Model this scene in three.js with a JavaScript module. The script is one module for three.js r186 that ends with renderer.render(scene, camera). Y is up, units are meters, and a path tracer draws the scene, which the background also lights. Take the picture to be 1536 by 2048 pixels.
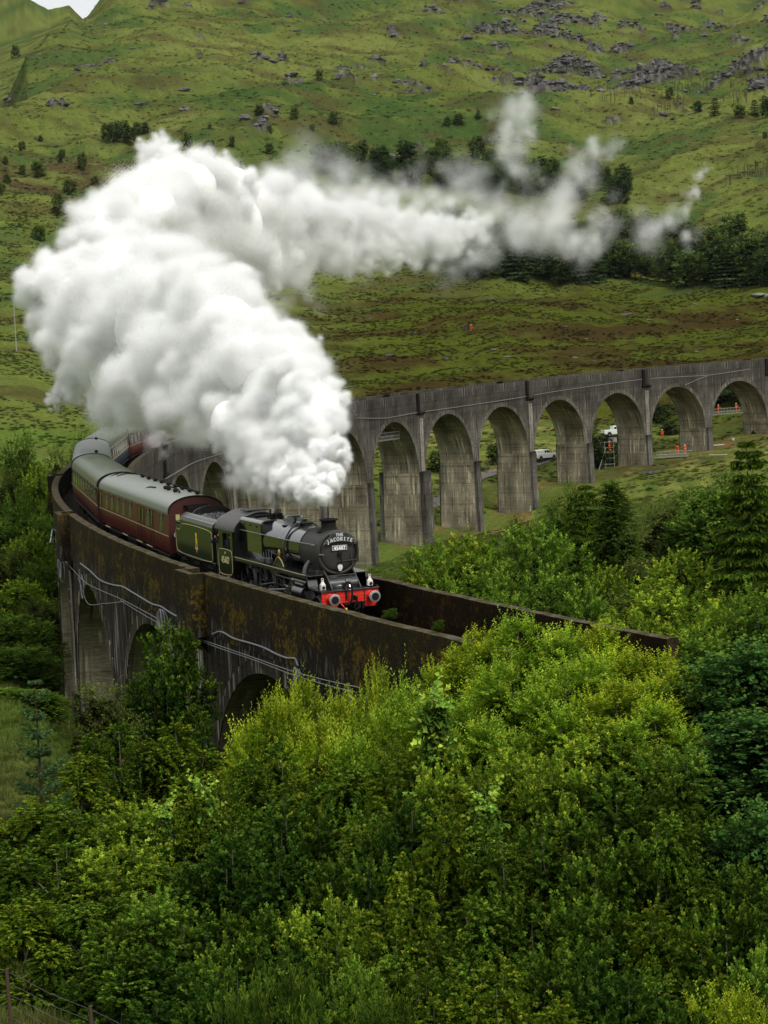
import * as THREE from 'three';
import { mergeGeometries, mergeVertices } from 'three/addons/utils/BufferGeometryUtils.js';
import { RoundedBoxGeometry } from 'three/addons/geometries/RoundedBoxGeometry.js';

// ---------------------------------------------------------------- camera, sky, sun, exposure
const scene = new THREE.Scene();
const EYE = new THREE.Vector3(0, 10.714, 0), PITCH = 0.07652, ROLL = 0.0472;
const camera = new THREE.PerspectiveCamera(27.66, 768 / 1024, 0.5, 6000);
{
  const up0 = new THREE.Vector3(0, Math.cos(PITCH), -Math.sin(PITCH));
  camera.position.copy(EYE);
  camera.up.set(Math.sin(ROLL), up0.y * Math.cos(ROLL), up0.z * Math.cos(ROLL));
  camera.lookAt(0, EYE.y - Math.sin(PITCH) * 100, -Math.cos(PITCH) * 100);
}
{ // an overcast sky: brighter overhead, soft cloud mottling
  const W = 512, H = 256, d = new Float32Array(W * H * 4);
  for (let j = 0; j < H; j++) {
    const el = ((j + 0.5) / H - 0.5) * Math.PI, s = Math.max(0, Math.sin(el));
    for (let i = 0; i < W; i++) {
      const a = (i / W) * Math.PI * 2, m = 1 + 0.05 * Math.sin(a * 3 + el * 7) * Math.cos(a * 2 - el * 5) + 0.03 * Math.sin(a * 7 - el * 13);
      const L = (0.4 + 0.29 * s) * (s > 0 ? m : 1), o = (j * W + i) * 4;
      d[o] = L * 0.98; d[o + 1] = L; d[o + 2] = L * 1.02; d[o + 3] = 1;
    }
  }
  const t = new THREE.DataTexture(d, W, H, THREE.RGBAFormat, THREE.FloatType);
  t.mapping = THREE.EquirectangularReflectionMapping; t.magFilter = THREE.LinearFilter; t.needsUpdate = true;
  scene.background = t; scene.environment = t;
}
const sun = new THREE.DirectionalLight(new THREE.Color(1, 0.96, 0.87), 1.35);
sun.position.set(120, 220, 40); sun.target.position.set(0, 0, -120);
sun.castShadow = true; sun.shadow.radius = 34; sun.shadow.mapSize.set(2048, 2048);
Object.assign(sun.shadow.camera, { left: -300, right: 300, top: 300, bottom: -300, far: 900 });
scene.add(sun, sun.target);
scene.fog = new THREE.FogExp2(new THREE.Color(0.86, 0.93, 1.0), 0.000014);
const renderer = new THREE.WebGLRenderer({ antialias: true });
renderer.toneMapping = THREE.LinearToneMapping; renderer.toneMappingExposure = 1.85; renderer.shadowMap.enabled = true;

// ---------------------------------------------------------------- helpers
const { sin, cos, PI, sqrt, abs, min, max, floor, pow, exp, hypot, atan2 } = Math;
const V = (x, y, z) => new THREE.Vector3(x, y, z);
const lerp = (a, b, t) => a + (b - a) * t, clamp = (x, a, b) => min(b, max(a, x)), sstep = (a, b, x) => { const t = clamp((x - a) / (b - a), 0, 1); return t * t * (3 - 2 * t); };
function rng(seed) { let s = seed >>> 0; return () => { s = (s + 0x6d2b79f5) | 0; let t = Math.imul(s ^ (s >>> 15), 1 | s); t = (t + Math.imul(t ^ (t >>> 7), 61 | t)) ^ t; return ((t ^ (t >>> 14)) >>> 0) / 4294967296; }; }
const R0 = rng(7);
const PERM = new Uint8Array(512); { const p = [...Array(256).keys()]; for (let i = 255; i > 0; i--) { const j = floor(R0() * (i + 1)); [p[i], p[j]] = [p[j], p[i]]; } for (let i = 0; i < 512; i++) PERM[i] = p[i & 255]; }
const GX = new Float32Array(256), GY = new Float32Array(256); for (let i = 0; i < 256; i++) { const a = R0() * PI * 2; GX[i] = cos(a); GY[i] = sin(a); }
function n2(x, y, w = 0) { // gradient noise, about -1..1; w > 0 wraps with that whole period
  let ix = floor(x), iy = floor(y); const fx = x - ix, fy = y - iy, u = fx * fx * fx * (fx * (fx * 6 - 15) + 10), v = fy * fy * fy * (fy * (fy * 6 - 15) + 10);
  const m = (a) => (w ? ((a % w) + w) % w : a & 255), x0 = m(ix), x1 = m(ix + 1), y0 = m(iy), y1 = m(iy + 1);
  const g = (a, b, dx, dy) => { const h = PERM[PERM[a & 255] + (b & 255)]; return GX[h] * dx + GY[h] * dy; };
  return 1.5 * lerp(lerp(g(x0, y0, fx, fy), g(x1, y0, fx - 1, fy), u), lerp(g(x0, y1, fx, fy - 1), g(x1, y1, fx - 1, fy - 1), u), v);
}
function fbm(x, y, o = 4, w = 0) { let s = 0, a = 0.5; for (let i = 0; i < o; i++) { s += a * n2(x + i * 17.3 * (w ? 0 : 1), y + i * 9.1 * (w ? 0 : 1), w); x *= 2; y *= 2; w *= 2; a *= 0.5; } return s; }
const C = (r, g, b) => new THREE.Color().setRGB(r, g, b);
const std = (r, g, b, rough = 0.8, o = {}) => rough >= 0.8 ? new THREE.MeshPhysicalMaterial({ color: C(r, g, b), roughness: rough, specularIntensity: 0.15, ...o }) : new THREE.MeshStandardMaterial({ color: C(r, g, b), roughness: rough, ...o });
const phy = (r, g, b, rough = 0.8, o = {}) => new THREE.MeshPhysicalMaterial({ color: C(r, g, b), roughness: rough, ...o });
const used = {};
function numbered(n) { used[n] = (used[n] ?? -1) + 1; return used[n] ? n + '_' + String(used[n]).padStart(3, '0') : n; }
function tag(o, label, category, group, kind) { if (label) o.userData.label = label; if (category) o.userData.category = category; if (group) o.userData.group = group; if (kind) o.userData.kind = kind; return o; }
function thing(name, label, category, p = [0, 0, 0], turn = 0, group) { const o = new THREE.Group(); o.name = numbered(name); o.position.set(...p); o.rotation.y = turn; scene.add(o); return tag(o, label, category, group); }
function norm(g) { // one attribute set, not indexed, so that pieces can be joined
  if (g.index) g = g.toNonIndexed();
  for (const k of Object.keys(g.attributes)) if (!['position', 'normal', 'uv', 'color'].includes(k)) g.deleteAttribute(k);
  if (!g.attributes.normal) g.computeVertexNormals();
  if (!g.attributes.uv) g.setAttribute('uv', new THREE.BufferAttribute(new Float32Array(g.attributes.position.count * 2), 2));
  return g;
}
function join(list) { list = list.flat(Infinity).map(norm); const c = list.some((g) => g.attributes.color); if (c) for (const g of list) if (!g.attributes.color) g.setAttribute('color', new THREE.BufferAttribute(new Float32Array(g.attributes.position.count * 3).fill(1), 3)); return list.length === 1 ? list[0] : mergeGeometries(list); }
function mesh(name, geo, mat, parent) { const m = new THREE.Mesh(Array.isArray(geo) ? join(geo) : geo, mat); m.name = parent ? name : numbered(name); m.castShadow = m.receiveShadow = true; (parent ?? scene).add(m); return m; }
const put = (g, p = [0, 0, 0], r = [0, 0, 0], s = [1, 1, 1]) => g.applyMatrix4(new THREE.Matrix4().compose(V(...p), new THREE.Quaternion().setFromEuler(new THREE.Euler(...r)), V(...s)));
const box = (w, h, d, x = 0, y = 0, z = 0, r = [0, 0, 0]) => put(new THREE.BoxGeometry(w, h, d), [x, y, z], r);
const rbox = (w, h, d, x = 0, y = 0, z = 0, rad = 0.03, r = [0, 0, 0]) => put(new RoundedBoxGeometry(w, h, d, 2, min(rad, w / 2.1, h / 2.1, d / 2.1)), [x, y, z], r);
const cyl = (r1, r2, h, x = 0, y = 0, z = 0, r = [0, 0, 0], n = 24, open = false) => put(new THREE.CylinderGeometry(r1, r2, h, n, 1, open), [x, y, z], r);
const ball = (r, x = 0, y = 0, z = 0, s = [1, 1, 1], n = 16) => put(new THREE.SphereGeometry(r, n, max(6, n >> 1)), [x, y, z], [0, 0, 0], s);
const lathe = (pts, n = 32, p = [0, 0, 0], r = [0, 0, 0]) => put(new THREE.LatheGeometry(pts.map(([x, y]) => new THREE.Vector2(x, y)), n), p, r);
const tube = (pts, r = 0.03, n = 6, seg) => new THREE.TubeGeometry(new THREE.CatmullRomCurve3(pts.map((p) => (p.isVector3 ? p : V(...p))), false, 'centripetal'), seg ?? max(2, pts.length * 4), r, n);
const rod = (a, b, r = 0.03, n = 8) => { const A = V(...a), B = V(...b), d = B.clone().sub(A), L = d.length(); const g = new THREE.CylinderGeometry(r, r, L, n); g.applyQuaternion(new THREE.Quaternion().setFromUnitVectors(V(0, 1, 0), d.normalize())); return g.translate(...A.add(B).multiplyScalar(0.5).toArray()); };
const extr = (pts, depth, o = {}) => new THREE.ExtrudeGeometry(pts instanceof THREE.Shape ? pts : new THREE.Shape(pts.map(([x, y]) => new THREE.Vector2(x, y))), { depth, bevelEnabled: false, ...o });
function surf(nu, nv, fn, flip = false) { // a sheet from fn(u, v) -> [x, y, z, tu, tv, r, g, b]
  const p = [], t = [], c = [], ix = []; let col = false;
  for (let j = 0; j <= nv; j++) for (let i = 0; i <= nu; i++) { const q = fn(i / nu, j / nv, i, j); p.push(q[0], q[1], q[2]); t.push(q[3] ?? i / nu, q[4] ?? j / nv); if (q.length > 5) { col = true; c.push(q[5], q[6], q[7]); } }
  for (let j = 0; j < nv; j++) for (let i = 0; i < nu; i++) { const a = j * (nu + 1) + i, b = a + 1, d = a + nu + 1, e = d + 1; flip ? ix.push(a, d, b, b, d, e) : ix.push(a, b, d, b, e, d); }
  const g = new THREE.BufferGeometry(); g.setAttribute('position', new THREE.Float32BufferAttribute(p, 3)); g.setAttribute('uv', new THREE.Float32BufferAttribute(t, 2)); if (col) g.setAttribute('color', new THREE.Float32BufferAttribute(c, 3));
  g.setIndex(ix); g.computeVertexNormals(); return g;
}
function tex(w, h, fn, srgb = false) { // fn(x, y) in 0..1 -> [r, g, b] in 0..1
  const d = new Uint8Array(w * h * 4); for (let j = 0; j < h; j++) for (let i = 0; i < w; i++) { const q = fn(i / w, j / h), o = (j * w + i) * 4; for (let k = 0; k < 3; k++) d[o + k] = clamp((q.length ? q[k] : q) * 255, 0, 255); d[o + 3] = 255; }
  const t = new THREE.DataTexture(d, w, h); t.wrapS = t.wrapT = THREE.RepeatWrapping; t.magFilter = THREE.LinearFilter; t.minFilter = THREE.LinearMipmapLinearFilter; if (srgb) t.colorSpace = THREE.SRGBColorSpace; t.needsUpdate = true; return t;
}
function canvasTex(w, h, draw) { const c = document.createElement('canvas'); c.width = w; c.height = h; draw(c.getContext('2d'), w, h); const t = new THREE.CanvasTexture(c); t.colorSpace = THREE.SRGBColorSpace; return t; }
// the point that lies at ground distance d in the direction of the photograph's pixel (u, v); used to survey the place
const survey = (() => { const f = 4159.3, c = cos(PITCH), s = sin(PITCH), fw = V(0, -s, -c), up0 = V(0, c, -s), x0 = V(1, 0, 0), r = x0.clone().multiplyScalar(cos(ROLL)).addScaledVector(up0, -sin(ROLL)), u_ = x0.clone().multiplyScalar(sin(ROLL)).addScaledVector(up0, cos(ROLL));
  return (u, v, d) => { const q = fw.clone().addScaledVector(r, (u - 768) / f).addScaledVector(u_, -(v - 1024) / f); return q.multiplyScalar(d / hypot(q.x, q.z)).add(EYE); }; })();

// ---------------------------------------------------------------- the railway curve: s metres behind the engine's front, lat outwards, h above the rails
const CX = 217.665, CZ = -182.299, RAD = 240.786, A0 = 2.71293, GRADE = 0.016165;
const trackAt = (s, lat = 0, h = 0) => { const a = A0 + s / RAD, r = RAD + lat; return V(CX + r * cos(a), h + GRADE * s, CZ + r * sin(a)); };
const trackSL = (x, z) => { let a = atan2(z - CZ, x - CX); if (a < 0) a += 2 * PI; return [(a - A0) * RAD, hypot(x - CX, z - CZ) - RAD]; };
const PITCHP = 17.068, SA = 208.34, SPAN = 15.24, HC = -2.15, HS = HC - SPAN / 2, HP = 1.29;
const pierS = (k) => SA + (k - 0.5) * PITCHP + (k < 0.9 ? -0.75 : 0); // the pier on the near side of arch k

// ---------------------------------------------------------------- terrain
const COLS = [
  [0, [0, 9], [5, 7.8], [10, 6], [20, 2.4], [30, -0.9], [45, -3.8], [60, -5.5], [100, -6], [130, -9], [160, -11], [200, -12], [250, -8], [300, -2], [350, 5.8], [480, 22.4], [600, 45.5], [700, 66.4], [850, 97], [1000, 128], [1080, 126], [1200, 152], [1500, 217], [2000, 343], [2300, 431], [3000, 480]],
  [60, [0, 9], [5, 7.8], [10, 6], [20, 2.4], [30, -0.9], [45, -4], [60, -6], [100, -7], [130, -10], [160, -12], [200, -13], [250, -9], [300, -3], [350, 5.5], [480, 22], [600, 45], [700, 66], [850, 95], [1000, 132], [1150, 173], [1200, 186], [1300, 184], [1500, 226], [1800, 296], [2100, 373], [2400, 384], [3000, 384]],
  [105, [0, 9], [5, 7.8], [10, 6], [20, 2.4], [30, -0.9], [45, -4.2], [60, -6.5], [100, -8], [130, -11], [160, -13], [200, -14], [250, -10], [300, -3.5], [350, 4.5], [480, 21], [600, 44], [700, 65], [850, 96], [1000, 133], [1150, 176], [1250, 205], [1350, 202], [1600, 258], [2000, 334], [2150, 367], [2400, 370], [3000, 370]],
  [146, [0, 9], [5, 7.8], [10, 6], [20, 2.4], [30, -0.9], [45, -4.3], [60, -6.8], [100, -8.5], [130, -11.5], [160, -13.5], [200, -14.5], [250, -10.5], [300, -3.7], [350, 4], [480, 20.5], [600, 43.5], [700, 64], [850, 96.5], [1000, 133], [1150, 176], [1330, 224], [1450, 222], [1700, 285], [2000, 341], [2150, 370], [2400, 372], [3000, 372]],
  [185, [0, 9], [5, 7.8], [10, 6], [20, 2.4], [30, -0.9], [45, -4.4], [60, -7], [100, -9], [130, -12], [160, -14], [200, -15], [250, -11], [300, -4], [350, 3.3], [480, 20], [600, 43], [700, 63], [850, 97], [1000, 134], [1150, 175], [1300, 218], [1400, 239], [1500, 244], [1800, 256], [2150, 350], [2400, 352], [3000, 352]],
  [240, [0, 9], [5, 7.8], [10, 6], [20, 2], [30, -1.5], [45, -4.8], [60, -7.5], [100, -10], [130, -13], [160, -15], [200, -16], [250, -13], [300, -6], [350, 2.6], [480, 18.5], [600, 40], [700, 61], [850, 95], [1000, 134], [1150, 175], [1300, 222], [1400, 262], [1500, 275], [1800, 285], [2300, 340], [3000, 350]],
  [400, [0, 9], [5, 7.6], [10, 5.2], [20, 0.2], [30, -4.2], [45, -7.4], [60, -9], [80, -10.5], [100, -12], [130, -15], [160, -17], [200, -18], [250, -17], [300, -10], [350, 1], [480, 15], [600, 34], [750, 69], [900, 106], [1050, 145], [1200, 187], [1350, 236], [1500, 288], [1600, 304], [1800, 330], [3000, 360]],
  [700, [0, 9], [5, 7.6], [10, 5.2], [20, 0.2], [30, -4.2], [45, -7.4], [60, -9], [80, -10.5], [100, -12], [130, -15], [200, -18], [260, -18], [300, -15], [330, -10], [380, -3], [420, 3.4], [500, 12.9], [600, 26.3], [700, 44.9], [800, 70], [900, 96.8], [1000, 123], [1150, 165], [1300, 207], [1500, 266], [1800, 350], [3000, 460]],
  [1000, [0, 9], [5, 7.6], [10, 5.2], [20, 0.2], [30, -4.2], [45, -7.4], [60, -8.6], [80, -9.6], [100, -11], [130, -13], [160, -15], [200, -16.5], [260, -17], [312, -16.2], [345, -10], [380, -4], [420, 3.5], [480, 11.2], [560, 23.4], [640, 35], [720, 49.5], [850, 81], [950, 108.7], [1100, 146.6], [1300, 196], [1500, 250], [1800, 337], [3000, 450]],
  [1200, [0, 9], [5, 7.6], [10, 5.2], [20, 0.2], [30, -4.2], [45, -7.4], [60, -8.3], [80, -9], [100, -10], [130, -12], [160, -13], [200, -14], [300, -13], [335, -11.6], [360, -9], [400, -3], [430, 4], [500, 11.3], [570, 22.3], [640, 32], [700, 43.5], [800, 63.6], [900, 87.5], [1000, 114], [1100, 136], [1300, 187], [1500, 243], [1800, 329], [3000, 440]],
  [1400, [0, 9], [5, 7.6], [10, 5.2], [20, 0.2], [30, -4.2], [45, -7.4], [60, -8], [80, -8.3], [100, -8.5], [130, -10], [160, -11], [200, -12], [300, -12.3], [330, -11], [357, -9], [385, -7], [405, -3], [430, 4], [500, 10], [580, 22.5], [650, 31.8], [720, 46], [820, 69], [920, 96], [1000, 116], [1100, 136], [1300, 184], [1500, 236], [1800, 320], [3000, 430]],
  [1600, [0, 9], [5, 7.6], [10, 5.2], [20, 0.2], [30, -4.2], [45, -7.4], [60, -8], [80, -8.2], [100, -8], [130, -9], [200, -11], [300, -11], [330, -9], [370, -7], [392, -3], [405, 3], [430, 6], [500, 12], [580, 23], [650, 33], [720, 47], [820, 71], [920, 98], [1000, 119], [1300, 187], [1500, 240], [1800, 325], [3000, 435]],
].map(([u, ...pts]) => {
  const x = pts.map((p) => p[0]), y = pts.map((p) => p[1]), n = x.length, m = new Array(n).fill(0), del = x.slice(1).map((_, i) => (y[i + 1] - y[i]) / (x[i + 1] - x[i]));
  for (let i = 1; i < n - 1; i++) m[i] = del[i - 1] * del[i] > 0 ? 2 / (1 / del[i - 1] + 1 / del[i]) : 0;
  m[0] = del[0]; m[n - 1] = del[n - 2];
  return { az: Math.atan((u - 768) / 4159), at(d) { if (d >= x[n - 1]) return y[n - 1]; let i = 0; while (x[i + 1] < d) i++; const h = x[i + 1] - x[i], t = (d - x[i]) / h, a = t * t, b = a * t; return (2 * b - 3 * a + 1) * y[i] + (b - 2 * a + t) * h * m[i] + (-2 * b + 3 * a) * y[i + 1] + (b - a) * h * m[i + 1]; } };
});
function landBase(az, d) {
  az -= 0.0118 * sstep(350, 1350, d);
  if (az <= COLS[0].az) return COLS[0].at(d); const N = COLS.length; if (az >= COLS[N - 1].az) return COLS[N - 1].at(d);
  let i = 0; while (COLS[i + 1].az < az) i++;
  const t = (az - COLS[i].az) / (COLS[i + 1].az - COLS[i].az), y0 = COLS[max(0, i - 1)].at(d), y1 = COLS[i].at(d), y2 = COLS[i + 1].at(d), y3 = COLS[min(N - 1, i + 2)].at(d);
  return d > 900 ? lerp(y1, y2, t) : lerp(y1, y2, t * t * (3 - 2 * t) * 0.5 + t * 0.5);
}
const LOWAZ = 0.24;
function land(x, z) {
  const d = hypot(x, z), az = clamp(atan2(x, -z), -2.9, 2.9);
  let y = landBase(az, d);
  if (abs(az) > 0.3) y = lerp(y, landBase(clamp(az, -0.3, 0.3), d) * 0.8, 0.5); // far outside the picture the land goes on as it is in view
  const hum = n2(x * 0.16, z * 0.16) * 0.35 + n2(x * 0.45, z * 0.45) * 0.16, far = sstep(330, 700, d);
  y += hum * sstep(20, 60, d) * (0.55 + 0.8 * sstep(300, 420, d));
  const calm = 1 - sstep(1000, 1250, d) * (1 - sstep(-0.13, -0.1, az)) * 0.85;
  y += sstep(620, 900, d) * calm * (n2((x + 0.6 * z) * 0.0055, (z - 0.3 * x) * 0.004 + 3) * 11 + (0.5 - abs(n2((x * 0.9 + z * 0.5) * 0.011, z * 0.006))) * 10 + n2((x * 0.8 + z * 0.6) * 0.03, (z * 0.8 - x * 0.6) * 0.006) * 5);
  y += far * calm * (n2(x * 0.012 + 3, z * 0.017) * 5 + n2(x * 0.035, z * 0.04 + 9) * 2.4 + n2(x * 0.09, z * 0.1 + 5) * 1.0 + n2(x * 0.22, z * 0.2) * 0.45);
  if (d > 560) { const tt = y * 0.11 + 2.2 * n2(x * 0.012, z * 0.012) + 0.7 * n2(x * 0.05, z * 0.05), fr = tt - floor(tt); y += calm * sstep(620, 800, d) * (sstep(0, 0.72, fr) * 0 + (fr < 0.8 ? -fr * 2.4 : -1.92 + (fr - 0.8) * 9.6)) * (0.5 + 0.5 * n2(x * 0.02 + 9, z * 0.02)); }
  if (d > 560) { const c = craggy(x, z, d) * calm; y += c * 3.2 + (c > 0.02 ? c * 5 * abs(n2(x * 0.2, z * 0.2)) + c * 2.2 * n2(x * 0.5, z * 0.5) : 0); }
  const [s, lat] = trackSL(x, z);
  if (s < -17 && s > -75) { const t = abs(lat), e = -1.6 - max(0, t - 4.2) * 0.8 - sstep(-30, -17, s) * 1.5; y = max(y, e); }
  return y;
}
// where rock breaks through the turf
function craggy(x, z, d) { const a = n2(x * 0.006 + 1.7, z * 0.006 + 4.2) * 0.35 + n2(x * 0.028, z * 0.03 + 7) * 0.6 + n2(x * 0.08, z * 0.09) * 0.45; return sstep(0.42, 0.72, a + 0.2 * sstep(850, 1300, d) - 0.09 + 0.1 * sstep(-0.05, 0.1, x / d)) * sstep(770, 900, d) * (1 - 0.9 * sstep(1000, 1250, d) * (1 - sstep(-0.13, -0.1, -x / z))); }
function groundColor(x, z, y, d, az) {
  const u = az * 4159 + 768, big = fbm(x * 0.008, z * 0.011, 3), mid = fbm(x * 0.04 + 5, z * 0.055, 3), fine = fbm(x * 0.21, z * 0.25 + 3, 3);
  let c = [0.1, 0.122, 0.027];
  const mix = (q, t) => { t = clamp(t, 0, 1); c = [lerp(c[0], q[0], t), lerp(c[1], q[1], t), lerp(c[2], q[2], t)]; };
  mix([0.142, 0.155, 0.042], sstep(-0.1, 0.35, big + mid * 0.4) * 0.7 * sstep(450, 800, d));
  const fold = fbm((x * 0.8 + z * 0.6) * 0.03, (z * 0.8 - x * 0.6) * 0.007, 4); mix([0.042, 0.076, 0.02], sstep(-0.05, 0.25, mid * 0.7 + fine * 0.3 - big * 0.3 + fold * 0.8 * sstep(450, 700, d)) * (d < 420 ? 0.3 : 0.85)); mix([0.04, 0.072, 0.017], 0.75 * sstep(-0.1, 0.3, mid + fine * 0.4 + 0.25) * sstep(760, 860, d) * (1 - sstep(1000, 1120, d)) * sstep(380, 520, u) * (1 - sstep(950, 1150, u)));          // bracken
  mix([0.062, 0.052, 0.02], sstep(-0.02, 0.3, fbm(x * 0.025 + 40, z * 0.06, 4) + fine * 0.25) * 0.7); // heather and dead grass
  const moor = sstep(385, 400, d) * (1 - sstep(560, 650, d + mid * 90)) * sstep(-0.055, 0.01, az + mid * 0.03);
  if (moor > 0) { const k = sstep(-0.2, 0.2, fbm(x * 0.03, z * 0.04 + 20, 4) * 1.3 + fine * 0.5 + 0.12); mix([lerp(0.04, 0.056, k), lerp(0.028, 0.068, k), lerp(0.008, 0.009, k)], moor * 0.93); mix([0.033, 0.019, 0.009], moor * 0.75 * sstep(0.12, 0.36, fine + mid * 0.6)); }
  const heath = sstep(640, 700, d + mid * 50) * (1 - sstep(800, 870, d + mid * 60)) * (1 - sstep(300, 420, u));
  if (heath > 0) mix([0.06, 0.042, 0.022], heath * 0.85 * sstep(-0.16, 0.14, fbm(x * 0.03, z * 0.06 + 60, 4)));
  if (d < 330) mix([0.075, 0.12, 0.02], 0.45 + mid * 0.9);
  if (d > 300 && d < 385 && az > 0.02) mix([0.17, 0.165, 0.045], sstep(-0.05, 0.3, fine + mid * 0.6) * 0.7);
  const [s, lat] = d < 420 ? trackSL(x, z) : [0, 99];
  if (s > 215 && s < 345 && lat < 8 && lat > -8) mix([0.13, 0.075, 0.035], (1 - sstep(4.5, 7.5, abs(lat))) * sstep(0.0, 0.3, fine + mid * 0.5) * 0.8); // bare earth below the arches
  if (d > 560) {
    const k = craggy(x, z, d), r = sstep(0.12, 0.5, k * 0.9 + fine * 0.9 * k + n2(x * 0.9, z * 0.9) * 0.25 * k);
    mix([0.05, 0.042, 0.026], sstep(0.0, 0.25, k) * 0.55); const e = 0.7 + 1.0 * n2(x * 0.3, z * 0.3 + 8) + 0.7 * n2(x * 0.9, z * 0.9);
    mix([max(0.02, 0.11 * e), max(0.019, 0.102 * e), max(0.018, 0.099 * e)], r * 0.92);
  }
  const f = 1.22 + fine * 0.62 + n2(x * 1.1, z * 1.1) * 0.16; return c.map((q) => q * f);
}
const grainTex = tex(512, 512, (x, y) => { const a = fbm(x * 16, y * 16, 4, 16), b = fbm(x * 64, y * 40 + 0.0, 2, 64), q = 0.8 + a * 0.42 + b * 0.3; return [q, q, q * 0.97]; });
const groundMat = new THREE.MeshPhysicalMaterial({ specularIntensity: 0, vertexColors: true, roughness: 1, map: grainTex, bumpMap: grainTex, bumpScale: 0.35 });
{
  const az = []; for (let a = -PI; a < -LOWAZ; a += 0.09) az.push(a); for (let a = -LOWAZ; a <= LOWAZ; a += 0.00085) az.push(a); for (let a = LOWAZ + 0.03; a < PI; a += 0.09) az.push(a); az.push(PI);
  const ds = []; for (let d = 2; d < 5200;) { ds.push(d); d *= d < 330 ? 1.022 : d < 1700 ? 1.003 : 1.03; }
  const NA = az.length, ND = ds.length, p = new Float32Array(NA * ND * 3), c = new Float32Array(NA * ND * 3), t = new Float32Array(NA * ND * 2), ix = [];
  for (let j = 0; j < ND; j++) for (let i = 0; i < NA; i++) {
    const d = ds[j], a = az[i], x = sin(a) * d, z = -cos(a) * d, y = land(x, z), o = j * NA + i;
    p.set([x, y, z], o * 3); t.set([x / 14, z / 14], o * 2); c.set(abs(a) < 0.27 && d < 2600 ? groundColor(x, z, y, d, a) : [0.11, 0.14, 0.035], o * 3);
    if (j && i) ix.push(o - NA - 1, o - NA, o - 1, o - NA, o, o - 1);
  }
  const g = new THREE.BufferGeometry(); g.setAttribute('position', new THREE.BufferAttribute(p, 3)); g.setAttribute('uv', new THREE.BufferAttribute(t, 2)); g.setAttribute('color', new THREE.BufferAttribute(c, 3)); g.setIndex(ix); g.computeVertexNormals();
  tag(mesh('hillside', g, groundMat), 'green rocky highland hillside and valley floor around the viaduct', 'hillside', null, 'structure');
  // the middle of the sheet, under the photographer
  const q = new THREE.BufferGeometry(), pp = [0, land(0, 0.1), 0], cc = [0.1, 0.13, 0.03], ii = []; for (let i = 0; i < NA; i++) { pp.push(p[i * 3], p[i * 3 + 1], p[i * 3 + 2]); cc.push(0.1, 0.13, 0.03); if (i) ii.push(0, i + 1, i); }
  q.setAttribute('position', new THREE.Float32BufferAttribute(pp, 3)); q.setAttribute('color', new THREE.Float32BufferAttribute(cc, 3)); q.setAttribute('uv', new THREE.Float32BufferAttribute(pp.filter((_, i) => i % 3 !== 1), 2)); q.setIndex(ii); q.computeVertexNormals();
  tag(mesh('knoll_ground', q, groundMat), 'grassy top of the knoll at the bottom edge', 'ground', null, 'structure');
}
function scatter(name, geo, mat, n, place, label, category) { // many small copies on the ground, as one object
  const m = new THREE.InstancedMesh(geo, mat, n), M = new THREE.Matrix4(), q = new THREE.Quaternion(), e = new THREE.Euler(); let k = 0;
  for (let i = 0; i < n * 3 && k < n; i++) { const a = place(i); if (!a) continue; const [x, y, z, s, sy, col, yaw, tilt] = a; q.setFromEuler(e.set(tilt ?? 0, yaw ?? 0, 0)); M.compose(V(x, y, z), q, V(s, sy, s)); m.setMatrixAt(k, M); m.setColorAt(k, C(...col)); k++; }
  m.count = k; m.name = numbered(name); m.castShadow = m.receiveShadow = true; scene.add(m); return tag(m, label, category, null, 'stuff');
}
function tuftGeo(seed, blades, spread, tall, bw = 0.1) { const r = rng(seed), p = []; for (let i = 0; i < blades; i++) { const a = r() * 6.283, d = spread * sqrt(r()) * 0.55, w = bw * (0.7 + r() * 0.7), o = spread * (0.25 + 0.5 * r()), h = tall * (0.5 + 0.6 * r()), x = cos(a) * d, z = sin(a) * d, b = a + (r() - 0.5) * 1.5; p.push(x - sin(b) * w, -0.05, z + cos(b) * w, x + sin(b) * w, -0.05, z - cos(b) * w, x + cos(b) * o, h, z + sin(b) * o); } const g = new THREE.BufferGeometry(); g.setAttribute('position', new THREE.Float32BufferAttribute(p, 3)); g.computeVertexNormals(); return g; }
const tuftMat = new THREE.MeshPhysicalMaterial({ color: 0xffffff, roughness: 1, transmission: 0.45, thickness: 0, specularIntensity: 0 });
const polar = (r, a0, a1, d0, d1) => { const a = lerp(a0, a1, r()), d = sqrt(lerp(d0 * d0, d1 * d1, r())); return [sin(a) * d, -cos(a) * d, d, a]; };
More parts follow.
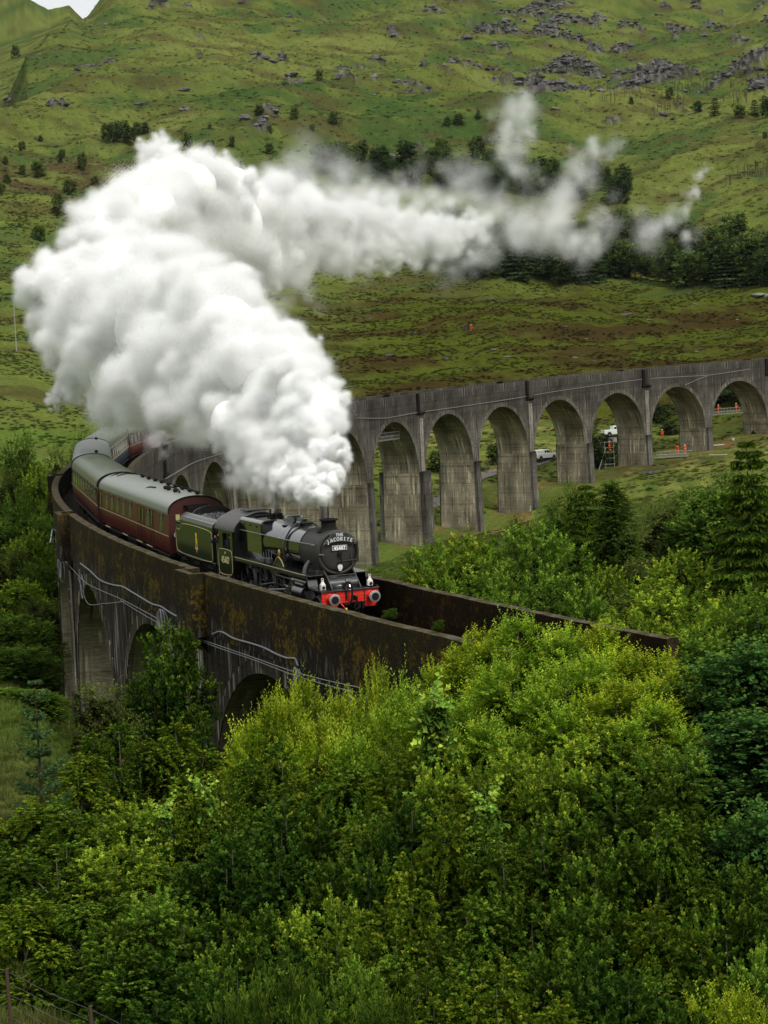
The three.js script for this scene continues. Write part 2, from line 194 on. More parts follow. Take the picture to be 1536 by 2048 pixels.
{
  const r = rng(11);
  scatter('moor_tussocks', tuftGeo(3, 34, 0.6, 0.3, 0.07), tuftMat, 34000, () => { const [x, z, d, a] = polar(r, -0.2, 0.2, 300, 680); const c = groundColor(x, z, 0, d, a), k = 0.5 + r() * 0.55, s = 0.35 + r() * 0.8, [ss, lat] = trackSL(x, z); if (abs(lat) < 4.2 && ss < 345 || fbm(x * 0.06 + 9, z * 0.08, 3) < -0.08) return null; return [x, land(x, z), z, s, s * (0.7 + r() * 0.5), [c[0] * k, c[1] * k, c[2] * k], r() * 6.28]; }, 'rough moor grass and heather tussocks on the slope behind the viaduct', 'grass');
  scatter('hill_bracken', tuftGeo(5, 30, 1.0, 0.45, 0.08), tuftMat, 30000, () => { const [x, z, d, a] = polar(r, -0.2, 0.2, 640, 1500); if (r() > 1.4 - d / 1500) return null; const c = groundColor(x, z, 0, d, a), k = 0.65 + r() * 0.4, s = 0.4 + r() * r() * 1.9; return [x, land(x, z), z, s, s * (0.6 + r() * 0.5), [c[0] * k, c[1] * k, c[2] * k], r() * 6.28]; }, 'bracken and rough grass clumps covering the upper hill', 'bracken');
  scatter('valley_grass', tuftGeo(9, 40, 0.5, 0.4, 0.022), tuftMat, 60000, () => { const [x, z, d, a] = polar(r, -0.2, 0.2, 30, 300); const c = groundColor(x, z, 0, d, a), k = 0.8 + r() * 0.6, s = 0.5 + r() * 0.6, [ss, lat] = trackSL(x, z); if (abs(lat) < 3.6 && ss < 345) return null; return [x, land(x, z), z, s, s, [c[0] * k, c[1] * k, c[2] * k], r() * 6.28]; }, 'long grass growing on the valley floor between the trees', 'grass');
}

{ // angular blocks of rock where the crags break through
  const g = new THREE.IcosahedronGeometry(1, 1), a = g.attributes.position; for (let i = 0; i < a.count; i++) { const x = a.getX(i), y = a.getY(i), z = a.getZ(i), k = 0.75 + n2(x * 2.3 + 5, z * 2.3 + y * 1.9) * 0.5; a.setXYZ(i, x * k, y * k * 0.8, z * k); } g.deleteAttribute('uv'); g.deleteAttribute('normal'); const r = rng(21);
  scatter('crag_rocks', g, new THREE.MeshPhysicalMaterial({ color: 0xffffff, roughness: 1, specularIntensity: 0.1 }), 3800, (i) => { for (let q = 0; q < 14; q++) { const [x, z, d] = polar(r, -0.2, 0.2, 780, 1600); if (craggy(x, z, d) < 0.12 + r() * 0.3) continue; const s = 0.5 + r() * r() * 2.6, k = 0.045 + r() * 0.12; return [x, land(x, z) - 0.1, z, s * (0.8 + r() * 0.8), s * (0.5 + r() * 0.5), [k, k * 0.95, k * 0.93], r() * 6.28, (r() - 0.5) * 0.6]; } return null; }, 'grey rock blocks of the crags breaking through the upper hillside', 'rocks');
}
// ---------------------------------------------------------------- viaduct
const TILE = 12.8;
const concreteTex = (seed, dark, streak, boards, runs, low = 0.58) => tex(1024, 1024, (x, y) => { // board-marked weathered concrete; x along, y up, one tile is 12.8 m
  const yb = y * 48, board = floor(yb), tone = n2(board * 0.73 + seed, 3.1) * 0.2 * boards, e = abs(yb - board - 0.5) > 0.44 ? -0.2 * boards : 0, lift = abs(y * 5 - floor(y * 5) - 0.5) > 0.488 ? -0.22 : 0;
  const grain = fbm(x * 24 + seed * 0, y * 120, 3, 24) * 0.34, mott = fbm(x * 5, y * 5, 4, 5) * 0.5;
  const run = fbm(x * 40, y * 2, 3, 40) + 0.4 * fbm(x * 150, y * 5, 2, 150), drip = pow(sstep(0.2, 0.62, run * runs + fbm(x * 9, y * 6, 3, 9) * 0.75), 1.3) * streak, soot = sstep(0.0, 0.42, -run * 0.75 * runs + mott * 0.9) * dark;
  const q = (1 + (tone + e + lift + grain + mott) * 1.5) * low * (1 - soot) + drip * (1 - low) * 1.5;
  return [q, q * 0.985, q * (0.95 + 0.03 * drip)];
});
const faceTex = concreteTex(3, 0.75, 0.8, 0.7, 0.9, 0.5), sideTex = concreteTex(9, 0.6, 0.85, 1.0, 0.9, 0.52), nearTex = concreteTex(17, 0.7, 1.15, 0.4, 1.25, 0.2);
const nearMat = new THREE.MeshPhysicalMaterial({ specularIntensity: 0.12, vertexColors: true, map: nearTex, bumpMap: nearTex, bumpScale: 0.05, roughness: 0.92 });
const faceMat = new THREE.MeshPhysicalMaterial({ specularIntensity: 0.12, vertexColors: true, map: faceTex, bumpMap: faceTex, bumpScale: 0.04, roughness: 0.92 });
const sideMat = new THREE.MeshPhysicalMaterial({ specularIntensity: 0.12, vertexColors: true, map: sideTex, bumpMap: sideTex, bumpScale: 0.04, roughness: 0.92 });
const mossTex = tex(1024, 512, (x, y) => { // wet parapet concrete with ochre moss that thins downwards; one tile is 12.8 m by 2.75 m
  const p = 0.6 * fbm(x * 20, y * 3, 4, 20) + 0.75 * fbm(x * 72, y * 12, 3, 72), gap = fbm(x * 5, y * 1.5, 3, 5), m = sstep(-0.25, 0.2, p + 0.5 * gap + (y - 0.5) * 0.8), f = 0.8 + fbm(x * 96, y * 40, 3, 96) * 0.9, run = sstep(0.28, 0.6, fbm(x * 60, y * 2.5, 3, 60) + (0.45 - y) * 0.6);
  let c = [0.02 * f, 0.015 * f, 0.01 * f]; const mm = [0.125 * f, 0.08 * f, 0.009 * f], gold = sstep(0.0, 0.45, p + gap * 0.6 + 0.25 * fbm(x * 160, y * 40, 2, 160));
  c = c.map((q, i) => lerp(q, lerp([0.03, 0.023, 0.007][i] * f, mm[i], gold), m * 0.95)); c = c.map((q, i) => lerp(q, [0.16, 0.145, 0.12][i] * f, run * (1 - m) * 0.7));
  return c.map((q) => pow(q, 1 / 2.2));
}, true);
mossTex.wrapT = THREE.ClampToEdgeWrapping;
const mossMat = new THREE.MeshPhysicalMaterial({ specularIntensity: 0.12, map: mossTex, bumpMap: mossTex, bumpScale: 0.05, roughness: 0.95 });
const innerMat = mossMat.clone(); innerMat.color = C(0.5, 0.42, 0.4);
const copeTex = tex(512, 512, (x, y) => { const a = fbm(x * 16, y * 16, 4, 16), b = fbm(x * 6, y * 6, 3, 6), f = 0.85 + a * 0.9, m = sstep(-0.1, 0.3, b + a * 0.6); return [0.085, 0.072, 0.05].map((q, i) => pow(max(0.004, lerp(q, [0.045, 0.036, 0.008][i], m) * f), 1 / 2.2)); }, true);
const copeMat = new THREE.MeshPhysicalMaterial({ specularIntensity: 0.12, map: copeTex, bumpMap: copeTex, bumpScale: 0.06, roughness: 0.95 });
const viaduct = thing('viaduct', 'long curved grey concrete railway viaduct of tall round arches under the train', 'viaduct');
const FACE = (s, h, out, far) => { // base colour of a wall face: blackened under the parapet, paler lower down
  const n = fbm(s * 0.16 + (out ? 50 : 0), h * 0.14, 3), t = sstep(-1.2, -7, h + n * 3), l = far ? [0.158, 0.147, 0.135] : [0.19, 0.172, 0.148];
  return l.map((q, i) => q * (1.0 + 1.1 * n) * lerp(far ? 0.85 : 0.75, 1.35, t) + [0.01, 0.008, 0.004][i]);
};
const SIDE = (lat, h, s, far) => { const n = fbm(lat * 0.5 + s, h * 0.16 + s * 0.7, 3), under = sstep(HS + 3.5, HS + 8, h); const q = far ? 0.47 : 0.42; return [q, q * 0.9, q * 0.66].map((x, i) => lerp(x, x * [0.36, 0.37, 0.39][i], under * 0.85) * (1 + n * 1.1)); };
const KMIN = -13, KMAX = 10, HALF = SPAN / 2;
for (let k = KMIN; k <= KMAX; k++) {
  const s0 = pierS(k), s1 = pierS(k + 1), sc = (s0 + s1) / 2, far = k >= -6;
  const NS = 44, ss = []; ss.push(s0); for (let i = 0; i <= NS; i++) ss.push(sc - HALF * cos((i / NS) * PI)); ss.push(s1);
  const hi = (s) => { const q = abs(s - sc); return q >= HALF - 1e-6 ? HS : HS + sqrt(HALF * HALF - q * q); };
  const arch = new THREE.Group(); arch.name = 'arch'; viaduct.add(arch);
  for (const [lat, flip] of [[2.75, false], [-2.75, true]]) mesh('spandrel_wall', surf(ss.length - 1, 9, (u, v, i) => { const s = ss[i], h = lerp(hi(s), -1.15, v), p = trackAt(s, lat, h); return [p.x, p.y, p.z, s / TILE, h / TILE, ...FACE(s, h, lat > 0, far || lat < 0)]; }, flip), lat > 0 && !far ? nearMat : faceMat, arch);
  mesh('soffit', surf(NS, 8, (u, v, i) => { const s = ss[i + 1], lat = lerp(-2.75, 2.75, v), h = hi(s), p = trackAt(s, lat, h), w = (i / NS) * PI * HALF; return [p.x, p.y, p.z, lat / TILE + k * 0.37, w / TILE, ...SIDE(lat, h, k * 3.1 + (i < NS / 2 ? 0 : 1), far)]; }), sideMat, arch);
  for (const sg of [1, -1]) { const ring = []; // a thin raised ring round the opening
    const a = 2.75 * sg, b = 2.81 * sg, at = (t, r, l) => { const s = sc - cos(t) * (HALF + r), h = HS + sin(t) * (HALF + r); return [trackAt(s, l, h), s, h]; };
    for (const [l0, r0, l1, r1] of [[a, 0.004, b, 0.004], [b, 0.004, b, 0.62], [b, 0.62, a, 0.62]]) ring.push(surf(40, 1, (u, v) => { const [p, s, h] = at(u * PI, lerp(r0, r1, v), lerp(l0, l1, v)); const c = FACE(s, h - 2, sg > 0, far || sg < 0); return [p.x, p.y, p.z, s / TILE, h / TILE + 0.3, c[0] * 1.12, c[1] * 1.1, c[2] * 1.06]; }, sg < 0));
    mesh('arch_ring', ring, sg > 0 && !far ? nearMat : faceMat, arch);
  }
}
for (let k = KMIN; k <= KMAX + 1; k++) { // piers, each with a pilaster on both faces
  const s = pierS(k), far = k >= -6, king = k === 1 || k === -6, W0 = (PITCHP - SPAN) / 2 + (k === 1 ? 0.36 : 0), refuge = (k - 1) % 2 === 0, p0 = trackAt(s, 0, 0), gy = min(land(p0.x, p0.z), p0.y + HS - 3) - 3, depth = p0.y + HS - gy, seg = 14, loops = [];
  const colT = (lat, h, sd) => SIDE(lat, h, sd, far);
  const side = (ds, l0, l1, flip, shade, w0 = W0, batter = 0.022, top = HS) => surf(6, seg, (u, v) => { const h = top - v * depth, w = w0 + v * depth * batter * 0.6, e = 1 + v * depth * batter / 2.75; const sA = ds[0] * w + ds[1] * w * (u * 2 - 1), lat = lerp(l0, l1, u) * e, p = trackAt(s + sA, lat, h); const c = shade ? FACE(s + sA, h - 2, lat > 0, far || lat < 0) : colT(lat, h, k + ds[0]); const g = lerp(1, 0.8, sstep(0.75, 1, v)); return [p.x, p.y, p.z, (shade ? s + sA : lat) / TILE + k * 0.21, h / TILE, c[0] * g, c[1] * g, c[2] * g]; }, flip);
  const pier = new THREE.Group(); pier.name = 'pier'; viaduct.add(pier);
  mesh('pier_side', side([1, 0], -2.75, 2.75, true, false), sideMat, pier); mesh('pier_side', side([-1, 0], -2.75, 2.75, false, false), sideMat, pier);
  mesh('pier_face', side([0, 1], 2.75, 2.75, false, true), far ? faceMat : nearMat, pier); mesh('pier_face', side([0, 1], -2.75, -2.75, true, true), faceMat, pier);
  const wp = king ? 1.15 : 0.62, pr = king ? 0.75 : 0.42, top = HS + 0.15;
  for (const sg of [1, -1]) {
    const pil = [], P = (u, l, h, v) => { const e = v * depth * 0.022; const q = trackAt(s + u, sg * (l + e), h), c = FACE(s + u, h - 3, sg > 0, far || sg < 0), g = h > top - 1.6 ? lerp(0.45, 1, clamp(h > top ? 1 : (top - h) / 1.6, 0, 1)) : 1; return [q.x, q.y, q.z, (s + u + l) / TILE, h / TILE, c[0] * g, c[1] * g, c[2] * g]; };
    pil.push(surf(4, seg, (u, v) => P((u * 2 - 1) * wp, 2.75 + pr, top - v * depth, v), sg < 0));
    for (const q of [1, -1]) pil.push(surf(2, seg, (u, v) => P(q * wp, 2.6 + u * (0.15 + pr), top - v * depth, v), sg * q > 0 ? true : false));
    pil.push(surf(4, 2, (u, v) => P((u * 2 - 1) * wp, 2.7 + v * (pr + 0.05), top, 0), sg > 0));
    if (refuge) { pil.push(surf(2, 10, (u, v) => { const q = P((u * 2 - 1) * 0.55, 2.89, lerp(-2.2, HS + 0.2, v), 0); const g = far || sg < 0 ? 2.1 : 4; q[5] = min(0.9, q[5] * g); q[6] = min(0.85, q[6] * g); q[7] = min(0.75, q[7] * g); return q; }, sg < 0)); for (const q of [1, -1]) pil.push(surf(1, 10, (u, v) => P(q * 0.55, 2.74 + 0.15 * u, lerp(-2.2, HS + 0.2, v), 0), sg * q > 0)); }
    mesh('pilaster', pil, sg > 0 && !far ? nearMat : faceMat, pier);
  }
}
// parapets between refuges: outer face, coping, inner face; a low string course carries them
const S_END = -18.3, S_FAR = pierS(KMAX + 1) + 0.8;
const refuges = []; for (let k = KMIN; k <= KMAX; k += 1) if ((k - 1) % 2 === 0) refuges.push(pierS(k));
{
  const cuts = [S_END, ...refuges.filter((s) => s > S_END + 3), S_FAR];
  for (const sg of [1, -1]) for (let q = 0; q < cuts.length - 1; q++) {
    const a = cuts[q] + (q ? 1.0 : 0), b = min(cuts[q + 1] - (q < cuts.length - 2 ? 1.0 : 0), sg > 0 ? 999 : 999), n = Math.ceil((b - a) / 0.7), near = a < 110, jag = (s, o) => n2(s * 1.3 + o, sg * 3 + 0.5) * 0.025 + n2(s * 5 + o, 7) * 0.012;
    const strip = (l0, h0, l1, h1, m, fl, col) => surf(n, m, (u, v) => { const s = lerp(a, b, u), h = lerp(h0, h1, v) + (h0 > 1 && h1 > 1 || v === 1 && h1 > 1 || v === 0 && h0 > 1 ? jag(s, 0) : 0), l = lerp(l0, l1, v), p = trackAt(s, sg * l, h); return col ? [p.x, p.y, p.z, s / TILE, h / TILE, ...FACE(s, h, sg > 0, true).map((x) => x * 0.92)] : [p.x, p.y, p.z, s / TILE, (h + 1.45) / 2.75]; }, fl);
    const moss = sg > 0 && near;
    const par = mesh('parapet', moss ? strip(2.84, -1.4, 2.86, HP, 6, sg < 0) : strip(2.8, -1.4, 2.82, HP, 6, sg < 0, true), moss ? mossMat : faceMat, viaduct);
    if (near || sg < 0) mesh('inner_face', strip(2.4, HP, 2.4, -0.6, 4, sg < 0), innerMat, par); else mesh('inner_face', strip(2.4, HP, 2.4, -0.6, 4, sg < 0, true), faceMat, par);
    mesh('coping', [surf(n, 3, (u, v) => { const s = lerp(a, b, u), p = trackAt(s, sg * lerp(moss ? 2.86 : 2.82, 2.4, v), HP + jag(s, 0) + (v > 0.2 && v < 0.8 ? 0.02 + n2(s * 3, v * 9) * 0.015 : 0)); return [p.x, p.y, p.z, s / 3, v * 0.15]; }, sg < 0)], copeMat, par);
    mesh('string_course', [strip(2.75, -1.4, moss ? 2.84 : 2.8, -1.4, 1, sg < 0, true)], faceMat, par);
    if (q === 0) mesh('end_block', surf(4, 4, (u, v) => { const p = trackAt(S_END, sg * lerp(2.4, 2.86, u), lerp(-2.5, HP, v)); return [p.x, p.y, p.z, u * 0.04, v]; }, sg > 0), mossMat, par);
  }
  for (const s of refuges) for (const sg of [1, -1]) { // refuges jut out over the piers on a sloping corbel
    if (s < S_END + 3) continue;
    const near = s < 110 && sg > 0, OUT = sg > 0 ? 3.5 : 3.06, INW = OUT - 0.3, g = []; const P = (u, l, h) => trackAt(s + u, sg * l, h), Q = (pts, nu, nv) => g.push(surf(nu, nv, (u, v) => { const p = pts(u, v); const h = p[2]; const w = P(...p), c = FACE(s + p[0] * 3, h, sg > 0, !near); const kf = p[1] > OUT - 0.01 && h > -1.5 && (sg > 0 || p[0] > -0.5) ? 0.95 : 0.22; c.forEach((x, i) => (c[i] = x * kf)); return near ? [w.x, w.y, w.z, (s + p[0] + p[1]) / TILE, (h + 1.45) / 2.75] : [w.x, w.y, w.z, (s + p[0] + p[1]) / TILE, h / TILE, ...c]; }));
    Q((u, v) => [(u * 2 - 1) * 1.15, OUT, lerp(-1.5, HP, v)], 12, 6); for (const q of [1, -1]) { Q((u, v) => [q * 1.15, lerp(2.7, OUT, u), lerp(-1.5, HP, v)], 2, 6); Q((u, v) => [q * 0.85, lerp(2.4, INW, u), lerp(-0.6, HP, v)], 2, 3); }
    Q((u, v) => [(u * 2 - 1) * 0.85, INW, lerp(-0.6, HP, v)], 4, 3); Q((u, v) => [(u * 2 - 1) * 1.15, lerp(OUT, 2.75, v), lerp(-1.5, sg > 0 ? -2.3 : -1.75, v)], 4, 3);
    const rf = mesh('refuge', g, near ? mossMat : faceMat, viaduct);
    const top = []; for (const [u0, u1, l0, l1] of [[-1.15, 1.15, INW, OUT], [-1.15, -0.85, 2.4, INW], [0.85, 1.15, 2.4, INW]]) top.push(surf(4, 2, (u, v) => { const p = P(lerp(u0, u1, u), lerp(l0, l1, v), HP + 0.012); return [p.x, p.y, p.z, u * 0.7, v * 0.2 + s]; }));
    mesh('coping', top, copeMat, rf);
  }
  for (const sg of [1, -1]) mesh('abutment', surf(10, 8, (u, v) => { const s = lerp(-34, pierS(KMIN), u), h = lerp(-14, -1.15, v), p = trackAt(s, sg * 2.75, h); return [p.x, p.y, p.z, s / TILE, h / TILE, ...FACE(s, h, sg > 0, sg < 0)]; }, sg < 0), sg > 0 ? nearMat : faceMat, viaduct);
  for (const sg of [1, -1]) mesh('abutment', surf(10, 8, (u, v) => { const s = lerp(pierS(KMAX + 1), pierS(KMAX + 1) + 40, u), h = lerp(-22, HP * 0 - 1.15, v), p = trackAt(s, sg * 2.75, h); return [p.x, p.y, p.z, s / TILE, h / TILE, ...FACE(s, h, sg > 0, true)]; }, sg < 0), faceMat, viaduct);
}
// ---------------------------------------------------------------- ballast, sleepers and rails on the deck
{
  const bt = tex(512, 512, (x, y) => { const a = fbm(x * 64, y * 64, 3, 64), q = 0.5 + a * 0.9; return [q, q * 0.95, q * 0.9]; });
  const bm = new THREE.MeshPhysicalMaterial({ specularIntensity: 0.1, color: C(0.1, 0.085, 0.07), map: bt, bumpMap: bt, bumpScale: 0.12, roughness: 1 });
  tag(mesh('ballast', surf(300, 10, (u, v) => { const s = lerp(-70, S_FAR + 30, u), lat = lerp(-2.7, 2.7, v), e = abs(lat), h = -0.17 - sstep(1.5, 2.5, e) * 0.22 + n2(s * 1.7, lat * 2) * 0.03, p = trackAt(s, lat, h); return [p.x, p.y, p.z, s / 3, lat / 3]; }), bm), 'dark stone ballast along the viaduct deck between the parapets', 'ballast', null, 'structure');
  const track = thing('railway_track', 'single railway line on dark sleepers along the top of the viaduct', 'railway track');
  const rail = (lat) => join([[-0.036, 0, 0.036, 0], [0.036, 0, 0.036, -0.05], [0.036, -0.05, 0.01, -0.07], [0.01, -0.07, 0.012, -0.14], [-0.036, -0.05, -0.036, 0], [-0.01, -0.07, -0.036, -0.05], [-0.012, -0.14, -0.01, -0.07]].map(([a, b, c, d]) => surf(260, 1, (u, v) => { const p = trackAt(lerp(-70, S_FAR + 30, u), lat + lerp(a, c, v), lerp(b, d, v)); return [p.x, p.y, p.z]; })));
  const railMat = std(0.2, 0.15, 0.11, 0.45, { metalness: 0.7 }); mesh('rail', rail(0.753), railMat, track); mesh('rail', rail(-0.753), railMat, track);
  const sg = new RoundedBoxGeometry(2.5, 0.13, 0.25, 1, 0.02), sm = std(0.055, 0.042, 0.032, 0.95); sg.deleteAttribute('uv');
  for (let i = 0; i < 200; i++) { const s = -45 + i * 0.7, m = mesh('sleeper', sg, sm, track), p = trackAt(s, 0, -0.2), q = trackAt(s, 1, -0.2); m.position.copy(p); m.rotation.y = -atan2(q.z - p.z, q.x - p.x); }
}
// ---------------------------------------------------------------- the train; every vehicle is built along z, front at +z, rails at y = 0, the side seen from the camera at -x
const M = {
  black: phy(0.006, 0.006, 0.007, 0.32, { clearcoat: 0.5, clearcoatRoughness: 0.15 }), boiler: phy(0.004, 0.0045, 0.0045, 0.12, { clearcoat: 1, clearcoatRoughness: 0.02 }), smoke: std(0.024, 0.021, 0.02, 0.58), soot: std(0.015, 0.014, 0.014, 0.9),
  green: phy(0.011, 0.022, 0.004, 0.4, { clearcoat: 0.4, clearcoatRoughness: 0.08, specularIntensity: 0.4 }), steel: std(0.32, 0.32, 0.32, 0.35, { metalness: 0.9 }), dull: std(0.11, 0.11, 0.115, 0.5, { metalness: 0.6 }), red: phy(0.62, 0.02, 0.008, 0.4, { clearcoat: 0.5 }), white: std(0.75, 0.74, 0.71, 0.5), lamp: std(0.66, 0.6, 0.57, 0.45),
  lining: std(0.55, 0.44, 0.2, 0.5), brass: std(0.5, 0.36, 0.12, 0.35, { metalness: 0.8 }), rod: std(0.3, 0.3, 0.29, 0.3, { metalness: 0.9 }), under: std(0.02, 0.018, 0.016, 0.85), glass: phy(0.01, 0.012, 0.012, 0.04, { specularIntensity: 1 }), coal: std(0.02, 0.02, 0.021, 0.35),
  maroon: phy(0.08, 0.0095, 0.007, 0.45, { clearcoat: 0.15, clearcoatRoughness: 0.25, specularIntensity: 0.5 }), cream: phy(0.62, 0.56, 0.38, 0.4, { clearcoat: 0.4 }), blue: phy(0.03, 0.045, 0.075, 0.4, { clearcoat: 0.4 }), roofGreen: std(0.1, 0.115, 0.085, 0.3), roofGrey: std(0.17, 0.18, 0.18, 0.4), curtain: std(0.3, 0.36, 0.28, 0.9), copper: std(0.5, 0.22, 0.1, 0.35, { metalness: 0.8 }), yellow: std(0.7, 0.42, 0.02, 0.5), skin: std(0.5, 0.27, 0.17, 0.6), navy: std(0.02, 0.024, 0.04, 0.85), orange: std(0.9, 0.13, 0.015, 0.7),
};
function vehicle(name, label, category, sFront, sBack, group) { // on the rails between those two places
  const o = thing(name, label, category, [0, 0, 0], 0, group), a = trackAt(lerp(sFront, sBack, 0.17)), b = trackAt(lerp(sFront, sBack, 0.83)), m = a.clone().add(b).multiplyScalar(0.5);
  o.position.copy(m); o.lookAt(m.clone().add(a.clone().sub(b))); return o;
}
function wheel(parent, name, r, x, z, spokes, tread = 0.13) { // x is the outer side's sign
  const w = new THREE.Group(); w.name = name; w.position.set(x * 0.76, r, z); w.rotation.y = x < 0 ? PI : 0; parent.add(w);
  mesh('tyre', lathe([[r - 0.09, -0.06], [r + 0.03, -0.06], [r + 0.03, -0.03], [r, -0.02], [r - 0.005, 0.07], [r - 0.09, 0.07], [r - 0.09, -0.06]], 40, [0, 0, 0], [0, 0, -PI / 2]), M.dull, w);
  const g = [cyl(0.16, 0.16, 0.2, 0, 0, 0, [0, 0, PI / 2]), put(new THREE.TorusGeometry(r - 0.12, 0.05, 6, 36), [0, 0, 0], [0, PI / 2, 0])];
  for (let i = 0; i < spokes; i++) { const a = (i / spokes) * 2 * PI; g.push(rod([0, 0.12 * cos(a), 0.12 * sin(a)], [0, (r - 0.13) * cos(a), (r - 0.13) * sin(a)], 0.033, 5)); }
  if (r > 0.7) g.push(put(cyl(r - 0.1, r - 0.1, 0.06, 0, 0, 0, [0, 0, PI / 2], 24), [0, 0, 0], [0, 0, 0], [1, 1, 0.999]).scale(1, 0.9, 0.25).translate(0, r * 0.5, 0).rotateX(2.2));
  mesh('spokes', g, M.black, w); return w;
}
function text(str, w, h, draw, mat = {}) { const t = canvasTex(512, round2(512 * h / w), (c, W, H) => draw(c, W, H, str)); return new THREE.MeshStandardMaterial({ map: t, roughness: 0.5, ...mat }); }
const round2 = (x) => max(16, Math.round(x));
const plane = (w, h, x, y, z, ry = 0, rx = 0) => put(new THREE.PlaneGeometry(w, h), [x, y, z], [rx, ry, 0]);

{ // ---- the locomotive: z = 6.65 - d, d metres behind the buffer faces
  const L = vehicle('steam_locomotive', 'black steam locomotive with red buffer beam and arched headboard at the head of the train', 'locomotive', -0.25, 13.05);
  const Z = (d) => 6.65 - d;
  mesh('smokebox', [cyl(0.885, 0.885, 1.95, 0, 2.74, Z(2.78), [PI / 2, 0, 0], 56), put(new THREE.TorusGeometry(0.885, 0.03, 8, 56), [0, 2.74, Z(3.72)])], M.smoke, L);
  const ring = mesh('smokebox_ring', lathe([[0.8, 0], [0.9, 0], [0.925, 0.04], [0.91, 0.1], [0.86, 0.13], [0.8, 0.13], [0.78, 0.1], [0.78, 0]], 64, [0, 2.74, Z(1.8)], [PI / 2, 0, 0]), M.smoke, L);
  const door = mesh('smokebox_door', lathe([[0, 0.16], [0.2, 0.155], [0.45, 0.12], [0.65, 0.065], [0.74, 0.02], [0.765, -0.02], [0.765, -0.06]].reverse(), 64, [0, 2.74, Z(1.74)], [PI / 2, 0, 0]), M.smoke, L);
  mesh('hinge_strap', [rod([-0.1, 2.38, Z(1.59)], [0.86, 2.42, Z(1.62)], 0.022), rod([0.82, 2.3, Z(1.6)], [0.82, 3.16, Z(1.6)], 0.028), rod([-0.1, 3.08, Z(1.58)], [0.86, 3.06, Z(1.62)], 0.022)], M.smoke, door);
  mesh('door_handle', [cyl(0.09, 0.1, 0.12, 0, 2.7, Z(1.53), [PI / 2, 0, 0]), rod([0, 2.7, Z(1.46)], [0.03, 2.34, Z(1.45)], 0.022), rod([0, 2.7, Z(1.43)], [0.03, 2.4, Z(1.42)], 0.022)], M.soot, door);
  mesh('door_catch', [rod([-0.86, 2.72, Z(1.62)], [-0.66, 2.7, Z(1.58)], 0.03), rod([0.5, 2.7, Z(1.6)], [0.6, 2.2, Z(1.62)], 0.015)], M.dull, door);
  mesh('door_rail', rod([-0.6, 3.13, Z(1.5)], [0.6, 3.13, Z(1.5)], 0.018), M.soot, door);
  { // headboard: an arched plate with THE above JACOBITE
    const sh = new THREE.Shape(); sh.moveTo(-0.72, -0.02); sh.lineTo(-0.6, 0.16); sh.quadraticCurveTo(-0.5, 0.2, -0.44, 0.24); sh.lineTo(-0.4, 0.4); sh.quadraticCurveTo(0, 0.5, 0.4, 0.4); sh.lineTo(0.44, 0.24); sh.quadraticCurveTo(0.5, 0.2, 0.6, 0.16); sh.lineTo(0.72, -0.02); sh.quadraticCurveTo(0, 0.17, -0.72, -0.02);
    const hb = mesh('headboard', put(extr(sh, 0.03), [0, 3.14, Z(1.5)]), std(0.035, 0.037, 0.04, 0.5), L);
    const lt = canvasTex(1024, 416, (c, W, H) => { c.clearRect(0, 0, W, H); c.fillStyle = '#2b2e31'; c.beginPath(); const X = (x) => (x + 0.72) / 1.44 * W, Y = (y) => H - (y + 0.05) / 0.585 * H; c.moveTo(X(-0.69), Y(0)); c.lineTo(X(-0.58), Y(0.15)); c.quadraticCurveTo(X(-0.5), Y(0.18), X(-0.42), Y(0.24)); c.lineTo(X(-0.38), Y(0.39)); c.quadraticCurveTo(X(0), Y(0.48), X(0.38), Y(0.39)); c.lineTo(X(0.42), Y(0.24)); c.quadraticCurveTo(X(0.5), Y(0.18), X(0.58), Y(0.15)); c.lineTo(X(0.69), Y(0)); c.quadraticCurveTo(X(0), Y(0.18), X(-0.69), Y(0)); c.fill(); c.strokeStyle = '#9a9c9c'; c.lineWidth = 5; c.stroke();
      c.fillStyle = '#d2d5d2'; c.textAlign = 'center'; c.textBaseline = 'middle'; c.font = 'bold 128px sans-serif'; c.fillText('THE', W / 2, Y(0.34)); c.font = 'bold 142px sans-serif'; const w = 'JACOBITE'; for (let i = 0; i < 8; i++) { const q = (i - 3.5) / 3.5, x = q * 0.5, a = q * 0.3; c.save(); c.translate(X(x), Y(0.175 - 0.085 * q * q)); c.rotate(a); c.fillText(w[i], 0, 0); c.restore(); } });
    mesh('lettering', plane(1.44, 0.585, 0, 3.14 + 0.2425, Z(1.465)), new THREE.MeshStandardMaterial({ map: lt, alphaTest: 0.5, roughness: 0.5 }), hb);
    const np = mesh('number_plate', rbox(0.66, 0.21, 0.03, 0, 2.95, Z(1.53), 0.02), std(0.25, 0.255, 0.26, 0.5), L);
    mesh('lettering', plane(0.63, 0.18, 0, 2.95, Z(1.51)), text('45407', 0.63, 0.18, (c, W, H, s) => { c.fillStyle = '#4a4d50'; c.fillRect(0, 0, W, H); c.strokeStyle = '#f2f2f0'; c.lineWidth = 8; c.strokeRect(6, 6, W - 12, H - 12); c.fillStyle = '#ffffff'; c.font = 'bold 150px sans-serif'; c.textAlign = 'center'; c.textBaseline = 'middle'; c.fillText(s, W / 2, H / 2 + 6); }), np);
    const bd = mesh('shed_badge', [cyl(0.105, 0.105, 0.02, 0, 2.17, Z(1.545), [PI / 2, 0, 0], 24), rbox(0.12, 0.09, 0.02, 0, 2.06, Z(1.555), 0.02)], M.white, L);
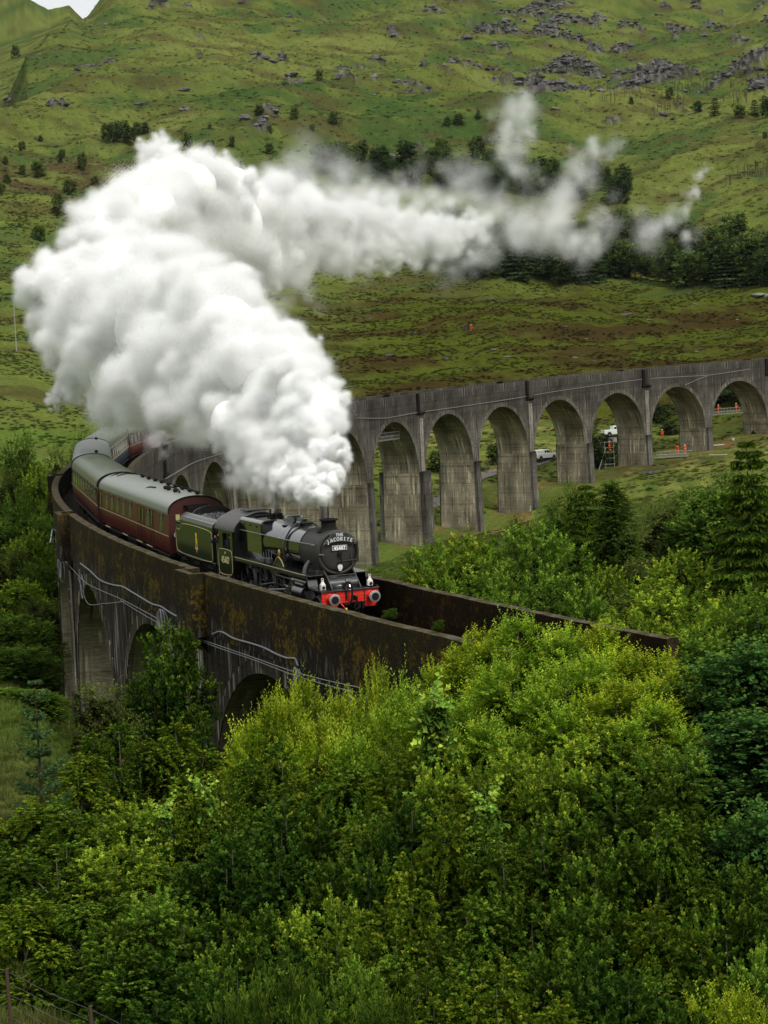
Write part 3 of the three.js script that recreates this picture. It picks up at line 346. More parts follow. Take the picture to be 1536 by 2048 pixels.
    mesh('emblem', plane(0.17, 0.17, 0, 2.17, Z(1.53)), text('', 1, 1, (c, W, H) => { c.fillStyle = '#e8e8e4'; c.fillRect(0, 0, W, H); c.strokeStyle = '#333'; c.lineWidth = 26; c.beginPath(); c.arc(W / 2, H / 2, W * 0.4, 0, 7); c.stroke(); c.beginPath(); c.moveTo(W * 0.3, H * 0.35); c.lineTo(W * 0.42, H * 0.7); c.lineTo(W * 0.5, H * 0.42); c.lineTo(W * 0.6, H * 0.7); c.lineTo(W * 0.72, H * 0.35); c.stroke(); }), bd);
  }
  mesh('chimney', lathe([[0.5, 0], [0.42, 0.03], [0.33, 0.1], [0.3, 0.2], [0.295, 0.36], [0.3, 0.4], [0.37, 0.43], [0.39, 0.46], [0.37, 0.49], [0.28, 0.5], [0.26, 0.48], [0.26, 0.1]], 40, [0, 3.55, Z(2.6)]), M.soot, L);
  mesh('boiler', [lathe([[0.86, 0], [0.865, 0.03], [0.865, 2.2], [0.885, 2.24], [0.93, 4.3]], 64, [0, 2.74, Z(3.75)], [-PI / 2, 0, 0])], M.boiler, L);
  mesh('boiler_band', [3.85, 5.1, 6.5, 7.9].map((d) => put(new THREE.TorusGeometry(0.868 + max(0, d - 5.9) * 0.021, 0.016, 6, 64), [0, 2.74, Z(d)])), M.black, L);
  { // firebox with its flat Belpaire top
    const sec = (w, t, rr) => { const s = new THREE.Shape(); s.moveTo(-w * 0.72, 1.3); s.lineTo(-w, 2.2); s.lineTo(-w, t - rr); s.quadraticCurveTo(-w, t, -w + rr, t); s.quadraticCurveTo(0, t + 0.05, w - rr, t); s.quadraticCurveTo(w, t, w, t - rr); s.lineTo(w, 2.2); s.lineTo(w * 0.72, 1.3); return s; };
    mesh('firebox', put(extr(sec(0.93, 3.58, 0.2), 2.75, { bevelEnabled: true, bevelSize: 0.05, bevelThickness: 0.06, bevelSegments: 3, curveSegments: 10 }), [0, 0, Z(10.85)]), M.boiler, L);
    mesh('washout_plug', [8.6, 9.4, 10.2].map((d) => rbox(0.08, 0.07, 0.1, -0.97, 3.35, Z(d), 0.02)), M.soot, L);
    mesh('safety_valve', [cyl(0.11, 0.13, 0.26, -0.16, 3.72, Z(8.7)), cyl(0.11, 0.13, 0.26, 0.16, 3.72, Z(8.7)), rbox(0.7, 0.1, 0.5, 0, 3.64, Z(8.75))], M.soot, L);
    mesh('whistle', [cyl(0.04, 0.04, 0.3, 0.3, 3.75, Z(10.3)), rbox(1.1, 0.09, 0.5, 0, 3.66, Z(10.0))], M.soot, L);
  }
  mesh('dome', lathe([[0.56, 0], [0.47, 0.07], [0.43, 0.18], [0.42, 0.28], [0.38, 0.34], [0.25, 0.38], [0, 0.39]], 40, [0, 3.54, Z(6.6)]), M.boiler, L);
  mesh('top_feed', [rbox(0.62, 0.16, 0.5, 0, 3.68, Z(5.35), 0.07), cyl(0.12, 0.14, 0.2, 0, 3.74, Z(5.35))], M.boiler, L);
  for (const x of [-1, 1]) {
    mesh('feed_pipe', tube([[x * 0.3, 3.7, Z(5.35)], [x * 0.62, 3.46, Z(5.35)], [x * 0.86, 3.06, Z(5.4)], [x * 0.95, 2.7, Z(5.45)], [x * 0.9, 2.3, Z(5.5)], [x * 0.78, 1.95, Z(5.6)]], 0.045, 8, 24), M.dull, L);
    mesh('handrail', [tube([[x * 0.9, 3.1, Z(1.95)], [x * 0.94, 3.06, Z(4)], [x * 0.96, 3.06, Z(7)], [x * 1.0, 3.06, Z(10.8)]], 0.022, 6, 20), ...[2.2, 4.2, 6.2, 8.2, 10].map((d) => rod([x * 0.8, 3.04, Z(d)], [x * 0.96, 3.06, Z(d)], 0.02))], M.steel, L);
    mesh('steam_pipe', tube([[x * 0.72, 2.35, Z(2.95)], [x * 0.95, 2.1, Z(2.9)], [x * 1.06, 1.7, Z(2.85)]], 0.11, 12, 12), M.dull, L);
    const cy = mesh('cylinder', [cyl(0.36, 0.36, 1.15, x * 1.02, 1.02, Z(3.1), [PI / 2, 0, 0], 32), cyl(0.2, 0.2, 1.45, x * 1.02, 1.48, Z(3.1), [PI / 2, 0, 0], 24), rbox(0.5, 0.6, 1.05, x * 1.0, 1.2, Z(3.1), 0.1), cyl(0.24, 0.24, 0.14, x * 1.02, 1.02, Z(2.48), [PI / 2, 0, 0]), cyl(0.12, 0.12, 0.3, x * 1.02, 1.48, Z(2.3), [PI / 2, 0, 0])], M.black, L);
    mesh('cylinder_cover', [cyl(0.2, 0.2, 0.06, x * 1.02, 1.02, Z(2.4), [PI / 2, 0, 0]), cyl(0.14, 0.16, 0.5, x * 1.02, 1.48, Z(3.85), [PI / 2, 0, 0])], M.steel, cy);
    mesh('slide_bar', [rbox(0.07, 0.07, 1.7, x * 1.02, 1.14, Z(4.5), 0.02), rbox(0.07, 0.07, 1.7, x * 1.02, 0.86, Z(4.5), 0.02), rbox(0.14, 0.34, 0.36, x * 1.02, 1.0, Z(4.9), 0.05)], M.rod, L);
    mesh('connecting_rod', rod([x * 1.02, 1.0, Z(4.9)], [x * 1.02, 0.66, Z(8.05)], 0.06), M.rod, L);
    mesh('coupling_rod', [rbox(0.06, 0.15, 4.7, x * 0.95, 0.62, Z(8.18), 0.02), ...[5.9, 8.05, 10.5].map((d) => cyl(0.14, 0.14, 0.1, x * 0.95, 0.62, Z(d), [0, 0, PI / 2]))], M.rod, L);
    mesh('valve_gear', [rod([x * 1.05, 1.0, Z(4.9)], [x * 1.05, 1.5, Z(4.4)], 0.035), rod([x * 1.05, 1.48, Z(3.9)], [x * 1.05, 1.5, Z(6.3)], 0.03), rbox(0.06, 0.62, 0.16, x * 1.05, 1.4, Z(6.35), 0.03), rod([x * 1.08, 1.15, Z(6.35)], [x * 1.05, 0.9, Z(8.05)], 0.03), rbox(0.12, 0.1, 1.0, x * 1.06, 1.62, Z(6.3), 0.02)], M.rod, L);
    mesh('running_plate', [rbox(0.62, 0.05, 9.3, x * 0.98, 1.86, Z(6.4), 0.015), rbox(0.03, 0.17, 8.9, x * 1.27, 1.79, Z(6.6), 0.01)], M.black, L);
    mesh('lining', rbox(0.012, 0.022, 8.8, x * 1.29, 1.865, Z(6.6), 0.004), M.lining, L);
    // the valance sweeps down in front of the cylinder to the buffer beam
    const sh = [[Z(2.35), 1.88], [Z(2.1), 1.86], [Z(1.95), 1.7], [Z(1.85), 1.45], [Z(0.7), 1.38], [Z(0.7), 1.28], [Z(1.95), 1.34], [Z(2.08), 1.6], [Z(2.2), 1.75], [Z(2.35), 1.77]];
    mesh('valance', put(extr(sh, 0.4), [x > 0 ? 0.87 : -0.87, 0, 0], [0, -PI / 2, 0], [1, 1, x > 0 ? -1 : 1]), M.black, L);
    mesh('valance_edge', tube(sh.slice(0, 5).map(([z, y]) => [x * 1.275, y, z]), 0.014, 5, 24), M.dull, L);
    mesh('frame_plate', put(extr([[Z(1.9), 2.05], [Z(1.62), 1.95], [Z(0.95), 1.36], [Z(0.55), 1.32], [Z(0.55), 0.75], [Z(2.6), 0.7], [Z(2.6), 2.0]], 0.03), [x * 0.62, 0, 0], [0, -PI / 2, 0]), M.black, L);
    mesh('frame_edge', tube([[x * 0.62, 2.06, Z(1.86)], [x * 0.62, 1.95, Z(1.6)], [x * 0.62, 1.37, Z(0.92)]], 0.02, 6, 10), M.dull, L);
    for (const d of [2.15, 4.1]) wheel(L, 'bogie_wheel', 0.5, x, Z(d), 10);
    for (const d of [5.9, 8.05, 10.5]) wheel(L, 'driving_wheel', 0.915, x, Z(d), 18);
    // splasher with its brass edged name plate above the leading driving wheel
    const spl = new THREE.Shape(); spl.moveTo(-0.62, 0); spl.quadraticCurveTo(-0.42, 0.33, 0, 0.36); spl.quadraticCurveTo(0.42, 0.33, 0.62, 0); const sp = mesh('splasher', put(extr(spl, 0.4), [x > 0 ? 1.0 : -1.0, 1.88, Z(5.9)], [0, x > 0 ? -PI / 2 : PI / 2, 0], [1, 1, 1]).translate(x > 0 ? 0 : 0, 0, 0), M.black, L);
    mesh('name_plate', [tube([[x * 1.02, 1.9, Z(5.9) + 0.6], [x * 1.02, 2.14, Z(5.9) + 0.34], [x * 1.02, 2.26, Z(5.9)], [x * 1.02, 2.14, Z(5.9) - 0.34], [x * 1.02, 1.9, Z(5.9) - 0.6]], 0.035, 6, 24), ball(0.13, x * 0.98, 2.42, Z(5.9), [0.5, 1.4, 0.9])], M.brass, sp);
    mesh('plate_face', put(extr([[-0.5, 0], [-0.33, 0.22], [0, 0.31], [0.33, 0.22], [0.5, 0]], 0.012), [x * 1.008, 1.9, Z(5.9)], [0, x > 0 ? PI / 2 : -PI / 2, 0]), M.green, sp);
    mesh('lubricator', [rbox(0.2, 0.24, 0.42, x * 1.05, 2.02, Z(6.95)), rbox(0.2, 0.2, 0.35, x * 1.05, 2.0, Z(7.6)), ...[0, 1, 2, 3].map((i) => rod([x * 1.05, 2.05, Z(6.7 + i * 0.3)], [x * 0.85, 2.4, Z(7.2 + i * 0.35)], 0.018))], M.dull, L);
    mesh('sand_pipe', [tube([[x * 0.9, 1.8, Z(7.2)], [x * 0.85, 1.2, Z(7.05)], [x * 0.8, 0.2, Z(6.95)]], 0.025, 6, 12), rbox(0.14, 0.28, 0.3, x * 1.05, 1.62, Z(9.3))], M.dull, L);
    mesh('step', [rbox(0.25, 0.04, 0.3, x * 1.22, 0.5, Z(12.3)), rbox(0.25, 0.04, 0.3, x * 1.22, 0.9, Z(12.3)), rbox(0.04, 1.1, 0.04, x * 1.26, 0.95, Z(12.15)), rbox(0.04, 1.1, 0.04, x * 1.26, 0.95, Z(12.45))], M.black, L);
  }
  mesh('main_frame', [rbox(1.2, 0.75, 10.5, 0, 1.25, Z(6.8), 0.05), rbox(1.24, 0.5, 1.2, 0, 1.6, Z(2.7), 0.1), box(1.1, 0.5, 3, 0, 0.75, Z(3.1))], M.under, L);
  mesh('saddle', [put(extr([[-0.62, 1.5], [-0.6, 1.95], [-0.75, 2.25], [0.75, 2.25], [0.6, 1.95], [0.62, 1.5]], 1.6), [0, 0, Z(3.6)])], M.smoke, L);
  mesh('footplate', [rbox(2.5, 0.04, 1.3, 0, 1.34, Z(1.15), 0.01), rbox(1.2, 0.5, 0.06, 0, 1.62, Z(1.45), 0.02), put(cyl(0.34, 0.34, 1.2, 0, 1.45, Z(1.5), [0, 0, PI / 2], 24), [0, 0, 0], [0, 0, 0], [1, 1, 1])], M.black, L);
  const bb = mesh('buffer_beam', [rbox(2.46, 0.48, 0.06, 0, 1.07, Z(0.6), 0.015), put(extr([[-0.35, 0], [0.35, 0], [0.2, -0.22], [-0.2, -0.22]], 0.05), [-0.85, 0.84, Z(0.64)]), put(extr([[-0.35, 0], [0.35, 0], [0.2, -0.22], [-0.2, -0.22]], 0.05), [0.85, 0.84, Z(0.64)])], M.red, L);
  const rv = []; for (let i = 0; i < 27; i++) for (const y of [0.87, 1.0, 1.14, 1.27]) if (abs(abs(-1.17 + i * 0.09) - 0.87) > 0.2) rv.push(ball(0.014, -1.17 + i * 0.09, y, Z(0.565), [1, 1, 0.7], 6)); tag(mesh('rivets', rv, std(0.8, 0.2, 0.15, 0.35), bb), null, null, null, 'stuff');
  for (const x of [-0.864, 0.864]) { const b = mesh('buffer', lathe([[0.2, 0], [0.2, 0.03], [0.14, 0.04], [0.12, 0.28], [0.1, 0.3], [0.1, 0.44]], 32, [x, 1.05, Z(0.57)], [PI / 2, 0, 0]), M.red, L); mesh('buffer_head', lathe([[0, 0.055], [0.1, 0.05], [0.225, 0.03], [0.24, 0.01], [0.235, -0.02], [0.09, -0.04]].reverse(), 40, [x, 1.05, Z(0.1)], [PI / 2, 0, 0]), std(0.28, 0.29, 0.28, 0.4, { metalness: 0.4 }), b); mesh('buffer_face', lathe([[0, 0.012], [0.15, 0.008], [0.155, 0]].reverse(), 32, [x, 1.05, Z(0.05)], [PI / 2, 0, 0]), M.soot, b); }
  for (const [x, z] of [[-1.02, 0.95], [1.02, 0.95]]) { const l = mesh('lamp', [rbox(0.2, 0.24, 0.2, x, 1.5, Z(z), 0.03), cyl(0.05, 0.1, 0.1, x, 1.66, Z(z)), cyl(0.045, 0.05, 0.07, x, 1.74, Z(z)), put(new THREE.TorusGeometry(0.05, 0.012, 6, 14), [x, 1.8, Z(z)])], M.lamp, L); mesh('lens', [cyl(0.06, 0.065, 0.05, x, 1.48, Z(z - 0.11), [PI / 2, 0, 0])], M.soot, l); }
  mesh('electric_lamp', [cyl(0.075, 0.06, 0.12, 0.08, 1.5, Z(0.75), [PI / 2, 0, 0]), rbox(0.22, 0.16, 0.1, 0.08, 1.66, Z(0.95), 0.02)], M.dull, L);
  { const e = mesh('lamp_lens', ball(0.07, 0.08, 1.5, Z(0.68), [1, 1, 0.5]), new THREE.MeshStandardMaterial({ color: C(0.9, 0.9, 0.85), emissive: C(1, 0.98, 0.9), emissiveIntensity: 0.8, roughness: 0.3 }), L); const pl = new THREE.PointLight(C(1, 0.97, 0.9), 0.5); pl.position.set(0.08, 1.5, Z(0.55)); pl.shadow.radius = 3; L.add(pl); }
  mesh('vacuum_hose', tube([[-0.18, 1.0, Z(0.5)], [-0.18, 1.55, Z(0.6)], [-0.12, 1.66, Z(0.5)], [-0.05, 1.6, Z(0.36)], [-0.02, 1.15, Z(0.33)], [-0.1, 0.8, Z(0.42)], [-0.28, 0.78, Z(0.5)]], 0.045, 8, 40), M.soot, L);
  mesh('coupling_hook', [rbox(0.06, 0.2, 0.4, 0.15, 1.02, Z(0.4), 0.03), put(new THREE.TorusGeometry(0.09, 0.025, 8, 16), [0.15, 0.85, Z(0.3)], [0, PI / 2, 0]), put(new THREE.TorusGeometry(0.09, 0.025, 8, 16), [0.15, 0.68, Z(0.32)]), rbox(0.1, 0.3, 0.1, 0.5, 0.7, Z(0.5)), rbox(0.1, 0.3, 0.1, 0.35, 0.72, Z(0.52))], M.soot, L);
  mesh('air_hose', tube([[-0.45, 0.85, Z(0.55)], [-0.4, 0.75, Z(0.42)], [-0.3, 0.6, Z(0.4)]], 0.03, 6, 10), M.red, L); mesh('hose_tap', rbox(0.09, 0.12, 0.08, -0.28, 0.6, Z(0.38)), M.yellow, L);
  mesh('guard_iron', [rbox(0.06, 0.7, 0.06, -0.75, 0.45, Z(1.2)), rbox(0.06, 0.7, 0.06, 0.75, 0.45, Z(1.2))], M.black, L);
  // cab
  const cabOut = (w, t) => { const s = new THREE.Shape(); s.moveTo(-w, 2.95); s.quadraticCurveTo(-w + 0.06, 3.3, -w * 0.62, 3.52); s.quadraticCurveTo(0, t, w * 0.62, 3.52); s.quadraticCurveTo(w - 0.06, 3.3, w, 2.95); return s; };
  { const pts = cabOut(1.31, 4.02).getPoints(14), inn = cabOut(1.25, 3.95).getPoints(14).reverse(); mesh('cab_roof', put(extr([...pts, ...inn].map((p) => [p.x, p.y]), 2.6), [0, 0, Z(13.4)]), std(0.055, 0.05, 0.047, 0.5), L); mesh('roof_vent', [rbox(0.9, 0.05, 0.8, 0.1, 3.81, Z(11.7), 0.02), rbox(0.05, 0.06, 1.0, 0.62, 3.8, Z(11.7)), rbox(0.05, 0.06, 1.0, -0.42, 3.8, Z(11.7))], std(0.05, 0.045, 0.042, 0.5), L);
    const fr = [[-1.28, 1.3], [-1.28, 2.95], ...cabOut(1.25, 3.96).getPoints(10).map((p) => [p.x, p.y]), [1.28, 1.3]]; mesh('cab_front', put(extr(fr, 0.04), [0, 0, Z(10.9)]), M.black, L);
    mesh('cab_front_window', [rbox(0.34, 0.5, 0.03, -1.06, 2.75, Z(10.84), 0.06), rbox(0.34, 0.5, 0.03, 1.06, 2.75, Z(10.84), 0.06)].slice(0, 1), M.glass, L);
    for (const x of [-1, 1]) {
      const sd = new THREE.Shape([[Z(10.9), 1.25], [Z(10.9), 2.98], [Z(12.75), 2.98], [Z(12.75), 2.35], [Z(12.9), 2.2], [Z(12.9), 1.0], [Z(12.85), 0.85], [Z(11.3), 0.95], [Z(10.95), 1.15]].map(([a, b]) => new THREE.Vector2(a, b)));
      for (const [a, b] of [[11.05, 11.5], [11.58, 12.2]]) { const h = new THREE.Path(); h.moveTo(Z(a), 2.15); h.lineTo(Z(a), 2.85); h.lineTo(Z(b), 2.85); h.lineTo(Z(b), 2.15); sd.holes.push(h); }
      const side = mesh('cab_side', put(extr(sd, 0.04), [x * 1.3, 0, 0], [0, -PI / 2, 0]), M.green, L);
      mesh('window_frame', [rbox(0.05, 0.78, 0.04, x * 1.31, 2.5, Z(11.54), 0.01), rbox(0.05, 0.78, 0.04, x * 1.31, 2.5, Z(12.22), 0.01), rbox(0.05, 0.04, 1.2, x * 1.31, 2.13, Z(11.63), 0.01)], M.black, side);
      mesh('cab_window', rbox(0.015, 0.68, 0.43, x * 1.285, 2.5, Z(11.27), 0.005), phy(0.9, 0.95, 0.93, 0.03, { transmission: 1, thickness: 0 }), side);
      const ln = [[11.0, 1.15], [11.0, 2.02], [11.05, 2.07], [12.75, 2.07], [12.8, 2.02], [12.8, 1.1], [12.72, 1.02], [11.12, 1.05], [11.0, 1.15]]; mesh('lining', tube(ln.map(([d, y]) => [x * 1.342, y, Z(d)]), 0.016, 4, 60), M.lining, side); mesh('lining', tube([[10.95, 1.17], [11.3, 0.97], [12.85, 0.87], [12.9, 1.0]].map(([d, y]) => [x * 1.342, y, Z(d)]), 0.012, 4, 20), M.lining, side);
      const num = text('45407', 1.1, 0.42, (c, W, H, s) => { c.clearRect(0, 0, W, H); c.fillStyle = '#e9d9a0'; c.font = 'bold 175px sans-serif'; c.textAlign = 'center'; c.textBaseline = 'middle'; c.scale(0.92, 1); c.fillText(s, W / 2 / 0.92, H / 2 + 8); }, { alphaTest: 0.5 }); mesh('number', plane(1.25, 0.48, x * 1.348, 1.66, Z(11.9), x > 0 ? PI / 2 : -PI / 2), num, side); mesh('class_mark', rbox(0.01, 0.07, 0.16, x * 1.345, 1.97, Z(11.9), 0.004), M.lining, side);
      mesh('cab_rail', rod([x * 1.31, 1.3, Z(13.1)], [x * 1.31, 2.6, Z(13.1)], 0.022), M.steel, L);
    }
    mesh('cab_floor', [rbox(2.5, 0.08, 2.4, 0, 1.3, Z(12.1)), rbox(0.9, 0.8, 0.5, 0, 1.8, Z(11.3))], M.soot, L);
  }
}
{ // ---- tender
  const T = vehicle('tender', 'dark green coal tender with yellow crest behind the cab', 'tender', 13.2, 20.2);
  const Z = (d) => 3.5 - d; // d from the tender's front
  const sec = (w) => { const s = new THREE.Shape(); s.moveTo(-w, 1.3); s.lineTo(-w, 2.75); s.quadraticCurveTo(-w, 3.1, -w + 0.32, 3.22); s.lineTo(-w + 0.38, 3.2); s.quadraticCurveTo(-w + 0.06, 3.06, -w + 0.05, 2.75); s.lineTo(-w + 0.05, 1.3); return s; };
  for (const x of [-1, 1]) {
    const g = put(extr(sec(1.3), 5.6, { curveSegments: 10 }), [0, 0, Z(6.0)], [0, 0, 0], [x < 0 ? 1 : -1, 1, 1]);
    const sd = mesh('tank_side', g, M.green, T);
    mesh('tank_side_rear', rbox(0.05, 1.35, 0.85, x * 1.275, 1.97, Z(6.4), 0.01), M.green, T);
    mesh('top_band', put(extr([[-1.31, 2.76], [-1.305, 2.9], [-1.23, 3.06], [-0.97, 3.235], [-0.96, 3.22], [-1.2, 3.05], [-1.28, 2.9], [-1.285, 2.76]], 5.6), [0, 0, Z(6.0)], [0, 0, 0], [x < 0 ? 1 : -1, 1, 1]), M.black, sd);
    const ln = [[0.5, 1.42], [0.5, 2.62], [0.58, 2.68], [5.7, 2.68], [5.78, 2.62], [5.9, 2.45], [6.1, 2.4], [6.6, 2.42], [6.68, 2.35], [6.68, 1.5], [6.6, 1.4], [0.6, 1.36], [0.5, 1.42]]; mesh('lining', tube(ln.map(([d, y]) => [x * 1.312, y, Z(d)]), 0.016, 4, 120), M.lining, sd);
    const cr = canvasTex(256, 512, (c, W, H) => { c.clearRect(0, 0, W, H); c.fillStyle = '#f0c020'; c.strokeStyle = '#f0c020'; c.lineWidth = 22; c.beginPath(); c.moveTo(90, 40); c.bezierCurveTo(190, 20, 200, 110, 150, 130); c.bezierCurveTo(210, 170, 190, 220, 180, 260); c.lineTo(80, 260); c.bezierCurveTo(60, 190, 70, 170, 90, 140); c.bezierCurveTo(60, 110, 60, 60, 90, 40); c.fill(); c.fillStyle = '#7a1d10'; c.fillRect(118, 90, 14, 60); c.fillRect(100, 190, 12, 50); c.fillRect(148, 180, 12, 60); c.beginPath(); c.arc(128, 320, 66, 0, 7); c.strokeStyle = '#e8b81c'; c.lineWidth = 18; c.stroke(); for (let i = 0; i < 4; i++) { c.beginPath(); c.moveTo(128 - 60 * cos(i * 0.785), 320 - 60 * sin(i * 0.785)); c.lineTo(128 + 60 * cos(i * 0.785), 320 + 60 * sin(i * 0.785)); c.lineWidth = 7; c.stroke(); } c.fillStyle = '#d8d4c4'; c.fillRect(38, 345, 180, 46); c.fillStyle = '#30406a'; for (let i = 0; i < 7; i++) c.fillRect(52 + i * 23, 356, 12, 24); c.fillStyle = '#b8321c'; c.beginPath(); c.arc(128, 430, 34, 0, 7); c.fill(); c.fillStyle = '#d8d4c4'; c.beginPath(); c.arc(128, 430, 16, 0, 7); c.fill(); });
    mesh('crest', plane(0.64, 1.15, x * 1.308, 1.98, Z(3.15), x > 0 ? PI / 2 : -PI / 2), new THREE.MeshStandardMaterial({ map: cr, alphaTest: 0.5, roughness: 0.5 }), sd);
    mesh('frame_plate', [rbox(0.06, 0.5, 6.6, x * 1.1, 1.0, Z(3.5), 0.02), rbox(0.2, 0.07, 6.9, x * 1.22, 1.28, Z(3.5), 0.02)], M.black, T);
    for (const d of [1.2, 3.45, 5.7]) { wheel(T, 'tender_wheel', 0.65, x, Z(d), 12); mesh('axle_box', [rbox(0.2, 0.3, 0.3, x * 1.18, 0.68, Z(d), 0.03), rbox(0.1, 0.08, 0.95, x * 1.2, 0.98, Z(d), 0.03), rbox(0.08, 0.06, 0.7, x * 1.2, 1.05, Z(d), 0.02)], M.under, T); }
    mesh('footstep', [rbox(0.22, 0.04, 0.3, x * 1.2, 0.5, Z(0.35)), rbox(0.04, 0.8, 0.3, x * 1.28, 0.85, Z(0.35))], M.black, T);
    mesh('hand_rail', rod([x * 1.3, 1.5, Z(6.8)], [x * 1.3, 2.3, Z(6.8)], 0.02), M.steel, T);
  }
  mesh('tank_front', [rbox(2.5, 1.5, 0.06, 0, 2.0, Z(0.45)), box(2.45, 0.06, 6.2, 0, 1.3, Z(3.5))], M.soot, T); mesh('tank_back', rbox(2.56, 1.5, 0.06, 0, 2.0, Z(6.83), 0.02), M.green, T); mesh('tank_top', rbox(2.5, 0.05, 2.0, 0, 2.72, Z(5.8), 0.01), M.black, T);
  mesh('rear_hoop', put(extr((() => { const a = [], b = []; for (let i = 0; i <= 16; i++) { const q = i / 16 * PI; a.push([-1.0 * cos(q), 3.15 + 0.42 * sin(q)]); b.unshift([-0.94 * cos(q), 3.12 + 0.36 * sin(q)]); } return [...a, ...b]; })(), 0.12), [0, 0, Z(0.62)]), M.black, T); mesh('rear_hoop', put(extr((() => { const a = []; for (let i = 0; i <= 16; i++) { const q = i / 16 * PI; a.push([-1.0 * cos(q), 3.1 + 0.46 * sin(q)]); } return [...a, [1.0, 2.6], [-1.0, 2.6]]; })(), 0.05), [0, 0, Z(4.9)]), M.black, T);
  const cr = rng(5), cg = []; for (let i = 0; i < 900; i++) { const z = Z(0.8 + cr() * 3.9), x = (cr() * 2 - 1) * 1.0, s = 0.05 + cr() * 0.09, q = new THREE.DodecahedronGeometry(s, 0); cg.push(put(q, [x, 2.95 + 0.14 * (1 - x * x) + cr() * 0.12 + (z - Z(2.6)) * 0.02, z], [cr() * 6, cr() * 6, 0], [1, 0.7, 1.2])); } cg.push(rbox(2.3, 0.5, 4.2, 0, 2.74, Z(2.8))); tag(mesh('coal', cg, M.coal, T), null, null, null, 'stuff');
  mesh('underframe', box(1.8, 0.5, 6.3, 0, 0.95, Z(3.5)), M.under, T);
}
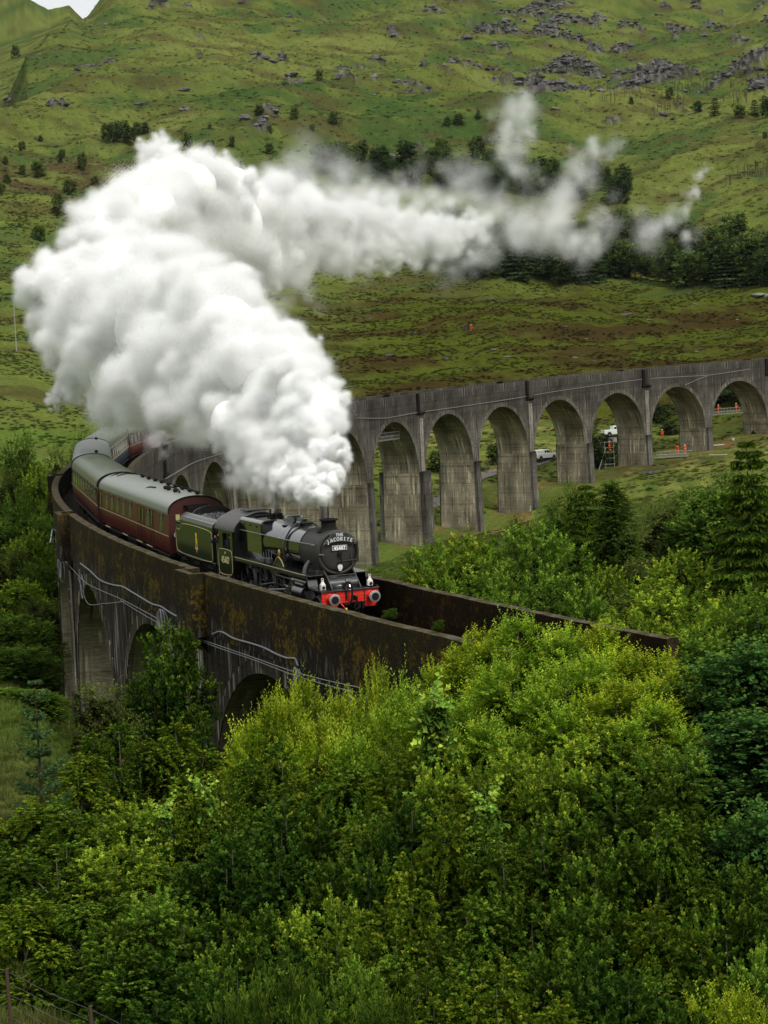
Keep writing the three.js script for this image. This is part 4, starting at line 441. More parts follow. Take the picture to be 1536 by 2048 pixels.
// ---- carriages
function carriage(label, sF, scheme, o = {}) {
  const T = vehicle('railway_carriage', label, 'railway carriage', sF, sF + 19.9, 'carriages of the steam train'), Lh = 9.85, up = { maroon: M.maroon, cream: M.cream, creamMaroon: M.cream }[scheme], low = { maroon: M.maroon, cream: M.blue, creamMaroon: M.maroon }[scheme];
  const end = [[-1.28, 1.1], [-1.38, 1.45], [-1.39, 2.3], [-1.34, 3.05]];
  for (const x of [-1, 1]) { // sides follow the slight tumblehome
    const side = (y0, y1, m, name) => { const f = (y) => { for (let i = 0; i < 3; i++) if (y <= end[i + 1][1] + 1e-6) return lerp(end[i][0], end[i + 1][0], (y - end[i][1]) / (end[i + 1][1] - end[i][1])); }; const ys = [y0, ...end.map((e) => e[1]).filter((y) => y > y0 && y < y1), y1]; return mesh(name, surf(1, ys.length - 1, (u, v, i, j) => [-x * f(ys[j]), ys[j], lerp(-Lh, Lh, u)], x > 0), m, T); };
    const low_ = side(1.1, 1.95, low, 'lower_panel'), up_ = side(1.95, 3.05, up, 'upper_panel');
    if (scheme !== 'cream') { mesh('lining', rbox(0.012, 0.03, 19.6, x * 1.396, 1.95, 0, 0.004), M.lining, low_); mesh('lining', rbox(0.012, 0.02, 19.6, x * 1.35, 3.0, 0, 0.004), M.lining, up_); }
    const W = o.windows ?? [-8.2, -6.1, -4.1, -2.0, 0, 2.0, 4.1, 6.1, 8.2], D = o.doors ?? [-9.3, 9.3];
    for (const z of W) { const w = o.ww ?? 1.25, f = mesh('window', [rbox(0.03, 0.86, 0.05, x * 1.375, 2.5, z - w / 2, 0.01), rbox(0.03, 0.86, 0.05, x * 1.375, 2.5, z + w / 2, 0.01), rbox(0.03, 0.05, w, x * 1.37, 2.92, z, 0.01), rbox(0.03, 0.05, w, x * 1.395, 2.08, z, 0.01), rbox(0.025, 0.04, w, x * 1.375, 2.68, z, 0.01)], M.dull, up_); mesh('pane', put(new THREE.BoxGeometry(0.016, 0.84, w), [x * 1.375, 2.5, z], [0, 0, x * 0.06]), M.glass, f); }
    for (const z of D) { const dm = mesh('door', [rbox(0.016, 1.78, 0.03, x * 1.392, 2.1, z - 0.34, 0.005), rbox(0.016, 1.78, 0.03, x * 1.392, 2.1, z + 0.34, 0.005)], M.soot, up_); mesh('pane', put(new THREE.BoxGeometry(0.02, 0.72, 0.34), [x * 1.38, 2.52, z], [0, 0, x * 0.06]), M.glass, dm); mesh('handle', rbox(0.05, 0.03, 0.12, x * 1.41, 1.95, z + 0.24, 0.01), M.brass, dm); }
    mesh('step_board', rbox(0.16, 0.04, 19, x * 1.3, 0.95, 0, 0.01), M.under, T);
    if (o.stepLight) for (const z of [-7.5, -2.2, 1.9, 4.6]) mesh('step_mark', rbox(0.03, 0.05, 1.5, x * 1.36, 1.03, z, 0.005), std(0.5, 0.4, 0.2, 0.7), T);
  }
  { const pr = []; for (let i = 0; i <= 16; i++) { const a = i / 16 * PI; pr.push([-1.37 * cos(a), 3.05 + 0.8 * pow(sin(a), 0.82)]); } const roof = mesh('roof', surf(60, 16, (u, v, i, j) => { const p = pr[j], z = lerp(-Lh - 0.05, Lh + 0.05, u); return [p[0], p[1] + (i % 3 === 0 ? 0.006 : 0) + n2(z * 1.7 + sF, j) * 0.006, z]; }, true), o.roof ?? M.roofGreen, T);
    mesh('gutter', [rbox(0.03, 0.05, 19.7, -1.375, 3.06, 0, 0.01), rbox(0.03, 0.05, 19.7, 1.375, 3.06, 0, 0.01)], M.dull, roof); for (const z of [-9.88, 9.88]) mesh('end_rib', tube(pr.map((p) => [p[0] * 1.01, p[1] + 0.01, z]), 0.035, 6, 30), o.rib ?? M.soot, roof);
    for (let i = 0; i < (o.vents ?? 12); i++) { const z = -8.8 + i * (17.6 / ((o.vents ?? 12) - 1)); if (o.ventFrom != null && z < o.ventFrom) continue; mesh('roof_vent', [cyl(0.06, 0.1, 0.1, 0.35, 3.85, z, [0, 0, 0], 10), ball(0.13, 0.35, 3.92, z, [1, 0.7, 1.2], 10)], M.soot, roof); }
    if (o.pipes) { mesh('roof_pipe', [tube([[-0.1, 3.87, 3.4], [-0.1, 3.93, 3.6], [-0.1, 3.93, 6.4], [-0.3, 3.9, 7.6]], 0.04, 6, 20), tube([[0.5, 3.87, 3.4], [0.5, 3.9, 3.6], [0.5, 3.9, 7.6]], 0.04, 6, 20), tube([[-0.95, 3.58, 1.2], [-0.7, 3.76, 1.4], [-0.5, 3.84, 2.6]], 0.035, 6, 16), ...[4.2, 5.0, 6.6].map((z) => ball(0.13, -0.3, 3.92, z, [1, 0.8, 1], 10))], M.soot, roof); mesh('roof_pipe', [tube([[-1.3, 3.2, -9.0], [-0.8, 3.7, -9.1], [0, 3.9, -9.2], [0.9, 3.65, -9.2]], 0.04, 6, 30), tube([[-0.6, 3.8, -8.1], [0, 3.9, -8.2], [0.6, 3.8, -8.3]], 0.035, 6, 20)], M.soot, roof); } }
  for (const e of [1, -1]) { const en = mesh('end_wall', put(extr([...end, ...[0.12, 0.3, 0.5, 0.7, 0.88].map((t) => [-1.37 * cos(t * PI), 3.05 + 0.8 * pow(sin(t * PI), 0.82)]), ...end.slice().reverse().map(([a, b]) => [-a, b])], 0.05), [0, 0, e > 0 ? Lh - 0.045 : -Lh - 0.005]), scheme === 'cream' ? M.blue : std(0.05, 0.008, 0.006, 0.5), T); mesh('gangway', [rbox(0.95, 2.15, 0.3, 0, 2.3, e * (Lh + 0.16), 0.04), rbox(1.2, 0.1, 0.25, 0, 3.42, e * (Lh + 0.14))], M.soot, en); mesh('buffer', [cyl(0.12, 0.14, 0.4, -0.86, 1.05, e * (Lh + 0.1), [PI / 2, 0, 0]), cyl(0.12, 0.14, 0.4, 0.86, 1.05, e * (Lh + 0.1), [PI / 2, 0, 0])].slice(0, 1), M.under, en);
    if (o.front && e > 0) { mesh('warning_notice', rbox(0.2, 0.28, 0.02, -0.92, 2.86, Lh + 0.02, 0.005), std(0.4, 0.36, 0.14, 0.6), en); mesh('letter_mark', plane(0.34, 0.34, -1.06, 2.02, Lh + 0.022), text('C', 1, 1, (c, W, H, s) => { c.clearRect(0, 0, W, H); c.fillStyle = '#e4e4e0'; c.font = 'bold 480px sans-serif'; c.textAlign = 'center'; c.textBaseline = 'middle'; c.fillText(s, W / 2, H / 2 + 20); }, { alphaTest: 0.5 }), en); } }
  for (const z of [-7.0, 7.0]) { const bg = mesh('bogie', [rbox(0.1, 0.26, 3.4, -1.0, 0.62, z, 0.04), rbox(0.1, 0.26, 3.4, 1.0, 0.62, z, 0.04), rbox(2.0, 0.2, 0.5, 0, 0.62, z)], M.under, T); for (const x of [-1, 1]) for (const d of [-1.3, 1.3]) mesh('bogie_wheel', [cyl(0.46, 0.46, 0.12, x * 0.76, 0.46, z + d, [0, 0, PI / 2], 28), rbox(0.14, 0.26, 0.3, x * 1.05, 0.5, z + d, 0.03)], M.under, bg); }
  mesh('underframe', [box(2.2, 0.22, 19.2, 0, 0.98, 0), rbox(0.6, 0.45, 1.6, -0.8, 0.68, -1.4), rbox(0.6, 0.45, 1.2, 0.8, 0.68, 1), cyl(0.25, 0.25, 0.8, -0.5, 0.65, 2.2, [PI / 2, 0, 0])], M.under, T);
  if (o.number) mesh('running_number', [rbox(0.01, 0.1, 0.55, -1.372, 1.62, 8.7, 0.004), rbox(0.01, 0.07, 0.4, -1.36, 1.42, 8.6, 0.004)], std(0.2, 0.1, 0.04, 0.6), T);
  return T;
}
const S0 = 20.45, CL = 20.35;
carriage('maroon brake carriage with green grey roof coupled right behind the tender', S0, 'maroon', { windows: [-7.4, -5.7, -4.0, -2.2, -0.3, 4.6, 8.0], ww: 0.75, doors: [-9.3, 2.3, 3.3, 5.6], vents: 11, ventFrom: -5.5, pipes: true, front: true, stepLight: true, number: true, rib: M.soot, roof: std(0.19, 0.205, 0.18, 0.34) });
carriage('maroon carriage with ribbed green roof, second behind the tender', S0 + CL, 'maroon', { vents: 0, roof: M.roofGreen, rib: M.soot });
carriage('carriage with plain grey roof on the tightest bend, third behind the tender', S0 + CL * 2, 'cream', { vents: 2, roof: M.roofGrey, rib: M.dull });
carriage('cream and blue carriage with green roof, fourth behind the tender', S0 + CL * 3, 'cream', { vents: 0, roof: M.roofGreen, rib: M.dull });
carriage('maroon carriage with grey roof half veiled by steam, fifth behind the tender', S0 + CL * 4, 'maroon', { vents: 10, roof: M.roofGrey });
carriage('cream and maroon carriage under the steam, sixth behind the tender', S0 + CL * 5, 'creamMaroon', { vents: 8, roof: M.roofGrey });
// ---------------------------------------------------------------- trees and shrubs: leaf by leaf crowns on limbs
class Leaves {
  constructor(seed) { this.r = rng(seed); this.p = []; this.c = []; this.i = []; }
  leaf(x, y, z, dx, dy, dz, L, W, col) { // a folded leaf from a point along a direction
    const r = this.r; let ux = r() - 0.5, uy = r() * 1.2 + 0.15, uz = r() - 0.5, sx = dy * uz - dz * uy, sy = dz * ux - dx * uz, sz = dx * uy - dy * ux; const sl = W * 0.5 / (hypot(sx, sy, sz) || 1); sx *= sl; sy *= sl; sz *= sl;
    const k = this.p.length / 3, m = 0.45 * L, nl = 0.12 * L / (hypot(ux, uy, uz) || 1);
    this.p.push(x, y, z, x + dx * m + sx + ux * nl, y + dy * m + sy + uy * nl, z + dz * m + sz + uz * nl, x + dx * L, y + dy * L - 0.12 * L, z + dz * L, x + dx * m - sx + ux * nl, y + dy * m - sy + uy * nl, z + dz * m - sz + uz * nl);
    for (let q = 0; q < 4; q++) this.c.push(col[0], col[1], col[2]); this.i.push(k, k + 1, k + 2, k, k + 2, k + 3);
  }
  geo() { const g = new THREE.BufferGeometry(); g.setAttribute('position', new THREE.Float32BufferAttribute(this.p, 3)); g.setAttribute('color', new THREE.Float32BufferAttribute(this.c, 3)); g.setIndex(this.i); return g; }
}
const leafMat = new THREE.MeshPhysicalMaterial({ vertexColors: true, roughness: 0.93, transmission: 0.28, thickness: 0, specularIntensity: 0, side: THREE.DoubleSide });
const needleMat = new THREE.MeshPhysicalMaterial({ vertexColors: true, roughness: 0.95, transmission: 0.2, thickness: 0, specularIntensity: 0, side: THREE.DoubleSide });
const barkMat = { grey: std(0.11, 0.095, 0.08, 0.95), birch: std(0.13, 0.11, 0.085, 0.9), brown: std(0.07, 0.05, 0.035, 0.95), dead: std(0.05, 0.04, 0.036, 0.95) };
const taper = (pts, r0, r1, n = 6) => { const c = new THREE.CatmullRomCurve3(pts.map((p) => V(...p))), seg = max(3, pts.length * 3), g = new THREE.TubeGeometry(c, seg, 1, n), P = g.attributes.position; for (let i = 0; i <= seg; i++) { const o = c.getPointAt(i / seg), r = lerp(r0, r1, i / seg); for (let j = 0; j <= n; j++) { const k = i * (n + 1) + j; P.setXYZ(k, o.x + (P.getX(k) - o.x) * r, o.y + (P.getY(k) - o.y) * r, o.z + (P.getZ(k) - o.z) * r); } } g.computeVertexNormals(); return g; };
// broadleaf: w wide, h tall, crown from y0 up; lobes of twigs; rise pulls twigs upward, droop bends their tips down
function broadleaf(o) {
  if (o.seed < 69 && o.seed > 60) { const k = o.seed % 2 ? [0.72, 0.8, 0.9] : [1.2, 1.14, 1]; o = { ...o, cols: o.cols.map((c) => c.map((x, i) => x * k[i])) }; }
  const L = new Leaves(o.seed), r = L.r, { w, h } = o, y0 = o.y0 ?? 0.12 * h, wood = [], lobes = [], top = [0, h * 0.8, 0];
  for (let i = 0; i < o.lobes; i++) {
    const t = (i + 0.5) / o.lobes, a = i * 2.4 + r() * 0.8, prof = o.cone ? pow(1 - t, 0.9) * 1.0 + 0.03 : sqrt(max(0.02, 1 - pow((t - 0.42) / 0.62, 2))), ra = w * 0.5 * prof * (0.45 + 0.4 * r());
    lobes.push([cos(a) * ra, lerp(y0 + 0.05 * h, h * 0.9, pow(t, 0.9)), sin(a) * ra, w * (o.lobeR ?? 0.24) * (0.75 + 0.5 * r()) * (o.cone ? 0.55 + 0.6 * (1 - t) : 1)]);
  }
  wood.push(taper([[0, -1.5, 0], [0.05 * w * (r() - 0.5), h * 0.3, 0.04 * w], [0.06 * w * (r() - 0.5), h * 0.62, 0], [0, h * 0.92, 0]], 0.012 * h + 0.02, 0.01, 7));
  for (const [x, y, z, R] of lobes) {
    const b = [x * 0.06, max(0.05 * h, y - hypot(x, z) * (0.8 + r() * 0.5) - 0.3), z * 0.06]; wood.push(taper([b, [x * 0.5, lerp(b[1], y, 0.6), z * 0.5], [x, y, z], [x * 1.12, y + R * 0.7, z * 1.12]], 0.006 * h + 0.006, 0.006, 5));
    const lt = 0.68 + 0.55 * r(), twigs = o.twigs;
    for (let k = 0; k < (o.fill ?? 150); k++) { const a = r() * 6.283, b = r() * 2 - 1, q = sqrt(1 - b * b), rr = R * 0.62 * pow(r(), 0.5), f = 0.45 * (0.7 + 0.5 * r()), e = r() * 6.283; L.leaf(x * 0.94 + cos(a) * q * rr, max(0.15, y * 0.96 + b * rr), z * 0.94 + sin(a) * q * rr, cos(e), r() * 0.8 - 0.6, sin(e), o.leaf * 1.9, o.leafW * 2.2, o.cols[0].map((c) => c * f)); }  // larger inner leaves added to block light; crown shade is painted into their colour
    for (let k = 0; k < twigs; k++) {
      let dx = r() * 2 - 1, dy = r() * 1.7 - 0.7, dz = r() * 2 - 1; const dl = hypot(dx, dy, dz) || 1; dx /= dl; dy /= dl; dz /= dl; const ox = x / (w * 0.5) * 0.5, oz = z / (w * 0.5) * 0.5; dx += ox; dz += oz; dy += o.rise ?? 0.3; const q = 1 / hypot(dx, dy, dz); dx *= q; dy *= q; dz *= q;
      const s0 = R * (0.45 + 0.5 * pow(r(), 0.6)), len = (o.twig ?? 0.5) * (0.6 + 0.8 * r()) * (r() < 0.06 ? 1.7 : 1), px = x + dx * s0, py = y + dy * s0 * 0.92, pz = z + dz * s0; if (py < 0.1) continue;
      const n = o.leaves, tint = lt * (0.7 + 0.56 * r()), young = r() < (o.young ?? 0.25) * (0.8 + dy * 1.7), tb = 0.3 * (r() - 0.5);  // young pale tips, weighted upward to paint highlights onto the crown tops
      for (let i = 0; i < n; i++) {
        const t = (i + r() * 0.6) / n, bend = (o.droop ?? 0) * t * t * len + (o.rise ?? 0) * -0.25 * t * t * len, ang = i * 2.4 + r(), cx = px + dx * len * t, cy = py + dy * len * t - bend, cz = pz + dz * len * t;
        let ex = cos(ang), ez = sin(ang), ey = (o.leafUp ?? 0.1) + 0.5 * (r() - 0.5); ex = ex * 0.85 + dx * 0.45; ez = ez * 0.85 + dz * 0.45; ey += dy * 0.5 - (o.droop ?? 0) * 0.4; const el = 1 / (hypot(ex, ey, ez) || 1);
        const c = young && t > 0.55 ? o.cols[2] : r() < 0.5 ? o.cols[0] : o.cols[1], f = tint * (0.8 + 0.4 * r()), sc = (0.7 + 0.5 * r()) * (1 - 0.35 * t * t);
        L.leaf(cx, cy, cz, ex * el, ey * el, ez * el, o.leaf * sc, o.leafW * sc, [c[0] * f * (1 + tb), c[1] * f, c[2] * f]);
      }
    }
  }
  return { crown: L.geo(), trunk: join(wood), bark: o.bark ?? 'grey', mat: leafMat, w, h };
}
function conifer(o) { // whorls of drooping boughs carrying needle sprays
  const L = new Leaves(o.seed), r = L.r, { w, h } = o, wood = [taper([[0, -1, 0], [0, h * 0.5, 0], [0, h * 0.97, 0]], 0.016 * h + 0.03, 0.015, 7)], N = o.whorls;
  for (let i = 0; i < N; i++) {
    const t = i / (N - 1), y = lerp(o.y0 ?? 0.06 * h, h * 0.97, t) + (r() - 0.5) * 0.3 * h / N, R = w * 0.5 * (pow(1 - t, o.pow ?? 0.85) * 0.96 + 0.035), nb = o.boughs - floor(t * 3);
    for (let b = 0; b < nb; b++) {
      const a = (b + r() * 0.7) / nb * 2 * PI + i * 0.7, len = R * (0.42 + 0.7 * r()), up = lerp(o.up0 ?? -0.12, 0.75, pow(t, 2)), ca = cos(a), sa = sin(a), lt = 0.8 + 0.4 * r();
      wood.push(rod([0, y, 0], [ca * len * 0.9, y + len * up * 0.9 - 0.1 * len, sa * len * 0.9], 0.008 * (1 - t) * h * 0.25 + 0.008, 4));
      const sprays = max(4, Math.round(len * o.sprays));
      for (let k = 0; k < sprays; k++) {
        const q = (k + 0.6) / sprays, d = len * q, bx = ca * d, bz = sa * d, by = y + d * up - (o.sag ?? 0.25) * d * q + 0.12 * len * q * q * q, side = (k % 2 ? 1 : -1), sl = (o.spray ?? 0.5) * (1.1 - q) * min(1.4, len) + 0.12;
        for (const sd of k === sprays - 1 ? [0] : [side, -side * 0.8]) { const ya = a + sd * 0.95, ex = cos(ya), ez = sin(ya); for (let n = 0; n < o.needles; n++) { const tt = (n + r()) / o.needles, c = tt > 0.75 && r() < (o.young ?? 0.4) ? o.cols[2] : r() < 0.5 ? o.cols[0] : o.cols[1], f = lt * (0.75 + 0.5 * r()), v = ya + (r() - 0.5) * 2.1, dy = -(o.hang ?? 0.3) + (r() - 0.5) * 0.9 + up * 0.5, el = 1 / hypot(1, dy); L.leaf(bx + ex * sl * tt, by - (o.hang ?? 0.3) * sl * tt * 0.7, bz + ez * sl * tt, cos(v) * el, dy * el, sin(v) * el, o.needle * (0.7 + 0.6 * r()), o.needleW, [c[0] * f, c[1] * f, c[2] * f]); } }
      }
    }
  }
  return { crown: L.geo(), trunk: join(wood), bark: 'brown', mat: needleMat, w, h };
}
const YEL = [[0.15, 0.245, 0.012], [0.21, 0.315, 0.018], [0.34, 0.44, 0.035]], MID = [[0.088, 0.155, 0.014], [0.135, 0.215, 0.021], [0.25, 0.34, 0.033]], OLI = [[0.07, 0.122, 0.009], [0.105, 0.17, 0.014], [0.21, 0.275, 0.026]], DRK = [[0.036, 0.078, 0.009], [0.056, 0.11, 0.013], [0.125, 0.2, 0.021]], BLU = [[0.05, 0.095, 0.04], [0.065, 0.115, 0.045], [0.12, 0.18, 0.06]];
const KIND = {
  willow: [61, 62].map((seed) => broadleaf({ seed, w: 3.4, h: 4.6, y0: 0.2, lobes: 12, twigs: 88, leaves: 18, twig: 0.44, rise: 0.5, leaf: 0.125, leafW: 0.058, cols: YEL, young: 0.45, lobeR: 0.2 })),
  sallow: [63, 64].map((seed) => broadleaf({ seed, w: 4.2, h: 5.2, y0: 0.3, lobes: 11, twigs: 86, leaves: 17, twig: 0.32, rise: 0.1, leaf: 0.15, leafW: 0.085, cols: MID, young: 0.3, lobeR: 0.235 })),
  birch: [65, 66].map((seed) => broadleaf({ seed, w: 3.6, h: 5.6, y0: 0.4, lobes: 12, twigs: 98, leaves: 20, twig: 0.34, rise: 0.1, droop: 0.45, leaf: 0.1, leafW: 0.085, cols: OLI, young: 0.28, bark: 'birch', lobeR: 0.21 })),
  alder: [67, 68].map((seed) => broadleaf({ seed, w: 4.0, h: 5.4, y0: 0.3, lobes: 11, twigs: 86, leaves: 16, twig: 0.3, rise: 0.1, leaf: 0.14, leafW: 0.12, cols: DRK, young: 0.25, lobeR: 0.23 })),
  sycamore: [69].map((seed) => broadleaf({ seed, w: 5, h: 6, y0: 0.3, lobes: 15, twigs: 85, leaves: 9, twig: 0.5, rise: 0.25, leaf: 0.2, leafW: 0.18, leafUp: -0.1, cols: [[0.035, 0.088, 0.018], [0.05, 0.115, 0.026], [0.1, 0.185, 0.03]], young: 0.25, lobeR: 0.2 })),
  rhododendron: [70].map((seed) => broadleaf({ seed, w: 3, h: 2.6, y0: 0.1, lobes: 12, twigs: 50, leaves: 10, twig: 0.25, rise: 0.5, leaf: 0.17, leafW: 0.055, leafUp: 0.25, cols: [[0.05, 0.1, 0.012], [0.07, 0.13, 0.016], [0.13, 0.2, 0.02]], young: 0.3, lobeR: 0.2 })),
  aspen: [71].map((seed) => broadleaf({ seed, w: 1.0, h: 4.4, y0: 0.3, lobes: 16, cone: true, twigs: 9, leaves: 9, twig: 0.35, rise: 0.2, leaf: 0.15, leafW: 0.12, leafUp: -0.15, cols: [[0.19, 0.34, 0.045], [0.24, 0.39, 0.055], [0.34, 0.47, 0.06]], young: 0.4, lobeR: 0.22 })),
  round: [72, 73].map((seed) => broadleaf({ seed, w: 7, h: 9, y0: 0.8, lobes: 15, twigs: 56, leaves: 11, twig: 0.75, rise: 0.25, leaf: 0.26, leafW: 0.2, cols: [[0.06, 0.12, 0.013], [0.085, 0.155, 0.019], [0.15, 0.23, 0.028]], young: 0.25, lobeR: 0.19 })),
  olive: [74].map((seed) => broadleaf({ seed, w: 5.5, h: 8.5, y0: 0.8, lobes: 18, twigs: 48, leaves: 12, twig: 0.9, rise: 0.25, droop: 0.3, leaf: 0.18, leafW: 0.13, cols: [[0.075, 0.1, 0.02], [0.1, 0.125, 0.026], [0.15, 0.17, 0.035]], young: 0.25, lobeR: 0.17 })),
  spruce: [75].map((seed) => conifer({ seed, w: 6.2, h: 12, whorls: 22, boughs: 8, sprays: 5, spray: 0.6, needles: 14, needle: 0.3, needleW: 0.085, hang: 0.7, pow: 0.7, sag: 0.45, up0: 0.05, cols: [[0.03, 0.062, 0.007], [0.05, 0.095, 0.01], [0.13, 0.2, 0.016]], young: 0.6 })),
  larch: [76].map((seed) => broadleaf({ seed, w: 4.6, h: 10, y0: 0.5, lobes: 52, cone: true, twigs: 34, leaves: 12, twig: 0.45, rise: 0.15, droop: 0.35, leaf: 0.15, leafW: 0.075, cols: [[0.045, 0.085, 0.01], [0.065, 0.115, 0.014], [0.11, 0.17, 0.02]], young: 0.3, lobeR: 0.11, fill: 40 })),
  pine: [77].map((seed) => conifer({ seed, w: 3.0, h: 5.4, whorls: 11, boughs: 6, sprays: 6, spray: 0.4, needles: 16, needle: 0.16, needleW: 0.05, hang: -0.15, up0: 0.22, sag: 0.0, pow: 0.75, cols: [[0.06, 0.115, 0.04], [0.085, 0.15, 0.055], [0.16, 0.25, 0.08]], young: 0.4 })),
  farRound: [78, 79, 80].map((seed) => broadleaf({ seed, w: 7, h: 8, y0: 0.5, lobes: 11, fill: 16, twigs: 30, leaves: 5, twig: 0.9, rise: 0.2, leaf: 0.6, leafW: 0.45, cols: [[0.08, 0.12, 0.026], [0.105, 0.15, 0.034], [0.15, 0.2, 0.045]], young: 0.25, lobeR: 0.21 })),
  farDark: [81, 82].map((seed) => broadleaf({ seed, w: 6, h: 9, y0: 0.5, lobes: 12, fill: 16, twigs: 30, leaves: 5, twig: 0.8, rise: 0.2, leaf: 0.55, leafW: 0.4, cols: [[0.055, 0.09, 0.028], [0.07, 0.115, 0.034], [0.11, 0.16, 0.045]], young: 0.2, lobeR: 0.2 })),
  farPine: [83].map((seed) => conifer({ seed, w: 5, h: 9, whorls: 10, boughs: 7, sprays: 1.6, spray: 0.5, needles: 5, needle: 0.6, needleW: 0.25, cols: [[0.055, 0.092, 0.034], [0.072, 0.118, 0.04], [0.11, 0.165, 0.05]], pow: 0.6 })),
};
const LABELS = new Set();
const protos = new Map(), turnR = rng(99);
function tree(name, kind, x, z, topY, width, label, group, category = 'tree', dip = 0.3) { // grown from the ground up to topY
  const K = KIND[kind], v = floor(turnR() * K.length), g = K[v], y = land(x, z) - dip, id = name + kind + v; let o;
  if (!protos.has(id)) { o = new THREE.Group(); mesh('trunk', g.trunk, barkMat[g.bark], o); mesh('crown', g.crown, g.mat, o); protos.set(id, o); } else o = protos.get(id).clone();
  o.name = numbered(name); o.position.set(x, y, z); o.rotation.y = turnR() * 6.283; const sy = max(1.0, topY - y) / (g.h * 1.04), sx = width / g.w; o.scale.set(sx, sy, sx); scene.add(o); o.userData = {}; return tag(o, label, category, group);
}
const NAMES = { willow: 'willow_shrub', sallow: 'willow_tree', birch: 'birch_tree', alder: 'alder_tree', sycamore: 'sycamore_tree', rhododendron: 'rhododendron_bush', aspen: 'aspen_sapling', round: 'broadleaf_tree', olive: 'birch_tree', spruce: 'spruce_tree', larch: 'larch_tree', pine: 'pine_sapling', farRound: 'hillside_tree', farDark: 'hillside_tree', farPine: 'pine_tree' };
const CAT = { willow: 'shrub', rhododendron: 'shrub', aspen: 'sapling', pine: 'sapling' };
function plant(u, v, d, kind, wpx, label, group) { const p = survey(u, v, d); return tree(NAMES[kind], kind, p.x, p.z, p.y, wpx * d / 4159 * 1.12, label, group, CAT[kind] ?? 'tree'); }
const ORD = ['first', 'second', 'third', 'fourth', 'fifth', 'sixth', 'seventh', 'eighth', 'ninth', 'tenth', 'eleventh', 'twelfth', 'thirteenth', 'fourteenth', 'fifteenth', 'sixteenth', 'seventeenth', 'eighteenth', 'nineteenth', 'twentieth'];
const ordered = (list, key, say) => { const rows = new Map(); for (const q of list) { const k = key(q); rows.set(k, [...(rows.get(k) ?? []), q]); } for (const [k, row] of rows) row.sort((a, b) => a[0] - b[0]).forEach((q, i) => (q[5] = say(q, ORD[min(19, i)], k))); return list; };
// right bank behind the near parapet
const BANK = 'leafy trees massed beyond the near parapet';
const bank = [
  [842, 1095, 112, 'sallow', 165, 'leafy green willow whose left side touches the foot of a viaduct pier, nearest the engine'], [925, 1058, 108, 'sallow', 215], [1030, 1060, 106, 'sallow', 225], [1125, 1088, 104, 'sallow', 195], [960, 1130, 100, 'sallow', 200], [1085, 1150, 98, 'sallow', 210], [870, 1170, 98, 'sallow', 170], [1010, 1190, 94, 'sallow', 210], [1150, 1185, 96, 'sallow', 170],
  [1168, 948, 152, 'spruce', 190, 'dense dark green spruce touching the left side of the feathery larch'], [1222, 918, 146, 'larch', 190, 'tall feathery green larch standing in front of the last visible pier bases'], [1338, 985, 165, 'olive', 130, 'round olive green birch alone on the open grass right of the larch'], [1425, 955, 160, 'round', 170, 'dark rounded tree close behind the left side of the tall spruce'], [1492, 852, 118, 'spruce', 225, 'tall bright tipped spruce, the tallest conifer on the right bank'], [1533, 960, 128, 'round', 150, 'dark tree behind the right side of the tall spruce at the picture edge'],
  [1216, 1128, 122, 'sallow', 130, 'pale green bush below the larch'], [1285, 1105, 128, 'olive', 130, 'brownish thin shrub right of the pale green bush'], [1360, 1095, 124, 'sallow', 150, 'fresh green shrub left of the foot of the tall spruce'], [1100, 1010, 170, 'round', 110, 'low dark bush at the foot of the pier beside the earth scar'], [1050, 1040, 185, 'round', 90],
  [1235, 1170, 104, 'olive', 180], [1330, 1150, 98, 'sallow', 230, 'broad green willow with open branches right of the end of the parapet'], [1430, 1190, 92, 'sallow', 220], [1515, 1185, 88, 'sallow', 190], [1390, 1260, 84, 'sallow', 200], [1260, 1220, 88, 'sallow', 190],
];
ordered(bank.filter((q) => !q[5]), (q) => (q[1] < 1125 ? 'back' : 'front'), (q, o, row) => `mid green leafy tree, ${o} from the left in the ${row} row beyond the near parapet`);
for (const [u, v, d, k, w, l] of bank) plant(u, v, d, k, w, l, BANK);
// the bright mound over the end of the viaduct
const MOUND = 'bright shrubs on the mound at the viaduct end';
const mound = [
  [1085, 1232, 63.5, 'willow', 210, 'highest bright yellow green shrub of the mound over the end of the parapet'], [975, 1262, 65, 'willow', 190], [1180, 1250, 62.5, 'willow', 200], [1275, 1300, 61, 'willow', 190], [1350, 1345, 59, 'willow', 170], [905, 1310, 64, 'willow', 150], [1020, 1320, 60, 'willow', 210], [1130, 1315, 59, 'willow', 210], [1230, 1365, 57, 'willow', 200],
  [605, 1362, 71, 'willow', 170, 'bright rounded bush growing up against the last dark arch'], [545, 1392, 70, 'willow', 150], [760, 1335, 68.5, 'willow', 110, 'upright spiky shoots of yellow green willow in front of the dark parapet wall'], [700, 1385, 68, 'willow', 160], [815, 1365, 66, 'willow', 150], [650, 1440, 66, 'willow', 200], [760, 1430, 64, 'willow', 200], [880, 1395, 62, 'willow', 190], [980, 1400, 59, 'willow', 200], [1090, 1410, 57, 'willow', 210], [1310, 1420, 56, 'willow', 180], [1200, 1440, 55, 'sallow', 220],
];
ordered(mound.filter((q) => !q[5]), (q) => (q[1] < 1335 ? 'upper' : q[1] < 1405 ? 'middle' : 'lower'), (q, o, row) => `bright yellow green shrub, ${o} from the left in the ${row} row of the sunny mound`);
for (const [u, v, d, k, w, l] of mound) plant(u, v, d, k, w, l, MOUND);
plant(862, 1296, 56.5, 'aspen', 95, 'tall slim sapling with big drooping leaves standing above the bright shrubs');
plant(968, 1512, 52, 'aspen', 85, 'short light green sapling right of and below the tall slim sapling');
plant(402, 1496, 60, 'aspen', 70, 'yellow tipped young sapling rising from the olive shrubs on the left');
